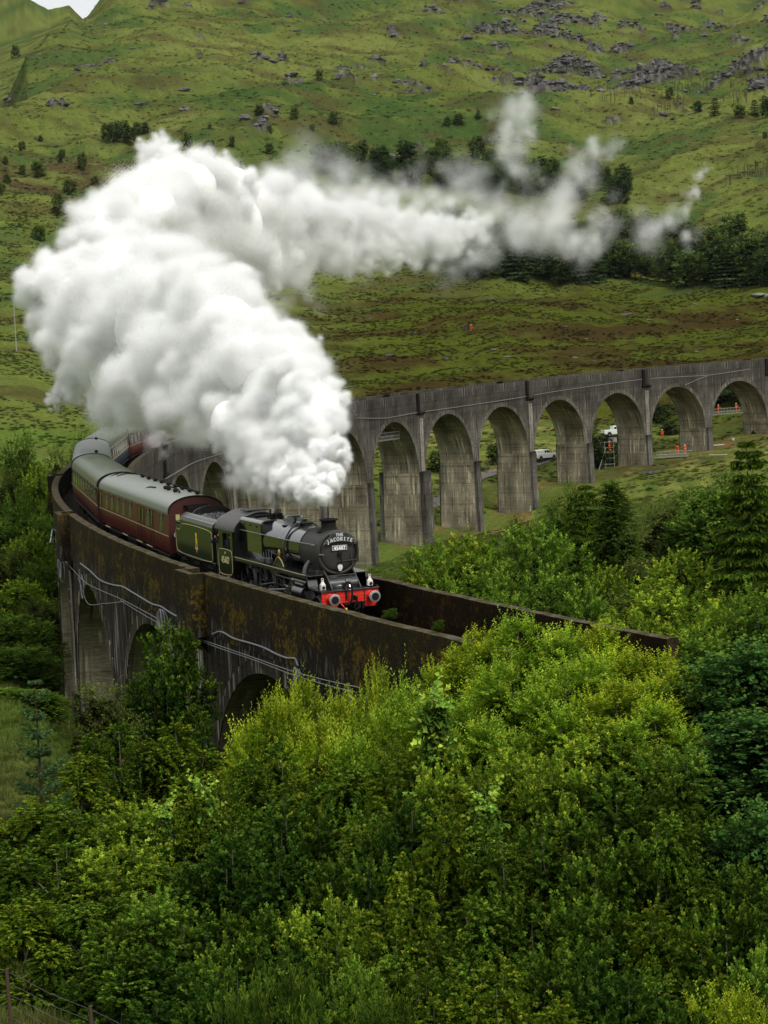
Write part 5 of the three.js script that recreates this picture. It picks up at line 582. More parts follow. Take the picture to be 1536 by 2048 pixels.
plant(325, 1550, 60, 'aspen', 60, 'smallest yellow tipped sapling, left of and lower than its neighbour');
// beside and before the near arches
for (const [u, v, d, k, w, l] of [
  [338, 1238, 86, 'alder', 150, 'dark green birch hiding the middle of the near arches'], [395, 1445, 82, 'alder', 80, 'dark bush beside the pale pier strip, right of the birch'], [305, 1320, 84, 'alder', 120, 'leafy birch at the right side of the opening arch on the left'], [192, 1350, 82, 'olive', 150, 'thin pale stemmed birch before the leftmost arch opening'], [68, 1342, 70, 'pine', 150, 'blue green pine sapling with whorled branches at the left side'],
  [235, 1430, 78, 'birch', 150, 'loose olive birch below the thin pale stemmed one'], [505, 1432, 76, 'alder', 90, 'small dark shrub at the foot of the pale pier strip'], [350, 1430, 78, 'birch', 190, 'broad olive birch under the dark birch'], [480, 1490, 70, 'sallow', 130, 'light green shrub right of the yellow tipped sapling'], [150, 1500, 74, 'birch', 160, 'dim birch shrub right of the pine sapling'],
]) plant(u, v, d, k, w, l);
// the thicket that fills the foreground
const hrT = rng(57);
const TH = { sallow: ['mid green willow', 'willows of the foreground thicket'], birch: ['olive green birch', 'birches of the foreground thicket'], alder: ['dark green alder', 'alders of the foreground thicket'], willow: ['yellow green shrub', 'bright shrubs of the foreground thicket'] };
const thicket = [
  [560, 1440, 64, 'birch', 220], [690, 1500, 60, 'birch', 230], [610, 1520, 60, 'birch', 220], [790, 1500, 58, 'birch', 210], [900, 1480, 56, 'sallow', 200], [1010, 1480, 55, 'sallow', 220], [1110, 1500, 53, 'sallow', 220, 'willow with upright leafy shoots in the middle of the right hand thicket'], [1230, 1520, 52, 'alder', 220], [1340, 1500, 52, 'sallow', 200],
  [1485, 1270, 58, 'sycamore', 250, 'large leaved dark sycamore at the right edge beside the bright mound'], [1530, 1400, 54, 'sycamore', 260, 'second large leaved sycamore, lower down at the right edge'], [1440, 1480, 54, 'sycamore', 200, 'large leaved sycamore left of and below the other two'], [1520, 1600, 48, 'sycamore', 220, 'lowest large leaved sycamore in deep shade at the right edge'],
  [60, 1600, 64, 'birch', 200], [150, 1590, 62, 'birch', 210], [260, 1585, 61, 'sallow', 210], [370, 1575, 60, 'birch', 200], [470, 1580, 58, 'birch', 210], [560, 1610, 56, 'alder', 210], [680, 1600, 55, 'alder', 230], [790, 1590, 53, 'alder', 210], [20, 1660, 60, 'alder', 180],
  [110, 1690, 56, 'birch', 230], [230, 1680, 55, 'sallow', 220], [340, 1690, 54, 'birch', 220], [450, 1680, 53, 'alder', 230], [570, 1690, 51, 'alder', 230], [690, 1690, 50, 'alder', 220], [870, 1585, 49, 'birch', 250, 'olive birch with a fine leaved crown in the centre of the lower thicket'], [1000, 1600, 49, 'birch', 240], [1130, 1620, 49, 'alder', 230], [1310, 1560, 47, 'birch', 230, 'slender birch with small yellowish leaves in front of the dark right hand trees'], [1230, 1680, 47, 'alder', 220], [1400, 1640, 48, 'alder', 220], [1480, 1720, 46, 'alder', 220],
  [40, 1780, 50, 'birch', 220], [160, 1790, 50, 'birch', 220], [290, 1790, 49, 'sallow', 220], [410, 1790, 48, 'alder', 230], [530, 1790, 47, 'alder', 230], [650, 1790, 46, 'sallow', 220], [790, 1750, 45, 'birch', 260], [930, 1740, 45, 'birch', 240], [1060, 1760, 45, 'alder', 240], [1190, 1780, 44, 'alder', 230], [1330, 1770, 43.5, 'birch', 240], [1450, 1800, 43, 'alder', 230], [1540, 1780, 44, 'alder', 200],
  [240, 1890, 45, 'alder', 200], [350, 1880, 44.5, 'alder', 220], [470, 1880, 43.5, 'alder', 220], [590, 1890, 42, 'alder', 220], [700, 1880, 42, 'birch', 210], [830, 1850, 41, 'birch', 260, 'broad olive birch near the bottom edge left of the centre'], [960, 1850, 41, 'birch', 250], [1090, 1870, 40.5, 'alder', 230], [1210, 1880, 40, 'alder', 230], [1330, 1890, 39.5, 'birch', 220], [1440, 1910, 39, 'birch', 210, 'bright tipped birch at the lower right corner'], [1530, 1900, 40, 'sallow', 210],
  [330, 1990, 41, 'alder', 200], [440, 1970, 40, 'alder', 210], [720, 1935, 38.5, 'sallow', 220, 'fresh green bush at the bottom edge left of the centre'], [860, 1960, 38, 'birch', 230], [990, 1910, 38.5, 'birch', 230], [1100, 1960, 38, 'birch', 220], [1210, 1950, 37.5, 'alder', 220], [1330, 1985, 37, 'alder', 210], [1450, 1990, 37, 'willow', 200], [1540, 1990, 37, 'willow', 180],
];
ordered(thicket.filter((q) => !q[5]), (q) => (q[1] < 1560 ? 'upper edge' : q[1] < 1650 ? 'second row' : q[1] < 1740 ? 'third row' : q[1] < 1840 ? 'fourth row' : q[1] < 1900 ? 'fifth row' : 'bottom edge'), (q, o, row) => `${TH[q[3]][0]}, ${o} tree from the left along the ${row} of the foreground thicket`);
for (const [u, v, d, k, w, l] of thicket) plant(u, v - 14 + 40 * hrT(), d, k, w * (0.82 + 0.22 * hrT()), l, l.includes('of the foreground thicket') ? TH[k][1] : null);
for (const [u, v, d, w] of [[560, 1985, 38.5, 190], [640, 2010, 37.5, 180], [470, 2025, 37.5, 170], [760, 2030, 36.5, 170]]) plant(u, v, d, 'rhododendron', w, 'glossy long leaved rhododendron bush at the bottom edge', 'rhododendron bushes at the bottom edge');
// woodland on the left, outside the bend
const leftWood = [[38, 870, 225, 'round', 80], [118, 885, 215, 'olive', 70], [75, 925, 205, 'sallow', 90], [8, 930, 200, 'olive', 100], [40, 985, 188, 'round', 110], [95, 1010, 178, 'round', 90], [-10, 1020, 180, 'round', 130], [60, 1060, 168, 'sallow', 110], [15, 1090, 162, 'olive', 120], [85, 1120, 158, 'round', 100], [30, 1155, 152, 'sallow', 130], [80, 1190, 148, 'olive', 100], [-5, 1220, 142, 'round', 150], [60, 1245, 140, 'sallow', 120], [25, 1290, 134, 'round', 150], [90, 1295, 136, 'olive', 70], [165, 875, 232, 'round', 60], [135, 940, 218, 'olive', 50], [-60, 960, 190, 'round', 120]];
leftWood.sort((a, b) => a[1] - b[1]).forEach((q, i) => plant(...q, `dark green tree, ${ORD[i]} counting downwards in the wood on the left of the viaduct`, 'trees of the wood outside the bend'));
for (const [u, v, w] of [[15, 1378, 120], [85, 1380, 100], [50, 1395, 120]]) plant(u, v, 110, 'sallow', w, 'low light green bush at the foot of the left hand wood', 'light bushes below the wood');
plant(1150, 965, 190, 'round', 60, 'dark bush at the base of the middle pier'); plant(880, 900, 345, 'farRound', 60, 'dark bush seen through the arch beside the track'); plant(1000, 880, 352, 'farRound', 50, 'dark bush seen through the arch left of the white pickup'); 
for (const [u, v, d, w] of [[1213, 873, 352, 36], [1192, 862, 352, 42], [1185, 876, 350, 50], [1320, 800, 395, 50], [1430, 760, 405, 60], [1468, 765, 402, 60], [1500, 790, 400, 60], [1340, 840, 385, 40]]) plant(u, v, d, 'farDark', w, 'dark tree seen through the arches behind the workers', 'dark trees behind the far arches');
// trees on the open hill
const hr = rng(31);
function hill(list, kind, label, group, n = 1, spread = 0) { for (const [u, v, d, w, h] of list) { const a = survey(u, v, d), y = land(a.x, a.z); plantHill(u, v, d, w, h, kind, label, group); } }
function plantHill(u, vBase, d, w, h, kind, label, group) { let lo = 300, hi = 2200, q; /* walk out along the line of sight to where it meets the ground */ for (let k = 330; k < 2000; k *= 1.006) { q = survey(u, vBase, k); if (land(q.x, q.z) > q.y) break; } const dd = hypot(q.x, q.z), s = dd / 4159; return tree(NAMES[kind], kind, q.x, q.z, land(q.x, q.z) + h * s, w * s, label, group, 'tree', 0.2); }
const woods = [];
for (let i = 0; i < 120; i++) { const t = hr(), u = 880 + t * 700, v = 498 + 62 * t + 56 * hr() - (u > 1180 ? 24 : 0); woods.push([u, min(v, 562 + (u - 900) * 0.02), 0, 48 + hr() * 34, 54 + hr() * 44]); }
for (const [u, v, , w, h] of woods.sort((a, b) => a[1] - b[1])) plantHill(u, v, 0, w, h, hr() < 0.35 ? 'farDark' : hr() < 0.6 ? 'farRound' : 'farPine', 'tree in the belt of wood along the top of the brown moor', 'trees of the belt above the moor');
for (let i = 0; i < 34; i++) { const u = 590 + hr() * 420, v = 320 + hr() * 50 + (u - 600) * 0.05; plantHill(u, v, 0, 30 + hr() * 22, 36 + hr() * 26, hr() < 0.6 ? 'farDark' : 'farRound', 'dark tree on the slope above the drifting steam', 'trees above the steam'); }
for (let i = 0; i < 26; i++) { const u = 930 + hr() * 320, v = 360 + hr() * 70; plantHill(u, v, 0, 28 + hr() * 18, 34 + hr() * 30, hr() < 0.5 ? 'farDark' : hr() < 0.5 ? 'farPine' : 'farRound', 'dark tree half veiled by the thin end of the steam', 'trees behind the thin steam'); }
for (const [u, v, w, h] of [[215, 290, 24, 38], [232, 288, 26, 42], [248, 288, 26, 44], [262, 290, 24, 40], [276, 276, 20, 26], [292, 272, 16, 24]]) plantHill(u, v, 0, w, h, 'farDark', 'dark pine of the small clump standing alone on the open left hillside', 'pine clump on the left hillside');
for (const [n, [u, v, w, h]] of [[45, 310, 18, 20], [82, 288, 12, 14], [12, 330, 14, 18], [78, 360, 30, 34], [165, 345, 26, 36], [120, 330, 18, 22], [45, 352, 18, 20], [140, 390, 34, 30], [15, 375, 20, 20], [120, 430, 34, 44], [80, 485, 34, 32], [68, 345, 16, 16], [125, 320, 16, 18], [5, 395, 20, 24], [190, 372, 18, 20], [40, 455, 8, 10], [32, 120, 22, 26], [375, 300, 26, 36], [425, 305, 14, 22], [410, 310, 16, 18], [465, 300, 16, 24], [540, 310, 22, 24], [420, 262, 10, 12], [590, 245, 20, 26], [668, 255, 24, 30], [540, 275, 14, 18], [625, 280, 14, 14], [520, 240, 24, 24], [640, 170, 20, 24]].sort((a, b) => a[0] - b[0]).entries()) plantHill(u, v, 0, w * 0.82, h, hr() < 0.2 ? 'farDark' : 'farRound', `small lone tree, ${n < 20 ? ORD[n] : ORD[n - 20] + ' beyond twenty'} from the left on the open left hillside`, 'lone trees on the hillside');
for (const [n, [u, v, w, h]] of [[1430, 232, 34, 34], [1395, 232, 26, 22], [1263, 218, 12, 16], [1480, 238, 30, 26], [1510, 234, 34, 32], [1532, 240, 30, 44], [1245, 415, 40, 66], [1230, 400, 30, 50], [955, 320, 42, 46], [918, 258, 28, 26], [895, 260, 20, 22], [958, 258, 20, 16], [1530, 280, 12, 16], [1205, 570, 36, 66], [1340, 205, 20, 22]].sort((a, b) => a[0] - b[0]).entries()) plantHill(u, v, 0, w * 0.85, h, hr() < 0.3 ? 'farDark' : hr() < 0.5 ? 'farRound' : 'farPine', `small lone tree, ${ORD[n]} from the left on the open right hillside`, 'lone trees on the right hillside');
{ // burnt plantation: bare dark saplings in rows
  const g = [], r = rng(4); for (let i = 0; i < 9; i++) { const a = r() * 6.28; g.push(rod([0, 0.8 + i * 0.35, 0], [cos(a) * 0.5, 1.5 + i * 0.38, sin(a) * 0.5], 0.03, 3)); } g.push(taper([[0, -0.3, 0], [0.1, 2, 0], [0, 4.6, 0]], 0.09, 0.02, 4)); const G = join(g);
  for (const [u0, v0, u1, v1, n] of [[1180, 205, 1540, 150, 90], [1290, 215, 1540, 205, 40], [1452, 362, 1545, 340, 40]]) for (let i = 0; i < n; i++) { const t = r(), u = lerp(u0, u1, t), v = lerp(v0, v1, t) + (r() - 0.3) * 26; let q; for (let k = 330; k < 2000; k *= 1.006) { q = survey(u, v, k); if (land(q.x, q.z) > q.y) break; } const o = mesh('dead_sapling', G, barkMat.dead); o.position.set(q.x, land(q.x, q.z), q.z); o.rotation.y = r() * 6; const s = (0.55 + r() * 0.5) * hypot(q.x, q.z) / 900; o.scale.set(s * 1.3, s, s * 1.3); tag(o, 'bare dark dead sapling in the plantation strip on the right hillside', 'dead tree', 'dead saplings of the plantation'); }
}
// ---------------------------------------------------------------- steam: a dense heart wrapped in clouds of tiny white droplets, thinning to loose wisps
{
  const r = rng(77), gauss = () => { let s = 0; for (let i = 0; i < 4; i++) s += r(); return (s - 2) * 0.88; };
  const puffGeo = (n, size, pw) => { const p = new Float32Array(n * 9); for (let i = 0; i < n; i++) { let x = gauss(), y = gauss(), z = gauss(); x *= pw; y *= pw; z *= pw; for (let k = 0; k < 3; k++) p.set([x + (r() - 0.5) * size * 2, y + (r() - 0.5) * size * 2, z + (r() - 0.5) * size * 2], i * 9 + k * 3); } const g = new THREE.BufferGeometry(); g.setAttribute('position', new THREE.BufferAttribute(p, 3)); return g; };
  const mist = new THREE.MeshPhysicalMaterial({ color: C(0.99, 0.99, 0.99), roughness: 1, transmission: 0.5, thickness: 0, specularIntensity: 0, side: THREE.DoubleSide });
  const heart = new THREE.MeshStandardMaterial({ color: C(0.95, 0.95, 0.95), roughness: 1 });
  const steam = thing('steam_plume', 'thick white plume of steam from the engine chimney drifting back over the viaduct', 'steam'); steam.userData.kind = 'stuff';
  const cores = [], puffs = [], wisps = [], veils = [];
  const dense = [[640, 988, 84, 20], [600, 972, 86.5, 30], [580, 952, 89, 34], [612, 952, 87, 38], [622, 984, 85, 24], [590, 932, 90, 44], [668, 958, 85, 22], [674, 905, 87, 26], [650, 960, 85.5, 30], [655, 915, 88, 36], [640, 865, 90, 52], [645, 815, 92, 52], [610, 870, 93, 66], [560, 900, 97, 56], [530, 860, 100, 68], [600, 780, 98, 62], [550, 790, 102, 88], [572, 712, 106, 56], [500, 730, 110, 88], [462, 840, 108, 54], [470, 790, 112, 80], [528, 670, 112, 52], [450, 660, 120, 92], [400, 780, 120, 84], [390, 700, 125, 108], [352, 815, 128, 48], [400, 600, 132, 78], [320, 760, 135, 88], [310, 660, 140, 108], [280, 796, 140, 42], [240, 740, 145, 84], [230, 650, 150, 98], [330, 570, 145, 80], [240, 560, 155, 78], [160, 600, 160, 68], [150, 680, 158, 66], [110, 570, 165, 56], [76, 585, 168, 40], [110, 645, 165, 46], [180, 755, 155, 46], [135, 785, 158, 24], [215, 798, 150, 30], [455, 585, 135, 50], [170, 540, 165, 44],
    [230, 480, 172, 76], [190, 508, 172, 52], [204, 442, 176, 32], [240, 420, 178, 44], [300, 430, 180, 78], [292, 372, 184, 40], [330, 362, 186, 52], [390, 370, 188, 58], [440, 380, 192, 58], [380, 460, 190, 90], [468, 366, 196, 42], [460, 450, 196, 88], [530, 425, 200, 66], [520, 515, 200, 60], [600, 450, 208, 66], [590, 515, 206, 44], [660, 475, 216, 52]];
  const place = (list, p, R) => { const q = new THREE.Quaternion().setFromEuler(new THREE.Euler(r() * 6, r() * 6, r() * 6)); list.push(new THREE.Matrix4().compose(p, q, V(R * (0.8 + 0.4 * r()), R * (0.8 + 0.4 * r()), R * (0.8 + 0.4 * r())))); };
  const dir = () => { let x, y, z, l; do { x = r() * 2 - 1; y = r() * 2 - 1; z = r() * 2 - 1; l = hypot(x, y, z); } while (l > 1 || l < 0.1); return V(x / l, y / l, z / l); };
  dense.forEach(([u, v, d, rp], i) => {
    const c = survey(u, v, d), R = rp * d / 4159, soft = i > 57 ? 0.7 : 1;
    for (let k = 0; k < 5; k++) place(veils, c.clone().addScaledVector(dir(), R * 0.45), R * 1.1);
    cores.push(new THREE.IcosahedronGeometry(R * 0.74 * soft, 4).translate(c.x, c.y, c.z));
    for (let k = 0; k < 15; k++) {
      const a = dir(), r2 = R * (0.26 + 0.22 * r()), b = c.clone().addScaledVector(a, R * 0.82); place(puffs, b, r2 * 1.45); place(puffs, b, r2 * 1.1);
      for (let m = 0; m < 11; m++) { const e = dir().addScaledVector(a, 0.7).normalize(), r3 = r2 * (0.34 + 0.25 * r()); const pp = b.clone().addScaledVector(e, r2 * 0.92); if (i < 45 || n2(pp.x * 0.22 + pp.z * 0.1, pp.y * 0.22) > -0.12) place(puffs, pp, r3 * (i < 45 ? 1.6 : 2.0)); if (r() < 0.12) place(puffs, b.clone().addScaledVector(e, r2 * 1.5), r3 * 1.2); }
    }
  });
  // looser billows, then wisps: [u, v, d, radius in px, how many puffs, how big]
  for (const [u, v, d, rp, n, k] of [[315, 312, 190, 36, 90, 0.34], [345, 322, 190, 30, 60, 0.34], [720, 460, 226, 62, 230, 0.34], [710, 505, 224, 42, 110, 0.36], [785, 462, 236, 58, 210, 0.34], [790, 508, 234, 30, 60, 0.36], [845, 470, 246, 52, 170, 0.34], [895, 468, 256, 46, 120, 0.34], [945, 458, 266, 40, 80, 0.36], [555, 365, 206, 44, 50, 0.34], [600, 380, 210, 44, 45, 0.34], [655, 400, 216, 52, 45, 0.34], [715, 395, 226, 52, 40, 0.32], [770, 390, 236, 52, 40, 0.3], [825, 372, 246, 54, 40, 0.3], [870, 385, 252, 44, 25, 0.32], [880, 420, 254, 40, 30, 0.32], [105, 800, 158, 20, 30, 0.4], [250, 815, 148, 34, 60, 0.4], [300, 830, 140, 30, 50, 0.4], [500, 920, 100, 40, 70, 0.36], [590, 970, 88, 40, 80, 0.3], [540, 950, 92, 34, 40, 0.32], [643, 995, 84, 16, 60, 0.4]]) { const c = survey(u, v, d), R = rp * d / 4159; for (let i = 0; i < n; i++) { const pp = c.clone().add(V(gauss(), gauss() * 0.95, gauss()).multiplyScalar(R * 0.9)); if (u < 550 || n2(pp.x * 0.14 + pp.z * 0.06, pp.y * 0.17 + 4) > -0.1) place(u > 540 && (i % 3 === 0 || v < 425) ? wisps : puffs, pp, R * k * (0.5 + 0.9 * r())); } }
  for (const [u, v, d, rp, n, k, sl] of [[1035, 225, 300, 38, 46, 0.4, 0.5], [1020, 270, 300, 40, 40, 0.4, 0], [1058, 262, 300, 26, 26, 0.4, 0], [1030, 330, 300, 40, 26, 0.45, 0], [985, 420, 275, 44, 46, 0.4, 0], [1040, 455, 285, 48, 66, 0.4, 0.3], [1100, 445, 300, 50, 80, 0.4, 0.6], [1125, 400, 305, 42, 50, 0.4, 0.6], [1165, 340, 315, 36, 34, 0.42, -0.4], [1185, 295, 320, 26, 22, 0.42, -0.4], [1220, 300, 322, 30, 14, 0.45, 0], [1180, 480, 315, 36, 46, 0.4, 0], [1140, 490, 310, 36, 46, 0.4, 0], [1210, 440, 325, 34, 22, 0.45, 0], [1300, 465, 335, 38, 22, 0.5, 0.4], [1345, 440, 340, 28, 20, 0.45, 0.8], [1370, 470, 342, 26, 16, 0.45, -0.6], [1392, 385, 345, 18, 24, 0.45, 1.2], [1405, 345, 346, 15, 22, 0.45, 1.2], [1375, 415, 344, 16, 12, 0.5, 1], [600, 330, 220, 50, 20, 0.5, 0], [690, 345, 230, 50, 26, 0.45, 0], [930, 360, 262, 50, 30, 0.45, 0], [960, 500, 270, 40, 30, 0.45, 0], [900, 520, 258, 40, 26, 0.45, 0], [560, 600, 190, 36, 14, 0.45, 0], [610, 590, 195, 30, 10, 0.5, 0], [545, 1018, 92.5, 7, 14, 0.6, 0], [543, 1000, 92.6, 14, 26, 0.5, 0], [525, 980, 93, 24, 22, 0.5, 0], [500, 965, 94, 26, 20, 0.5, 0], [480, 950, 95, 26, 14, 0.5, 0], [300, 880, 190, 24, 18, 0.5, 0], [320, 900, 190, 18, 10, 0.5, 0], [330, 868, 195, 30, 24, 0.5, 0], [660, 1000, 84, 14, 10, 0.6, 0], [470, 910, 100, 30, 14, 0.5, 0]]) { const c = survey(u, v, d), R = rp * d / 4159; for (let i = 0; i < n; i++) { const a = gauss(), b = gauss(); place(wisps, c.clone().add(V(a * R * 0.8 + b * sl * R * 0.5, b * R * 0.95, gauss() * R * 0.7)), R * k * (0.5 + 0.9 * r())); } }
  mesh('steam_heart', join(cores.map((g) => mergeVertices(g))), heart, steam);
  const inst = (name, geo, list) => { const m = new THREE.InstancedMesh(geo, mist, list.length); list.forEach((q, i) => m.setMatrixAt(i, q)); m.name = name; m.castShadow = m.receiveShadow = true; steam.add(m); m.userData.kind = 'stuff'; };
  inst('billow', puffGeo(9000, 0.0175, 0.72), puffs); inst('wisp', puffGeo(16000, 0.0066, 0.98), wisps); inst('veil', puffGeo(36000, 0.0085, 0.55), veils);
}
// ---------------------------------------------------------------- people, vehicles and gear around the viaduct
function onGround(u, v, d0 = 60) { let q; for (let k = d0; k < 2200; k *= 1.004) { q = survey(u, v, k); if (land(q.x, q.z) > q.y) break; } return V(q.x, land(q.x, q.z), q.z); }
function onWall(u, v, lat, d0, d1) { let prev = null; for (let d = d0; d < d1; d += 0.25) { const q = survey(u, v, d), l = trackSL(q.x, q.z)[1] - lat; if (prev !== null && prev * l <= 0) return q; prev = l; } return survey(u, v, (d0 + d1) / 2); }
// a figure as one skin: tapered capsules between joints, joined smoothly and meshed by walking a grid (surface nets)
function figureGeo(bones, cell = 0.03, k = 0.05) {
  const lo = [9, 9, 9], hi = [-9, -9, -9]; for (const [a, b, ra, rb] of bones) for (let i = 0; i < 3; i++) { lo[i] = min(lo[i], a[i] - ra - 0.06, b[i] - rb - 0.06); hi[i] = max(hi[i], a[i] + ra + 0.06, b[i] + rb + 0.06); }
  const n = lo.map((l, i) => Math.ceil((hi[i] - l) / cell) + 1), at = (i, j, q) => (q * n[1] + j) * n[0] + i, F = new Float32Array(n[0] * n[1] * n[2]);
  for (let q = 0; q < n[2]; q++) for (let j = 0; j < n[1]; j++) for (let i = 0; i < n[0]; i++) { const x = lo[0] + i * cell, y = lo[1] + j * cell, z = lo[2] + q * cell; let d = 9; for (const [a, b, ra, rb] of bones) { const ux = b[0] - a[0], uy = b[1] - a[1], uz = b[2] - a[2], L = ux * ux + uy * uy + uz * uz || 1e-9, t = clamp(((x - a[0]) * ux + (y - a[1]) * uy + (z - a[2]) * uz) / L, 0, 1), e = hypot(x - a[0] - ux * t, y - a[1] - uy * t, z - a[2] - uz * t) - lerp(ra, rb, t), h = clamp(0.5 + 0.5 * (d - e) / k, 0, 1); d = lerp(d, e, h) - k * h * (1 - h); } F[at(i, j, q)] = d; }
  const id = new Map(), P = [], I = [];
  for (let q = 0; q < n[2] - 1; q++) for (let j = 0; j < n[1] - 1; j++) for (let i = 0; i < n[0] - 1; i++) { let sx = 0, sy = 0, sz = 0, c = 0; const f = (a, b, e) => F[at(i + a, j + b, q + e)]; const ed = (a, b) => { const fa = f(...a), fb = f(...b); if ((fa < 0) !== (fb < 0)) { const t = fa / (fa - fb); sx += lerp(a[0], b[0], t); sy += lerp(a[1], b[1], t); sz += lerp(a[2], b[2], t); c++; } }; for (const a of [0, 1]) for (const b of [0, 1]) { ed([0, a, b], [1, a, b]); ed([a, 0, b], [a, 1, b]); ed([a, b, 0], [a, b, 1]); } if (c) { id.set(at(i, j, q), P.length / 3); P.push(lo[0] + (i + sx / c) * cell, lo[1] + (j + sy / c) * cell, lo[2] + (q + sz / c) * cell); } }
  const quad = (a, b, c, d, fl) => { const g = [a, b, c, d].map((x) => id.get(x)); if (g.some((x) => x === undefined)) return; fl ? I.push(g[0], g[2], g[1], g[0], g[3], g[2]) : I.push(g[0], g[1], g[2], g[0], g[2], g[3]); };
  for (let q = 1; q < n[2] - 1; q++) for (let j = 1; j < n[1] - 1; j++) for (let i = 1; i < n[0] - 1; i++) { const s = F[at(i, j, q)] < 0; if (s !== F[at(i + 1, j, q)] < 0) quad(at(i, j - 1, q - 1), at(i, j, q - 1), at(i, j, q), at(i, j - 1, q), !s); if (s !== F[at(i, j + 1, q)] < 0) quad(at(i - 1, j, q - 1), at(i, j, q - 1), at(i, j, q), at(i - 1, j, q), s); if (s !== F[at(i, j, q + 1)] < 0) quad(at(i - 1, j - 1, q), at(i, j - 1, q), at(i, j, q), at(i - 1, j, q), !s); }
  const g = new THREE.BufferGeometry(); g.setAttribute('position', new THREE.Float32BufferAttribute(P, 3)); g.setIndex(I); g.computeVertexNormals(); return g;
}
const arm = (s, e, h) => [[[s * 0.19, 1.4, 0], e, 0.062, 0.05], [e, h, 0.048, 0.036]];
const POSES = { // two elbows and hands, two knees and feet, how far the chest leans forward
  stand: [[-0.25, 1.14, 0.02], [-0.24, 0.9, 0.1], [0.25, 1.14, 0.0], [0.22, 0.92, 0.14], [-0.1, 0.5, 0.02], [-0.12, 0.09, 0], [0.11, 0.5, 0.02], [0.13, 0.09, 0.02], 0.0],
  reach: [[-0.26, 1.22, 0.18], [-0.18, 1.3, 0.42], [0.26, 1.2, 0.16], [0.16, 1.25, 0.42], [-0.11, 0.5, 0.06], [-0.13, 0.09, -0.05], [0.12, 0.5, 0.05], [0.15, 0.09, 0.08], 0.06],
  bend: [[-0.24, 1.0, 0.3], [-0.16, 0.78, 0.42], [0.24, 1.0, 0.32], [0.14, 0.76, 0.44], [-0.11, 0.5, 0.05], [-0.13, 0.09, -0.02], [0.12, 0.5, 0.06], [0.14, 0.09, 0.06], 0.3],
  carry: [[-0.27, 1.14, 0.06], [-0.2, 1.06, 0.3], [0.27, 1.14, 0.06], [0.18, 1.06, 0.3], [-0.1, 0.5, 0.1], [-0.12, 0.1, -0.08], [0.11, 0.5, 0.02], [0.13, 0.09, 0.16], 0.04],
  shade: [[-0.38, 1.36, 0.16], [-0.17, 1.63, 0.2], [0.26, 1.16, 0.1], [0.14, 1.06, 0.3], [-0.1, 0.5, 0.04], [-0.12, 0.09, 0], [0.11, 0.5, 0.02], [0.13, 0.09, 0.02], 0.05],
};
const hand = (h, s) => [ball(0.04, h[0], h[1] - 0.02, h[2] + 0.02, [0.6, 1, 0.9], 10), ...[-1.5, -0.5, 0.5, 1.5].map((i) => rod([h[0], h[1] - 0.04, h[2] + 0.02 + i * 0.016], [h[0] - s * 0.006, h[1] - 0.1 + abs(i) * 0.008, h[2] + 0.035 + i * 0.018], 0.009, 5)), rod([h[0] - s * 0.015, h[1] - 0.01, h[2] + 0.05], [h[0] - s * 0.025, h[1] - 0.05, h[2] + 0.075], 0.01, 5)];
const bodyCache = new Map();
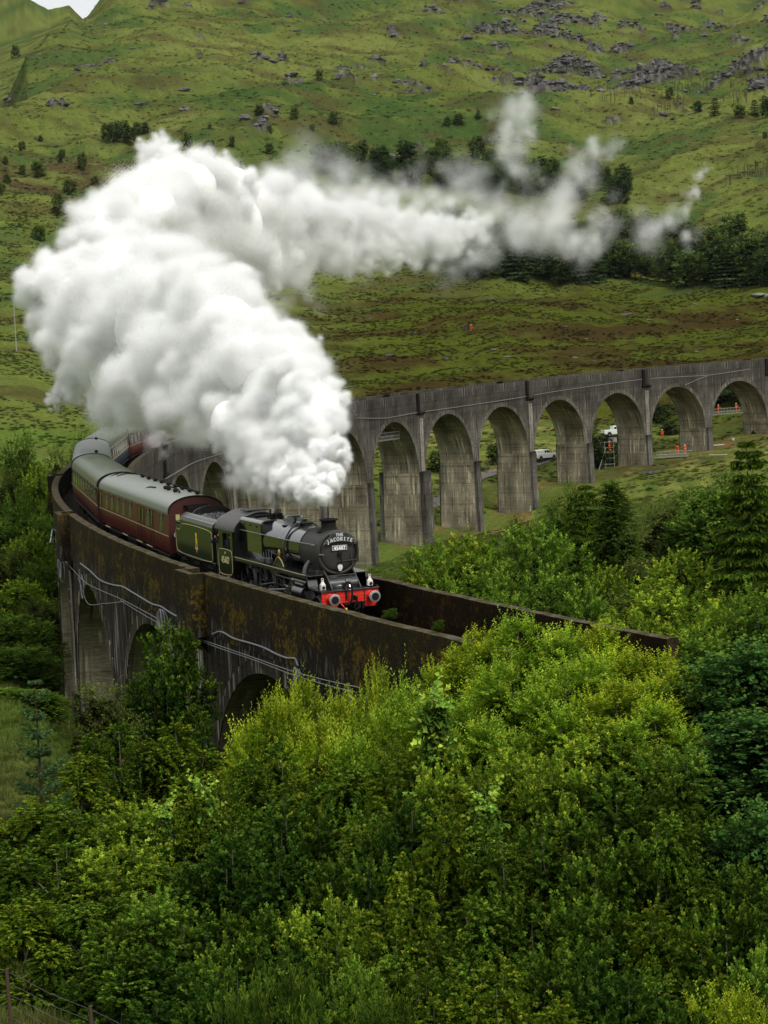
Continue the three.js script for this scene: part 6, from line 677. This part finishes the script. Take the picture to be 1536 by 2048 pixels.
function person(label, pos, turn, pose, cloth, hat, o = {}) {
  const t = thing('person', label, 'person', [pos.x, pos.y, pos.z], turn, o.group), q = POSES[pose], l = q[8];
  if (!bodyCache.has(pose)) { const up = (p) => [p[0], p[1] - l * 0.35, p[2] + l]; const S = (s) => up([s * 0.19, 1.4, 0]); bodyCache.set(pose, [figureGeo([[[0, 0.95, 0], up([0, 1.36, 0]), 0.145, 0.155], [[-0.08, 0.92, 0], [0.08, 0.92, 0], 0.13, 0.13], [S(-1), S(1), 0.085, 0.085], [up([0, 1.36, 0]), up([0, 1.52, 0.01]), 0.08, 0.055], [S(-1), q[0], 0.068, 0.054], [q[0], q[1], 0.054, 0.042], [S(1), q[2], 0.068, 0.054], [q[2], q[3], 0.054, 0.042], [[-0.09, 0.9, 0], q[4], 0.105, 0.075], [q[4], q[5], 0.075, 0.055], [[0.09, 0.9, 0], q[6], 0.105, 0.075], [q[6], q[7], 0.075, 0.055]]), up([0, 1.63, 0.02]), [...hand(q[1], -1), ...hand(q[3], 1)], [q[5], q[7]]]); }
  const [body, h, hands, feet] = bodyCache.get(pose);
  mesh(o.coat ?? 'work_suit', body, cloth, t);
  const head = mesh('head', [ball(0.1, h[0], h[1], h[2], [0.82, 1.15, 0.98], 14), ball(0.018, h[0], h[1] - 0.01, h[2] + 0.1, [0.8, 1.2, 1], 8), ball(0.02, h[0] - 0.085, h[1], h[2], [0.5, 1, 0.8], 8), ball(0.02, h[0] + 0.085, h[1], h[2], [0.5, 1, 0.8], 8), rbox(0.05, 0.012, 0.02, h[0], h[1] - 0.055, h[2] + 0.085, 0.005)], M.skin, t);
  mesh('eyes', [ball(0.011, h[0] - 0.033, h[1] + 0.015, h[2] + 0.092, [1, 0.7, 0.6], 6), ball(0.011, h[0] + 0.033, h[1] + 0.015, h[2] + 0.092, [1, 0.7, 0.6], 6)], M.soot, head);
  mesh(o.hat ?? 'helmet', [put(new THREE.SphereGeometry(0.115, 16, 8, 0, 6.3, 0, 1.6), [h[0], h[1] + 0.035, h[2] - 0.005], [0, 0, 0], [0.95, 0.95, 1.1]), rbox(0.17, 0.014, 0.1, h[0], h[1] + 0.045, h[2] + 0.1, 0.006)], hat, t);
  mesh('hands', hands, o.glove ?? M.skin, t); mesh('boots', feet.map((f) => rbox(0.1, 0.1, 0.27, f[0], 0.05, f[2] + 0.05, 0.04)), M.soot, t);
  if (o.bands) mesh('reflective_band', [put(new THREE.TorusGeometry(0.15, 0.016, 4, 20), [0, 1.08, l * 0.3], [PI / 2, 0, 0], [1.06, 0.95, 2]), ...[4, 6].map((i) => put(new THREE.TorusGeometry(0.078, 0.012, 4, 14), [lerp(q[i][0], q[i + 1][0], 0.4), lerp(q[i][1], q[i + 1][1], 0.4), lerp(q[i][2], q[i + 1][2], 0.4)], [PI / 2, 0, 0], [1, 1, 2]))], std(0.7, 0.7, 0.66, 0.4), t);
  return t;
}
const HV = { bands: true, group: undefined };
const hiVis = std(0.82, 0.1, 0.012, 0.8), helmet = std(0.8, 0.8, 0.78, 0.4);
function crewIn(L, label, x, y, z, turn, pose, hat, o) { const w = L.localToWorld(V(x, y, z)), p = person(label, w, 0, pose, M.navy, hat, { coat: 'overalls', hat: 'cap', ...o }); p.quaternion.copy(L.quaternion); p.rotateY(turn); return p; }
{ const L = scene.children.find((o) => o.name === 'steam_locomotive'); L.updateMatrixWorld(true);
  crewIn(L, 'engine driver in dark overalls looking out of the cab side window', -1.08, 1.04, 6.65 - 11.92, -0.9, 'stand', M.navy); crewIn(L, 'fireman in dark overalls and orange cap shading his eyes behind the cab', -1.13, 1.0, 6.65 - 13.05, -0.8, 'shade', M.orange); }
const along = (s) => { const a = trackAt(s - 1), b = trackAt(s + 1); return atan2(-(b.z - a.z), b.x - a.x); }; // turn of a thing whose length lies along the line
function trussPlatform(label, p, turn, len, group) { // a suspended access platform: lattice sides, deck, hand rails
  const t = thing('access_platform', label, 'access platform', [p.x, p.y, p.z], turn, group), al = std(0.26, 0.26, 0.25, 0.5, { metalness: 0.3 }), n = Math.round(len / 0.8);
  mesh('deck', rbox(len, 0.07, 0.8, 0, 0.04, 0, 0.01), std(0.26, 0.25, 0.22, 0.7), t);
  for (const z of [-0.42, 0.42]) { const g = [rbox(len, 0.07, 0.06, 0, 0.12, z, 0.01), rbox(len, 0.06, 0.05, 0, 0.58, z, 0.01), rbox(len, 0.05, 0.05, 0, 1.08, z, 0.01)]; for (let i = 0; i <= n; i++) { const x = -len / 2 + (i / n) * len; g.push(rod([x, 0.1, z], [x, 1.08, z], 0.022, 5)); if (i < n) g.push(rod([x, i % 2 ? 0.12 : 0.58, z], [x + len / n, i % 2 ? 0.58 : 0.12, z], 0.022, 5)); } mesh('lattice_side', g, al, t); }
  mesh('end_rail', [rod([-len / 2, 1.06, -0.42], [-len / 2, 1.06, 0.42], 0.025), rod([len / 2, 1.06, -0.42], [len / 2, 1.06, 0.42], 0.025)], al, t); return t;
}
{
  const sArch = (k) => (pierS(k) + pierS(k + 1)) / 2;
  const q = onWall(1449, 829, -1.2, 340, 400); const pl = trussPlatform('grey suspended platform with two orange workers standing inside the last visible arch', q, along(sArch(6)), 9);
  pl.updateMatrixWorld(true); { const g = []; for (const x of [-4.2, 4.2]) for (const z of [-0.4, 0.4]) g.push(rod([x, 1.05, z], [x * 0.8, 4.6, z], 0.015, 5)); mesh('cable', g, M.dull, pl); }
  person('orange suited worker at the left end of the suspended platform', pl.localToWorld(V(-1.7, 0.08, 0)), along(sArch(6)) + 0.3, 'reach', hiVis, helmet, HV); person('orange suited worker at the right end of the suspended platform beside the pier', pl.localToWorld(V(3.1, 0.08, 0)), along(sArch(6)) + 1.4, 'reach', hiVis, helmet, HV);
  const q2 = onWall(768, 882, -1.6, 265, 310); trussPlatform('empty grey platform hung under the crown of the arch right of the steam', q2, along(sArch(0)), 8.5);
  const q3 = onGround(1345, 917, 330); q3.y += 0.1; trussPlatform('grey lattice platform section lying on the grass before two workers', q3, 0.12, 5.4);
  const w1 = onGround(1357, 910, 330), w2 = onGround(1371, 911, 330); w1.z -= 0.8; w2.z -= 0.5; w1.y = land(w1.x, w1.z); w2.y = land(w2.x, w2.z);
  person('orange suited worker bending at the foot of the pier, left of a colleague', w1, -0.4, 'bend', hiVis, std(0.05, 0.05, 0.06, 0.5), HV); person('orange suited worker with white helmet standing at the pier foot beside a bending colleague', w2, 2.6, 'carry', hiVis, helmet, HV);
  const w3 = onGround(1325, 881, 350); person('orange suited worker standing alone on the bare earth behind the arches', w3, 0.4, 'stand', hiVis, helmet, HV);
  const b = onGround(1216, 938, 330); const sc = thing('scaffold_tower', 'galvanised scaffold tower with a leaning brace against a pier', 'scaffold', [b.x, b.y, b.z], 0.5), st = std(0.5, 0.5, 0.48, 0.45, { metalness: 0.5 });
  for (const x of [-0.9, 0.9]) for (const z of [-0.6, 0.6]) mesh('upright', rod([x, -0.3, z], [x, 4.4, z], 0.035, 6), st, sc); for (const y of [0.6, 1.6, 2.6, 3.4, 4.3]) for (const z of [-0.6, 0.6]) mesh('ledger', rod([-1.1, y, z], [1.1, y, z], 0.03, 6), st, sc); mesh('brace', rod([-2.4, -0.2, 0.8], [-0.8, 3.4, 0.7], 0.05, 6), st, sc); mesh('platform_board', rbox(1.7, 0.06, 1.0, 0, 2.62, 0, 0.01), std(0.35, 0.27, 0.16, 0.8), sc);
  sc.updateMatrixWorld(true); person('orange suited worker climbing on the scaffold tower', sc.localToWorld(V(0.35, 2.65, 0.1)), 2.4, 'reach', hiVis, helmet, HV);
  const lp = onGround(1397, 912, 340), ld = thing('ladder', 'aluminium ladder leaning on the foot of the pier beside the workers', 'ladder', [lp.x, lp.y, lp.z], 0.7); for (const x of [-0.2, 0.2]) mesh('rail', rod([x, -0.1, 0], [x, 3.2, -0.5], 0.025, 6), M.dull, ld); for (let i = 0; i < 10; i++) mesh('rung', rod([-0.2, 0.25 + i * 0.3, -0.05 - i * 0.047], [0.2, 0.25 + i * 0.3, -0.05 - i * 0.047], 0.016, 5), M.dull, ld);
  const plank = (u, v, len, w, turn, label, m) => { const p = onGround(u, v, 330); return tag(mesh('plank', rbox(len, 0.12, w, 0, 0.1, 0, 0.02), m).translateX(p.x).translateY(p.y + 0.15).translateZ(p.z).rotateY(turn), label, 'plank'); };
  plank(1432, 895, 3.4, 0.5, 0.5, 'pale wide boxed board lying on the grass below the suspended platform', std(0.5, 0.48, 0.44, 0.7)); plank(1436, 914, 3.4, 0.14, -0.7, 'long thin white pole lying on the grass in front of the ladder', std(0.6, 0.58, 0.52, 0.6)); plank(1318, 920, 1.6, 0.12, -0.6, 'short white board leaning by the lattice platform section', std(0.6, 0.58, 0.52, 0.6));
  for (const [u, v, l] of [[1466, 884, 'white bucket on the grass, right of the wide boxed board'], [1445, 880, 'small grey tub on the grass behind the wide boxed board']]) { const p = onGround(u, v, 340), k = thing('bucket', l, 'bucket', [p.x, p.y, p.z]); mesh('pail', lathe([[0, 0.02], [0.2, 0.02], [0.27, 0.5], [0.25, 0.5], [0.19, 0.05]], 20), u > 1460 ? M.white : M.dull, k); mesh('handle', put(new THREE.TorusGeometry(0.26, 0.012, 5, 16, PI), [0, 0.5, 0]), M.dull, k); }
  { const p = onGround(1302, 950, 320), g = new THREE.IcosahedronGeometry(1, 4), a = g.attributes.position; for (let i = 0; i < a.count; i++) { const k = 1 + n2(a.getX(i) * 2.2 + 4, a.getZ(i) * 2.2 + a.getY(i)) * 0.5; a.setXYZ(i, a.getX(i) * k * 1.3, max(-0.1, a.getY(i) * 0.3 * k), a.getZ(i) * k * 0.6); } g.computeVertexNormals(); const t = mesh('tarpaulin', g, std(0.03, 0.033, 0.04, 0.5)); t.position.set(p.x, p.y + 0.1, p.z); tag(t, 'crumpled dark tarpaulin on the grass at the foot of a pier', 'tarpaulin'); }
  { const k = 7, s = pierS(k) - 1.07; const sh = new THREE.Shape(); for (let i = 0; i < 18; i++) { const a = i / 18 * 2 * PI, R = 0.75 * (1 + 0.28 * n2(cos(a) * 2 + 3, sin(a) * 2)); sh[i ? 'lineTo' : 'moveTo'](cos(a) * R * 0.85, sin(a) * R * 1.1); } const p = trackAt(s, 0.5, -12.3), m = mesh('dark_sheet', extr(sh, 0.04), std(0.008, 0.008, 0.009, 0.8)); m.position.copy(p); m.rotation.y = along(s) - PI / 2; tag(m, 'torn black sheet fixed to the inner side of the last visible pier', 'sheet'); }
  for (const [k, h, l] of [[4, -17.2, 'second'], [5, -15.6, 'third'], [6, -13.6, 'fourth'], [3, -20.2, 'first']]) { const s = pierS(k) - 1.02 - (-h - 9.77) * 0.0135, p = trackAt(s, 0.6, h), m = mesh('pier_sign', rbox(0.75, 0.28, 0.03, 0, 0, 0, 0.01), std(0.6, 0.62, 0.64, 0.5)); m.position.copy(p); m.rotation.y = along(s) - PI / 2; tag(m, `small white plate low on the ${l} pier from the left above the tree tops`, 'sign'); }
}
// walkers on the moor
{ const g = onGround(938, 668, 380); const at = (dx, dz) => { const x = g.x + dx, z = g.z + dz; return V(x, land(x, z) + 0.25, z); };
  person('walker in dark blue with a grey hat on the brown moor', at(-0.75, 0), 0.4, 'stand', std(0.03, 0.04, 0.06, 0.8), std(0.2, 0.2, 0.2, 0.8), { coat: 'jacket', hat: 'hood' }); person('walker in black between two others on the brown moor', at(-0.1, -0.5), -0.3, 'carry', std(0.015, 0.015, 0.02, 0.8), std(0.02, 0.02, 0.02, 0.8), { coat: 'jacket', hat: 'hood' }); person('walker in a bright red coat on the brown moor', at(0.5, 0.2), 0.2, 'bend', std(0.65, 0.03, 0.02, 0.7), std(0.5, 0.45, 0.4, 0.8), { coat: 'coat', hat: 'hood' }); }
// vehicles
function pickup(label, pos, turn, canopy) {
  const t = thing('pickup_truck', label, 'pickup', [pos.x, pos.y, pos.z], turn), paint = phy(0.72, 0.74, 0.72, 0.35, { clearcoat: 0.8, clearcoatRoughness: 0.1 }), sh = new THREE.Shape(); // front at +x
  sh.moveTo(-2.55, 0.5); sh.lineTo(-2.58, 1.12); sh.lineTo(0.95, 1.14); sh.quadraticCurveTo(2.2, 1.1, 2.5, 0.95); sh.quadraticCurveTo(2.64, 0.8, 2.6, 0.45); sh.lineTo(2.1, 0.42); sh.absarc(1.65, 0.42, 0.45, 0, PI, false); sh.lineTo(-1.15, 0.42); sh.absarc(-1.6, 0.42, 0.45, 0, PI, false); sh.lineTo(-2.55, 0.5);
  mesh('body', put(extr(sh, 1.66, { bevelEnabled: true, bevelSize: 0.05, bevelThickness: 0.07, bevelSegments: 3 }), [0, 0.12, -0.83]), paint, t);
  const cabS = [[-0.75, 1.2], [-0.7, 1.82], [-0.2, 1.86], [0.35, 1.84], [1.15, 1.22]], cab = mesh('cab', put(extr(cabS, 1.4, { bevelEnabled: true, bevelSize: 0.05, bevelThickness: 0.1, bevelSegments: 3 }), [0, 0.05, -0.7]), paint, t);
  for (const z of [-0.815, 0.815]) { mesh('side_window', put(extr([[-0.62, 1.34], [-0.6, 1.72], [-0.2, 1.75], [-0.2, 1.34]], 0.02), [0, 0.05, z - 0.01]), M.glass, cab); mesh('side_window', put(extr([[-0.1, 1.34], [-0.1, 1.75], [0.3, 1.73], [0.85, 1.34]], 0.02), [0, 0.05, z - 0.01]), M.glass, cab); mesh('door_mirror', rbox(0.1, 0.16, 0.22, 0.85, 1.42, z * 1.18, 0.04), M.soot, cab); mesh('door_handle', rbox(0.16, 0.03, 0.03, -0.3, 1.18, z * 1.11, 0.01), M.dull, cab); }
  mesh('windscreen', rbox(0.02, 0.78, 1.3, 0.83, 1.62, 0, 0.01, [0, 0, 0.9]), M.glass, cab);
  if (canopy) { const c = mesh('canopy', rbox(1.85, 0.72, 1.62, -1.62, 1.58, 0, 0.14), paint, t); mesh('canopy_window', rbox(0.03, 0.4, 1.2, -2.55, 1.66, 0, 0.05), M.glass, c); const tb = mesh('tailgate', rbox(0.05, 0.5, 1.6, -2.66, 0.98, 0, 0.02), std(0.75, 0.6, 0.02, 0.5), t); for (let i = 0; i < 5; i++) mesh('chevron_stripe', rbox(0.01, 0.42, 0.12, -2.69, 0.98, -0.64 + i * 0.32, 0.002, [i < 2.5 ? 0.6 : -0.6, 0, 0]), std(0.55, 0.02, 0.01, 0.5), tb); }
  for (const z of [-0.78, 0.78]) { mesh('tail_light', rbox(0.05, 0.34, 0.14, -2.66, 1.1, z, 0.02), std(0.4, 0.01, 0.01, 0.3), t); mesh('headlight', rbox(0.1, 0.16, 0.32, 2.58, 0.98, z * 0.85, 0.04), std(0.6, 0.62, 0.63, 0.15), t); for (const x of [1.65, -1.6]) { const w = mesh('wheel', put(new THREE.TorusGeometry(0.29, 0.11, 10, 24), [x, 0.38, z], [0, 0, 0], [1, 1, 1.1]), M.soot, t); mesh('rim', cyl(0.21, 0.21, 0.16, x, 0.38, z, [PI / 2, 0, 0], 18), M.steel, w); } }
  mesh('bumper', [rbox(0.16, 0.2, 1.7, -2.66, 0.62, 0, 0.05), rbox(0.14, 0.24, 1.7, 2.62, 0.6, 0, 0.05)], M.soot, t); return t;
}
{ const p = onGround(1088, 924, 330); pickup('white pickup with canopy and yellow and red chevron tailgate parked on the track', p, 0.75, true); const q = onGround(1232, 876, 340); pickup('white pickup mostly hidden behind a dark bush and a pier, farther away', q, 0.3, false); }
// the gravel track below the arches, with its wire fence
{ const way = [[800, 1060], [862, 1012], [930, 968], [1000, 944], [1040, 934], [1090, 922], [1150, 905], [1212, 888], [1290, 872]].map(([u, v]) => onGround(u, v, 318)), c = new THREE.CatmullRomCurve3(way);
  tag(mesh('gravel_path', surf(160, 6, (u, v) => { const p = c.getPoint(u), t = c.getTangent(u), w = (v - 0.5) * 3.0, x = p.x - t.z * w, z = p.z + t.x * w; return [x, land(x, z) + 0.16 - 0.1 * abs(v - 0.5), z, u * 30, v]; }), std(0.2, 0.175, 0.15, 0.95, { map: grainTex })), 'pale gravel track running behind the piers to the white pickup', 'path', null, 'structure');
  const f = thing('wire_fence', 'low wire fence along the far edge of the gravel track', 'fence'), line = [[], []]; for (let i = 0; i <= 14; i++) { const u = i / 14 * 0.5, p = c.getPoint(u), t = c.getTangent(u), x = p.x + t.z * 2, z = p.z - t.x * 2, y = land(x, z); mesh('post', rbox(0.09, 1.2, 0.09, x, y + 0.5, z, 0.01), barkMat.grey, f); line[0].push([x, y + 1.0, z]); line[1].push([x, y + 0.55, z]); } for (const l of line) mesh('wire', tube(l, 0.02, 4), M.dull, f); }
// ---------------------------------------------------------------- cables on the walls
{ const near = (u, v, lat = 2.95) => onWall(u, v, lat, 60, 165), C5 = (list) => list.map(([x, y]) => near(90 + x / 2.194, 1040 + y / 2.194)), grey = std(0.2, 0.205, 0.22, 0.5), thin = std(0.3, 0.3, 0.31, 0.5);
  const conduit = (pts, label) => { const t = thing('cable_conduit', label, 'cable'), P = C5(pts); mesh('pipe', tube(P, 0.04, 8, 80), grey, t); P.filter((_, i) => i % 3 === 1).forEach((p) => mesh('bracket', rbox(0.08, 0.22, 0.08, p.x, p.y - 0.08, p.z, 0.01), M.dull, t)); return t; };
  conduit([[155, 190], [200, 225], [240, 262], [300, 285], [340, 292], [380, 315], [430, 345], [470, 368], [510, 380], [540, 400], [580, 422], [620, 428], [660, 425], [690, 440]], 'grey wavy conduit along the near wall left of the refuge'); conduit([[735, 500], [770, 490], [830, 520], [900, 540], [960, 560], [1020, 590], [1060, 605], [1100, 612], [1110, 640]], 'grey wavy conduit along the near wall right of the refuge, ending at a coil');
  const wire = (pts, label, r = 0.016, m = thin) => tag(mesh('wire', tube(C5(pts), r, 5, 60), m), label, 'wire');
  wire([[20, 60], [70, 160], [120, 215], [180, 275], [260, 315], [330, 345], [450, 408], [560, 470], [660, 515], [760, 550], [900, 598], [1090, 665], [1220, 700], [1380, 735]], 'upper thin grey wire strung along the near wall'); wire([[330, 352], [450, 425], [560, 482], [760, 560], [920, 615], [1090, 680], [1230, 722], [1360, 755]], 'lower thin grey wire strung along the near wall'); wire([[145, 250], [165, 310], [185, 362], [260, 366], [345, 358]], 'slack loop of thin wire across the top of the left arch opening');
  wire([[22, 100], [40, 40], [62, 75], [75, 110], [70, 130], [100, 195]], 'tangled grey cable beside the leftmost wall refuge', 0.04, grey); wire([[150, 215], [158, 300], [166, 345], [172, 290], [160, 240]], 'short hanging loop of cable below the dark refuge', 0.04, grey);
  for (const [x, y, rx, ry, l] of [[68, 210, 0.85, 0.75, 'large grey coil of cable hanging on the far left of the near wall'], [512, 435, 0.6, 0.5, 'grey coil of cable hanging in the middle of the near wall above the birch'], [1105, 677, 0.27, 0.27, 'small thick grey coil of cable hanging above the last dark arch']]) { const p = near(90 + x / 2.194, 1040 + y / 2.194, 3.05), [s] = trackSL(p.x, p.z), t = thing('cable_coil', l, 'cable coil', [p.x, p.y, p.z], along(s)); for (let i = 0; i < 3; i++) mesh('loop', put(new THREE.TorusGeometry(ry * (0.94 + i * 0.05), 0.035, 6, 40), [0.04 * i, -0.05 * i, (i - 1) * 0.06], [0, (i - 1) * 0.16, (i - 1) * 0.1], [rx / ry, 1, 1]), grey, t); }
  const farW = (pts, label) => tag(mesh('wire', tube(pts.map(([u, v]) => onWall(u, v, -2.98, u < 600 ? 150 : 255, 420)), 0.03, 5, 60), thin), label, 'wire'); farW([[712, 836], [770, 836], [830, 826], [950, 809], [1040, 795], [1110, 783], [1200, 770], [1290, 758], [1370, 753], [1420, 750], [1500, 738]], 'thin wire strung along the far wall above the arches'); farW([[330, 958], [358, 942], [386, 926], [420, 914], [451, 905]], 'thin wire strung along the inner wall left of the steam'); farW([[1370, 770], [1400, 757], [1415, 752]], 'short wire rising to a bracket between the two right hand arches'); }
// ---------------------------------------------------------------- boulders and slabs on the hill
{ const rk = [1, 2, 3].map((s) => { const g = mergeVertices(new THREE.IcosahedronGeometry(1, 3).deleteAttribute('uv').deleteAttribute('normal')), a = g.attributes.position; for (let i = 0; i < a.count; i++) { const x = a.getX(i), y = a.getY(i), z = a.getZ(i), k = 0.8 + n2(x * 1.3 + s * 9, z * 1.3 + y * 1.7) * 0.4 + n2(x * 4 + s, z * 4 + y * 5) * 0.12; a.setXYZ(i, x * k, max(-0.3, y * k * 0.62), z * k); } const q = g.toNonIndexed(); q.computeVertexNormals(); return q; }), rm = [std(0.13, 0.122, 0.118, 0.95), std(0.085, 0.08, 0.077, 0.95), std(0.17, 0.163, 0.155, 0.95)], rr = rng(8);
  const rock = (p, s, label, group) => { const o = mesh('boulder', rk[floor(rr() * 3)], rm[floor(rr() * 3)]); o.position.set(p.x, p.y - s * 0.12, p.z); o.rotation.y = rr() * 6.28; o.scale.set(s * (1 + rr() * 0.8), s * (0.35 + rr() * 0.4), s); return tag(o, label, 'boulder', group); };
  for (const [u, v, s, l] of [[775, 712, 1.6, 'pale flat slab on the brown moor left of the walkers'], [948, 705, 1.0, 'grey boulder on the moor just below the walkers'], [988, 702, 1.1, 'grey boulder on the moor right of and below the walkers'], [702, 775, 1.6, 'dark slab on the moor just above the far parapet'], [1188, 722, 0.9, 'small boulder on the moor above the middle of the far parapet'], [1252, 630, 1.8, 'pale flat slab on the moor right of the walkers'], [1440, 573, 2.2, 'grey slab below the right end of the tree belt'], [1518, 592, 3.0, 'broad grey rock slab at the right edge below the tree belt'], [580, 152, 4, 'rounded grey boulder high on the hill behind the steam'], [365, 180, 3, 'pale boulder high on the left part of the hill'], [1110, 222, 2.4, 'pale rock beside the burnt plantation'], [545, 128, 3, 'grey boulder above the rounded one on the hill']]) rock(onGround(u, v, 380), s, l);
  for (let i = 0; i < 230; i++) { const u = rr() * 1536, v = 5 + rr() * 240, p = onGround(u, v, 600); if (hypot(p.x, p.z) > 1900) continue; rock(p, 0.5 + rr() * rr() * rr() * 3, 'grey boulder scattered on the grass of the upper hillside', 'boulders scattered over the hillside'); }
  for (let i = 0; i < 30; i++) rock(onGround(650 + rr() * 880, 590 + rr() * 130, 385), 0.3 + rr() * 0.7, 'small grey stone showing through the heather of the moor', 'stones on the moor'); }
// slim pole on the left meadow and the wire fence at the bottom left corner
{ const p = onGround(33, 702, 330), t = thing('pole', 'slim pale pole standing on the left meadow beside the steam', 'pole', [p.x, p.y, p.z]); mesh('shaft', cyl(0.07, 0.12, 10.5, 0, 5, 0, [0, 0, 0], 10), std(0.3, 0.28, 0.25, 0.8), t); mesh('crossarm', rbox(1.2, 0.1, 0.1, 0, 9.7, 0, 0.02), barkMat.grey, t); }
{ const f = thing('wire_fence', 'wire fence on thin dark posts in the grass at the bottom left corner', 'fence'), posts = [[-150, 1985, 47], [15, 1938, 43], [182, 2012, 42], [350, 2085, 41]].map(([u, v, d]) => survey(u, v, d)); for (const p of posts) { const y = land(p.x, p.z); mesh('post', [cyl(0.038, 0.042, p.y - y + 0.4, p.x, (p.y + y - 0.4) / 2, p.z, [0, 0, 0.02], 10), ball(0.038, p.x, p.y, p.z, [1, 0.5, 1], 8)], barkMat.brown, f); } for (const k of [0.08, 0.32, 0.56, 0.8, 1.04]) { const l = []; posts.forEach((p, i) => { l.push([p.x, p.y - k, p.z]); if (posts[i + 1]) l.push([(p.x + posts[i + 1].x) / 2, (p.y + posts[i + 1].y) / 2 - k - 0.04, (p.z + posts[i + 1].z) / 2]); }); mesh('wire', tube(l, 0.005, 4, 40), M.dull, f); } }
// leafy shoots growing on the near coping
for (const [u, v, w, h] of [[782, 1238, 60, 24], [878, 1262, 46, 26]]) { const p = onWall(u, v, 2.5, 55, 80), o = mesh('coping_plant', KIND.rhododendron[0].crown, leafMat); o.position.copy(p); o.scale.set(0.16 * w / 50, 0.13, 0.1); tag(o, u < 800 ? 'sprig of leaves growing on the near coping just before the engine' : 'sprig of leaves growing on the near coping close to the mound', 'plant'); }
renderer.render(scene, camera);
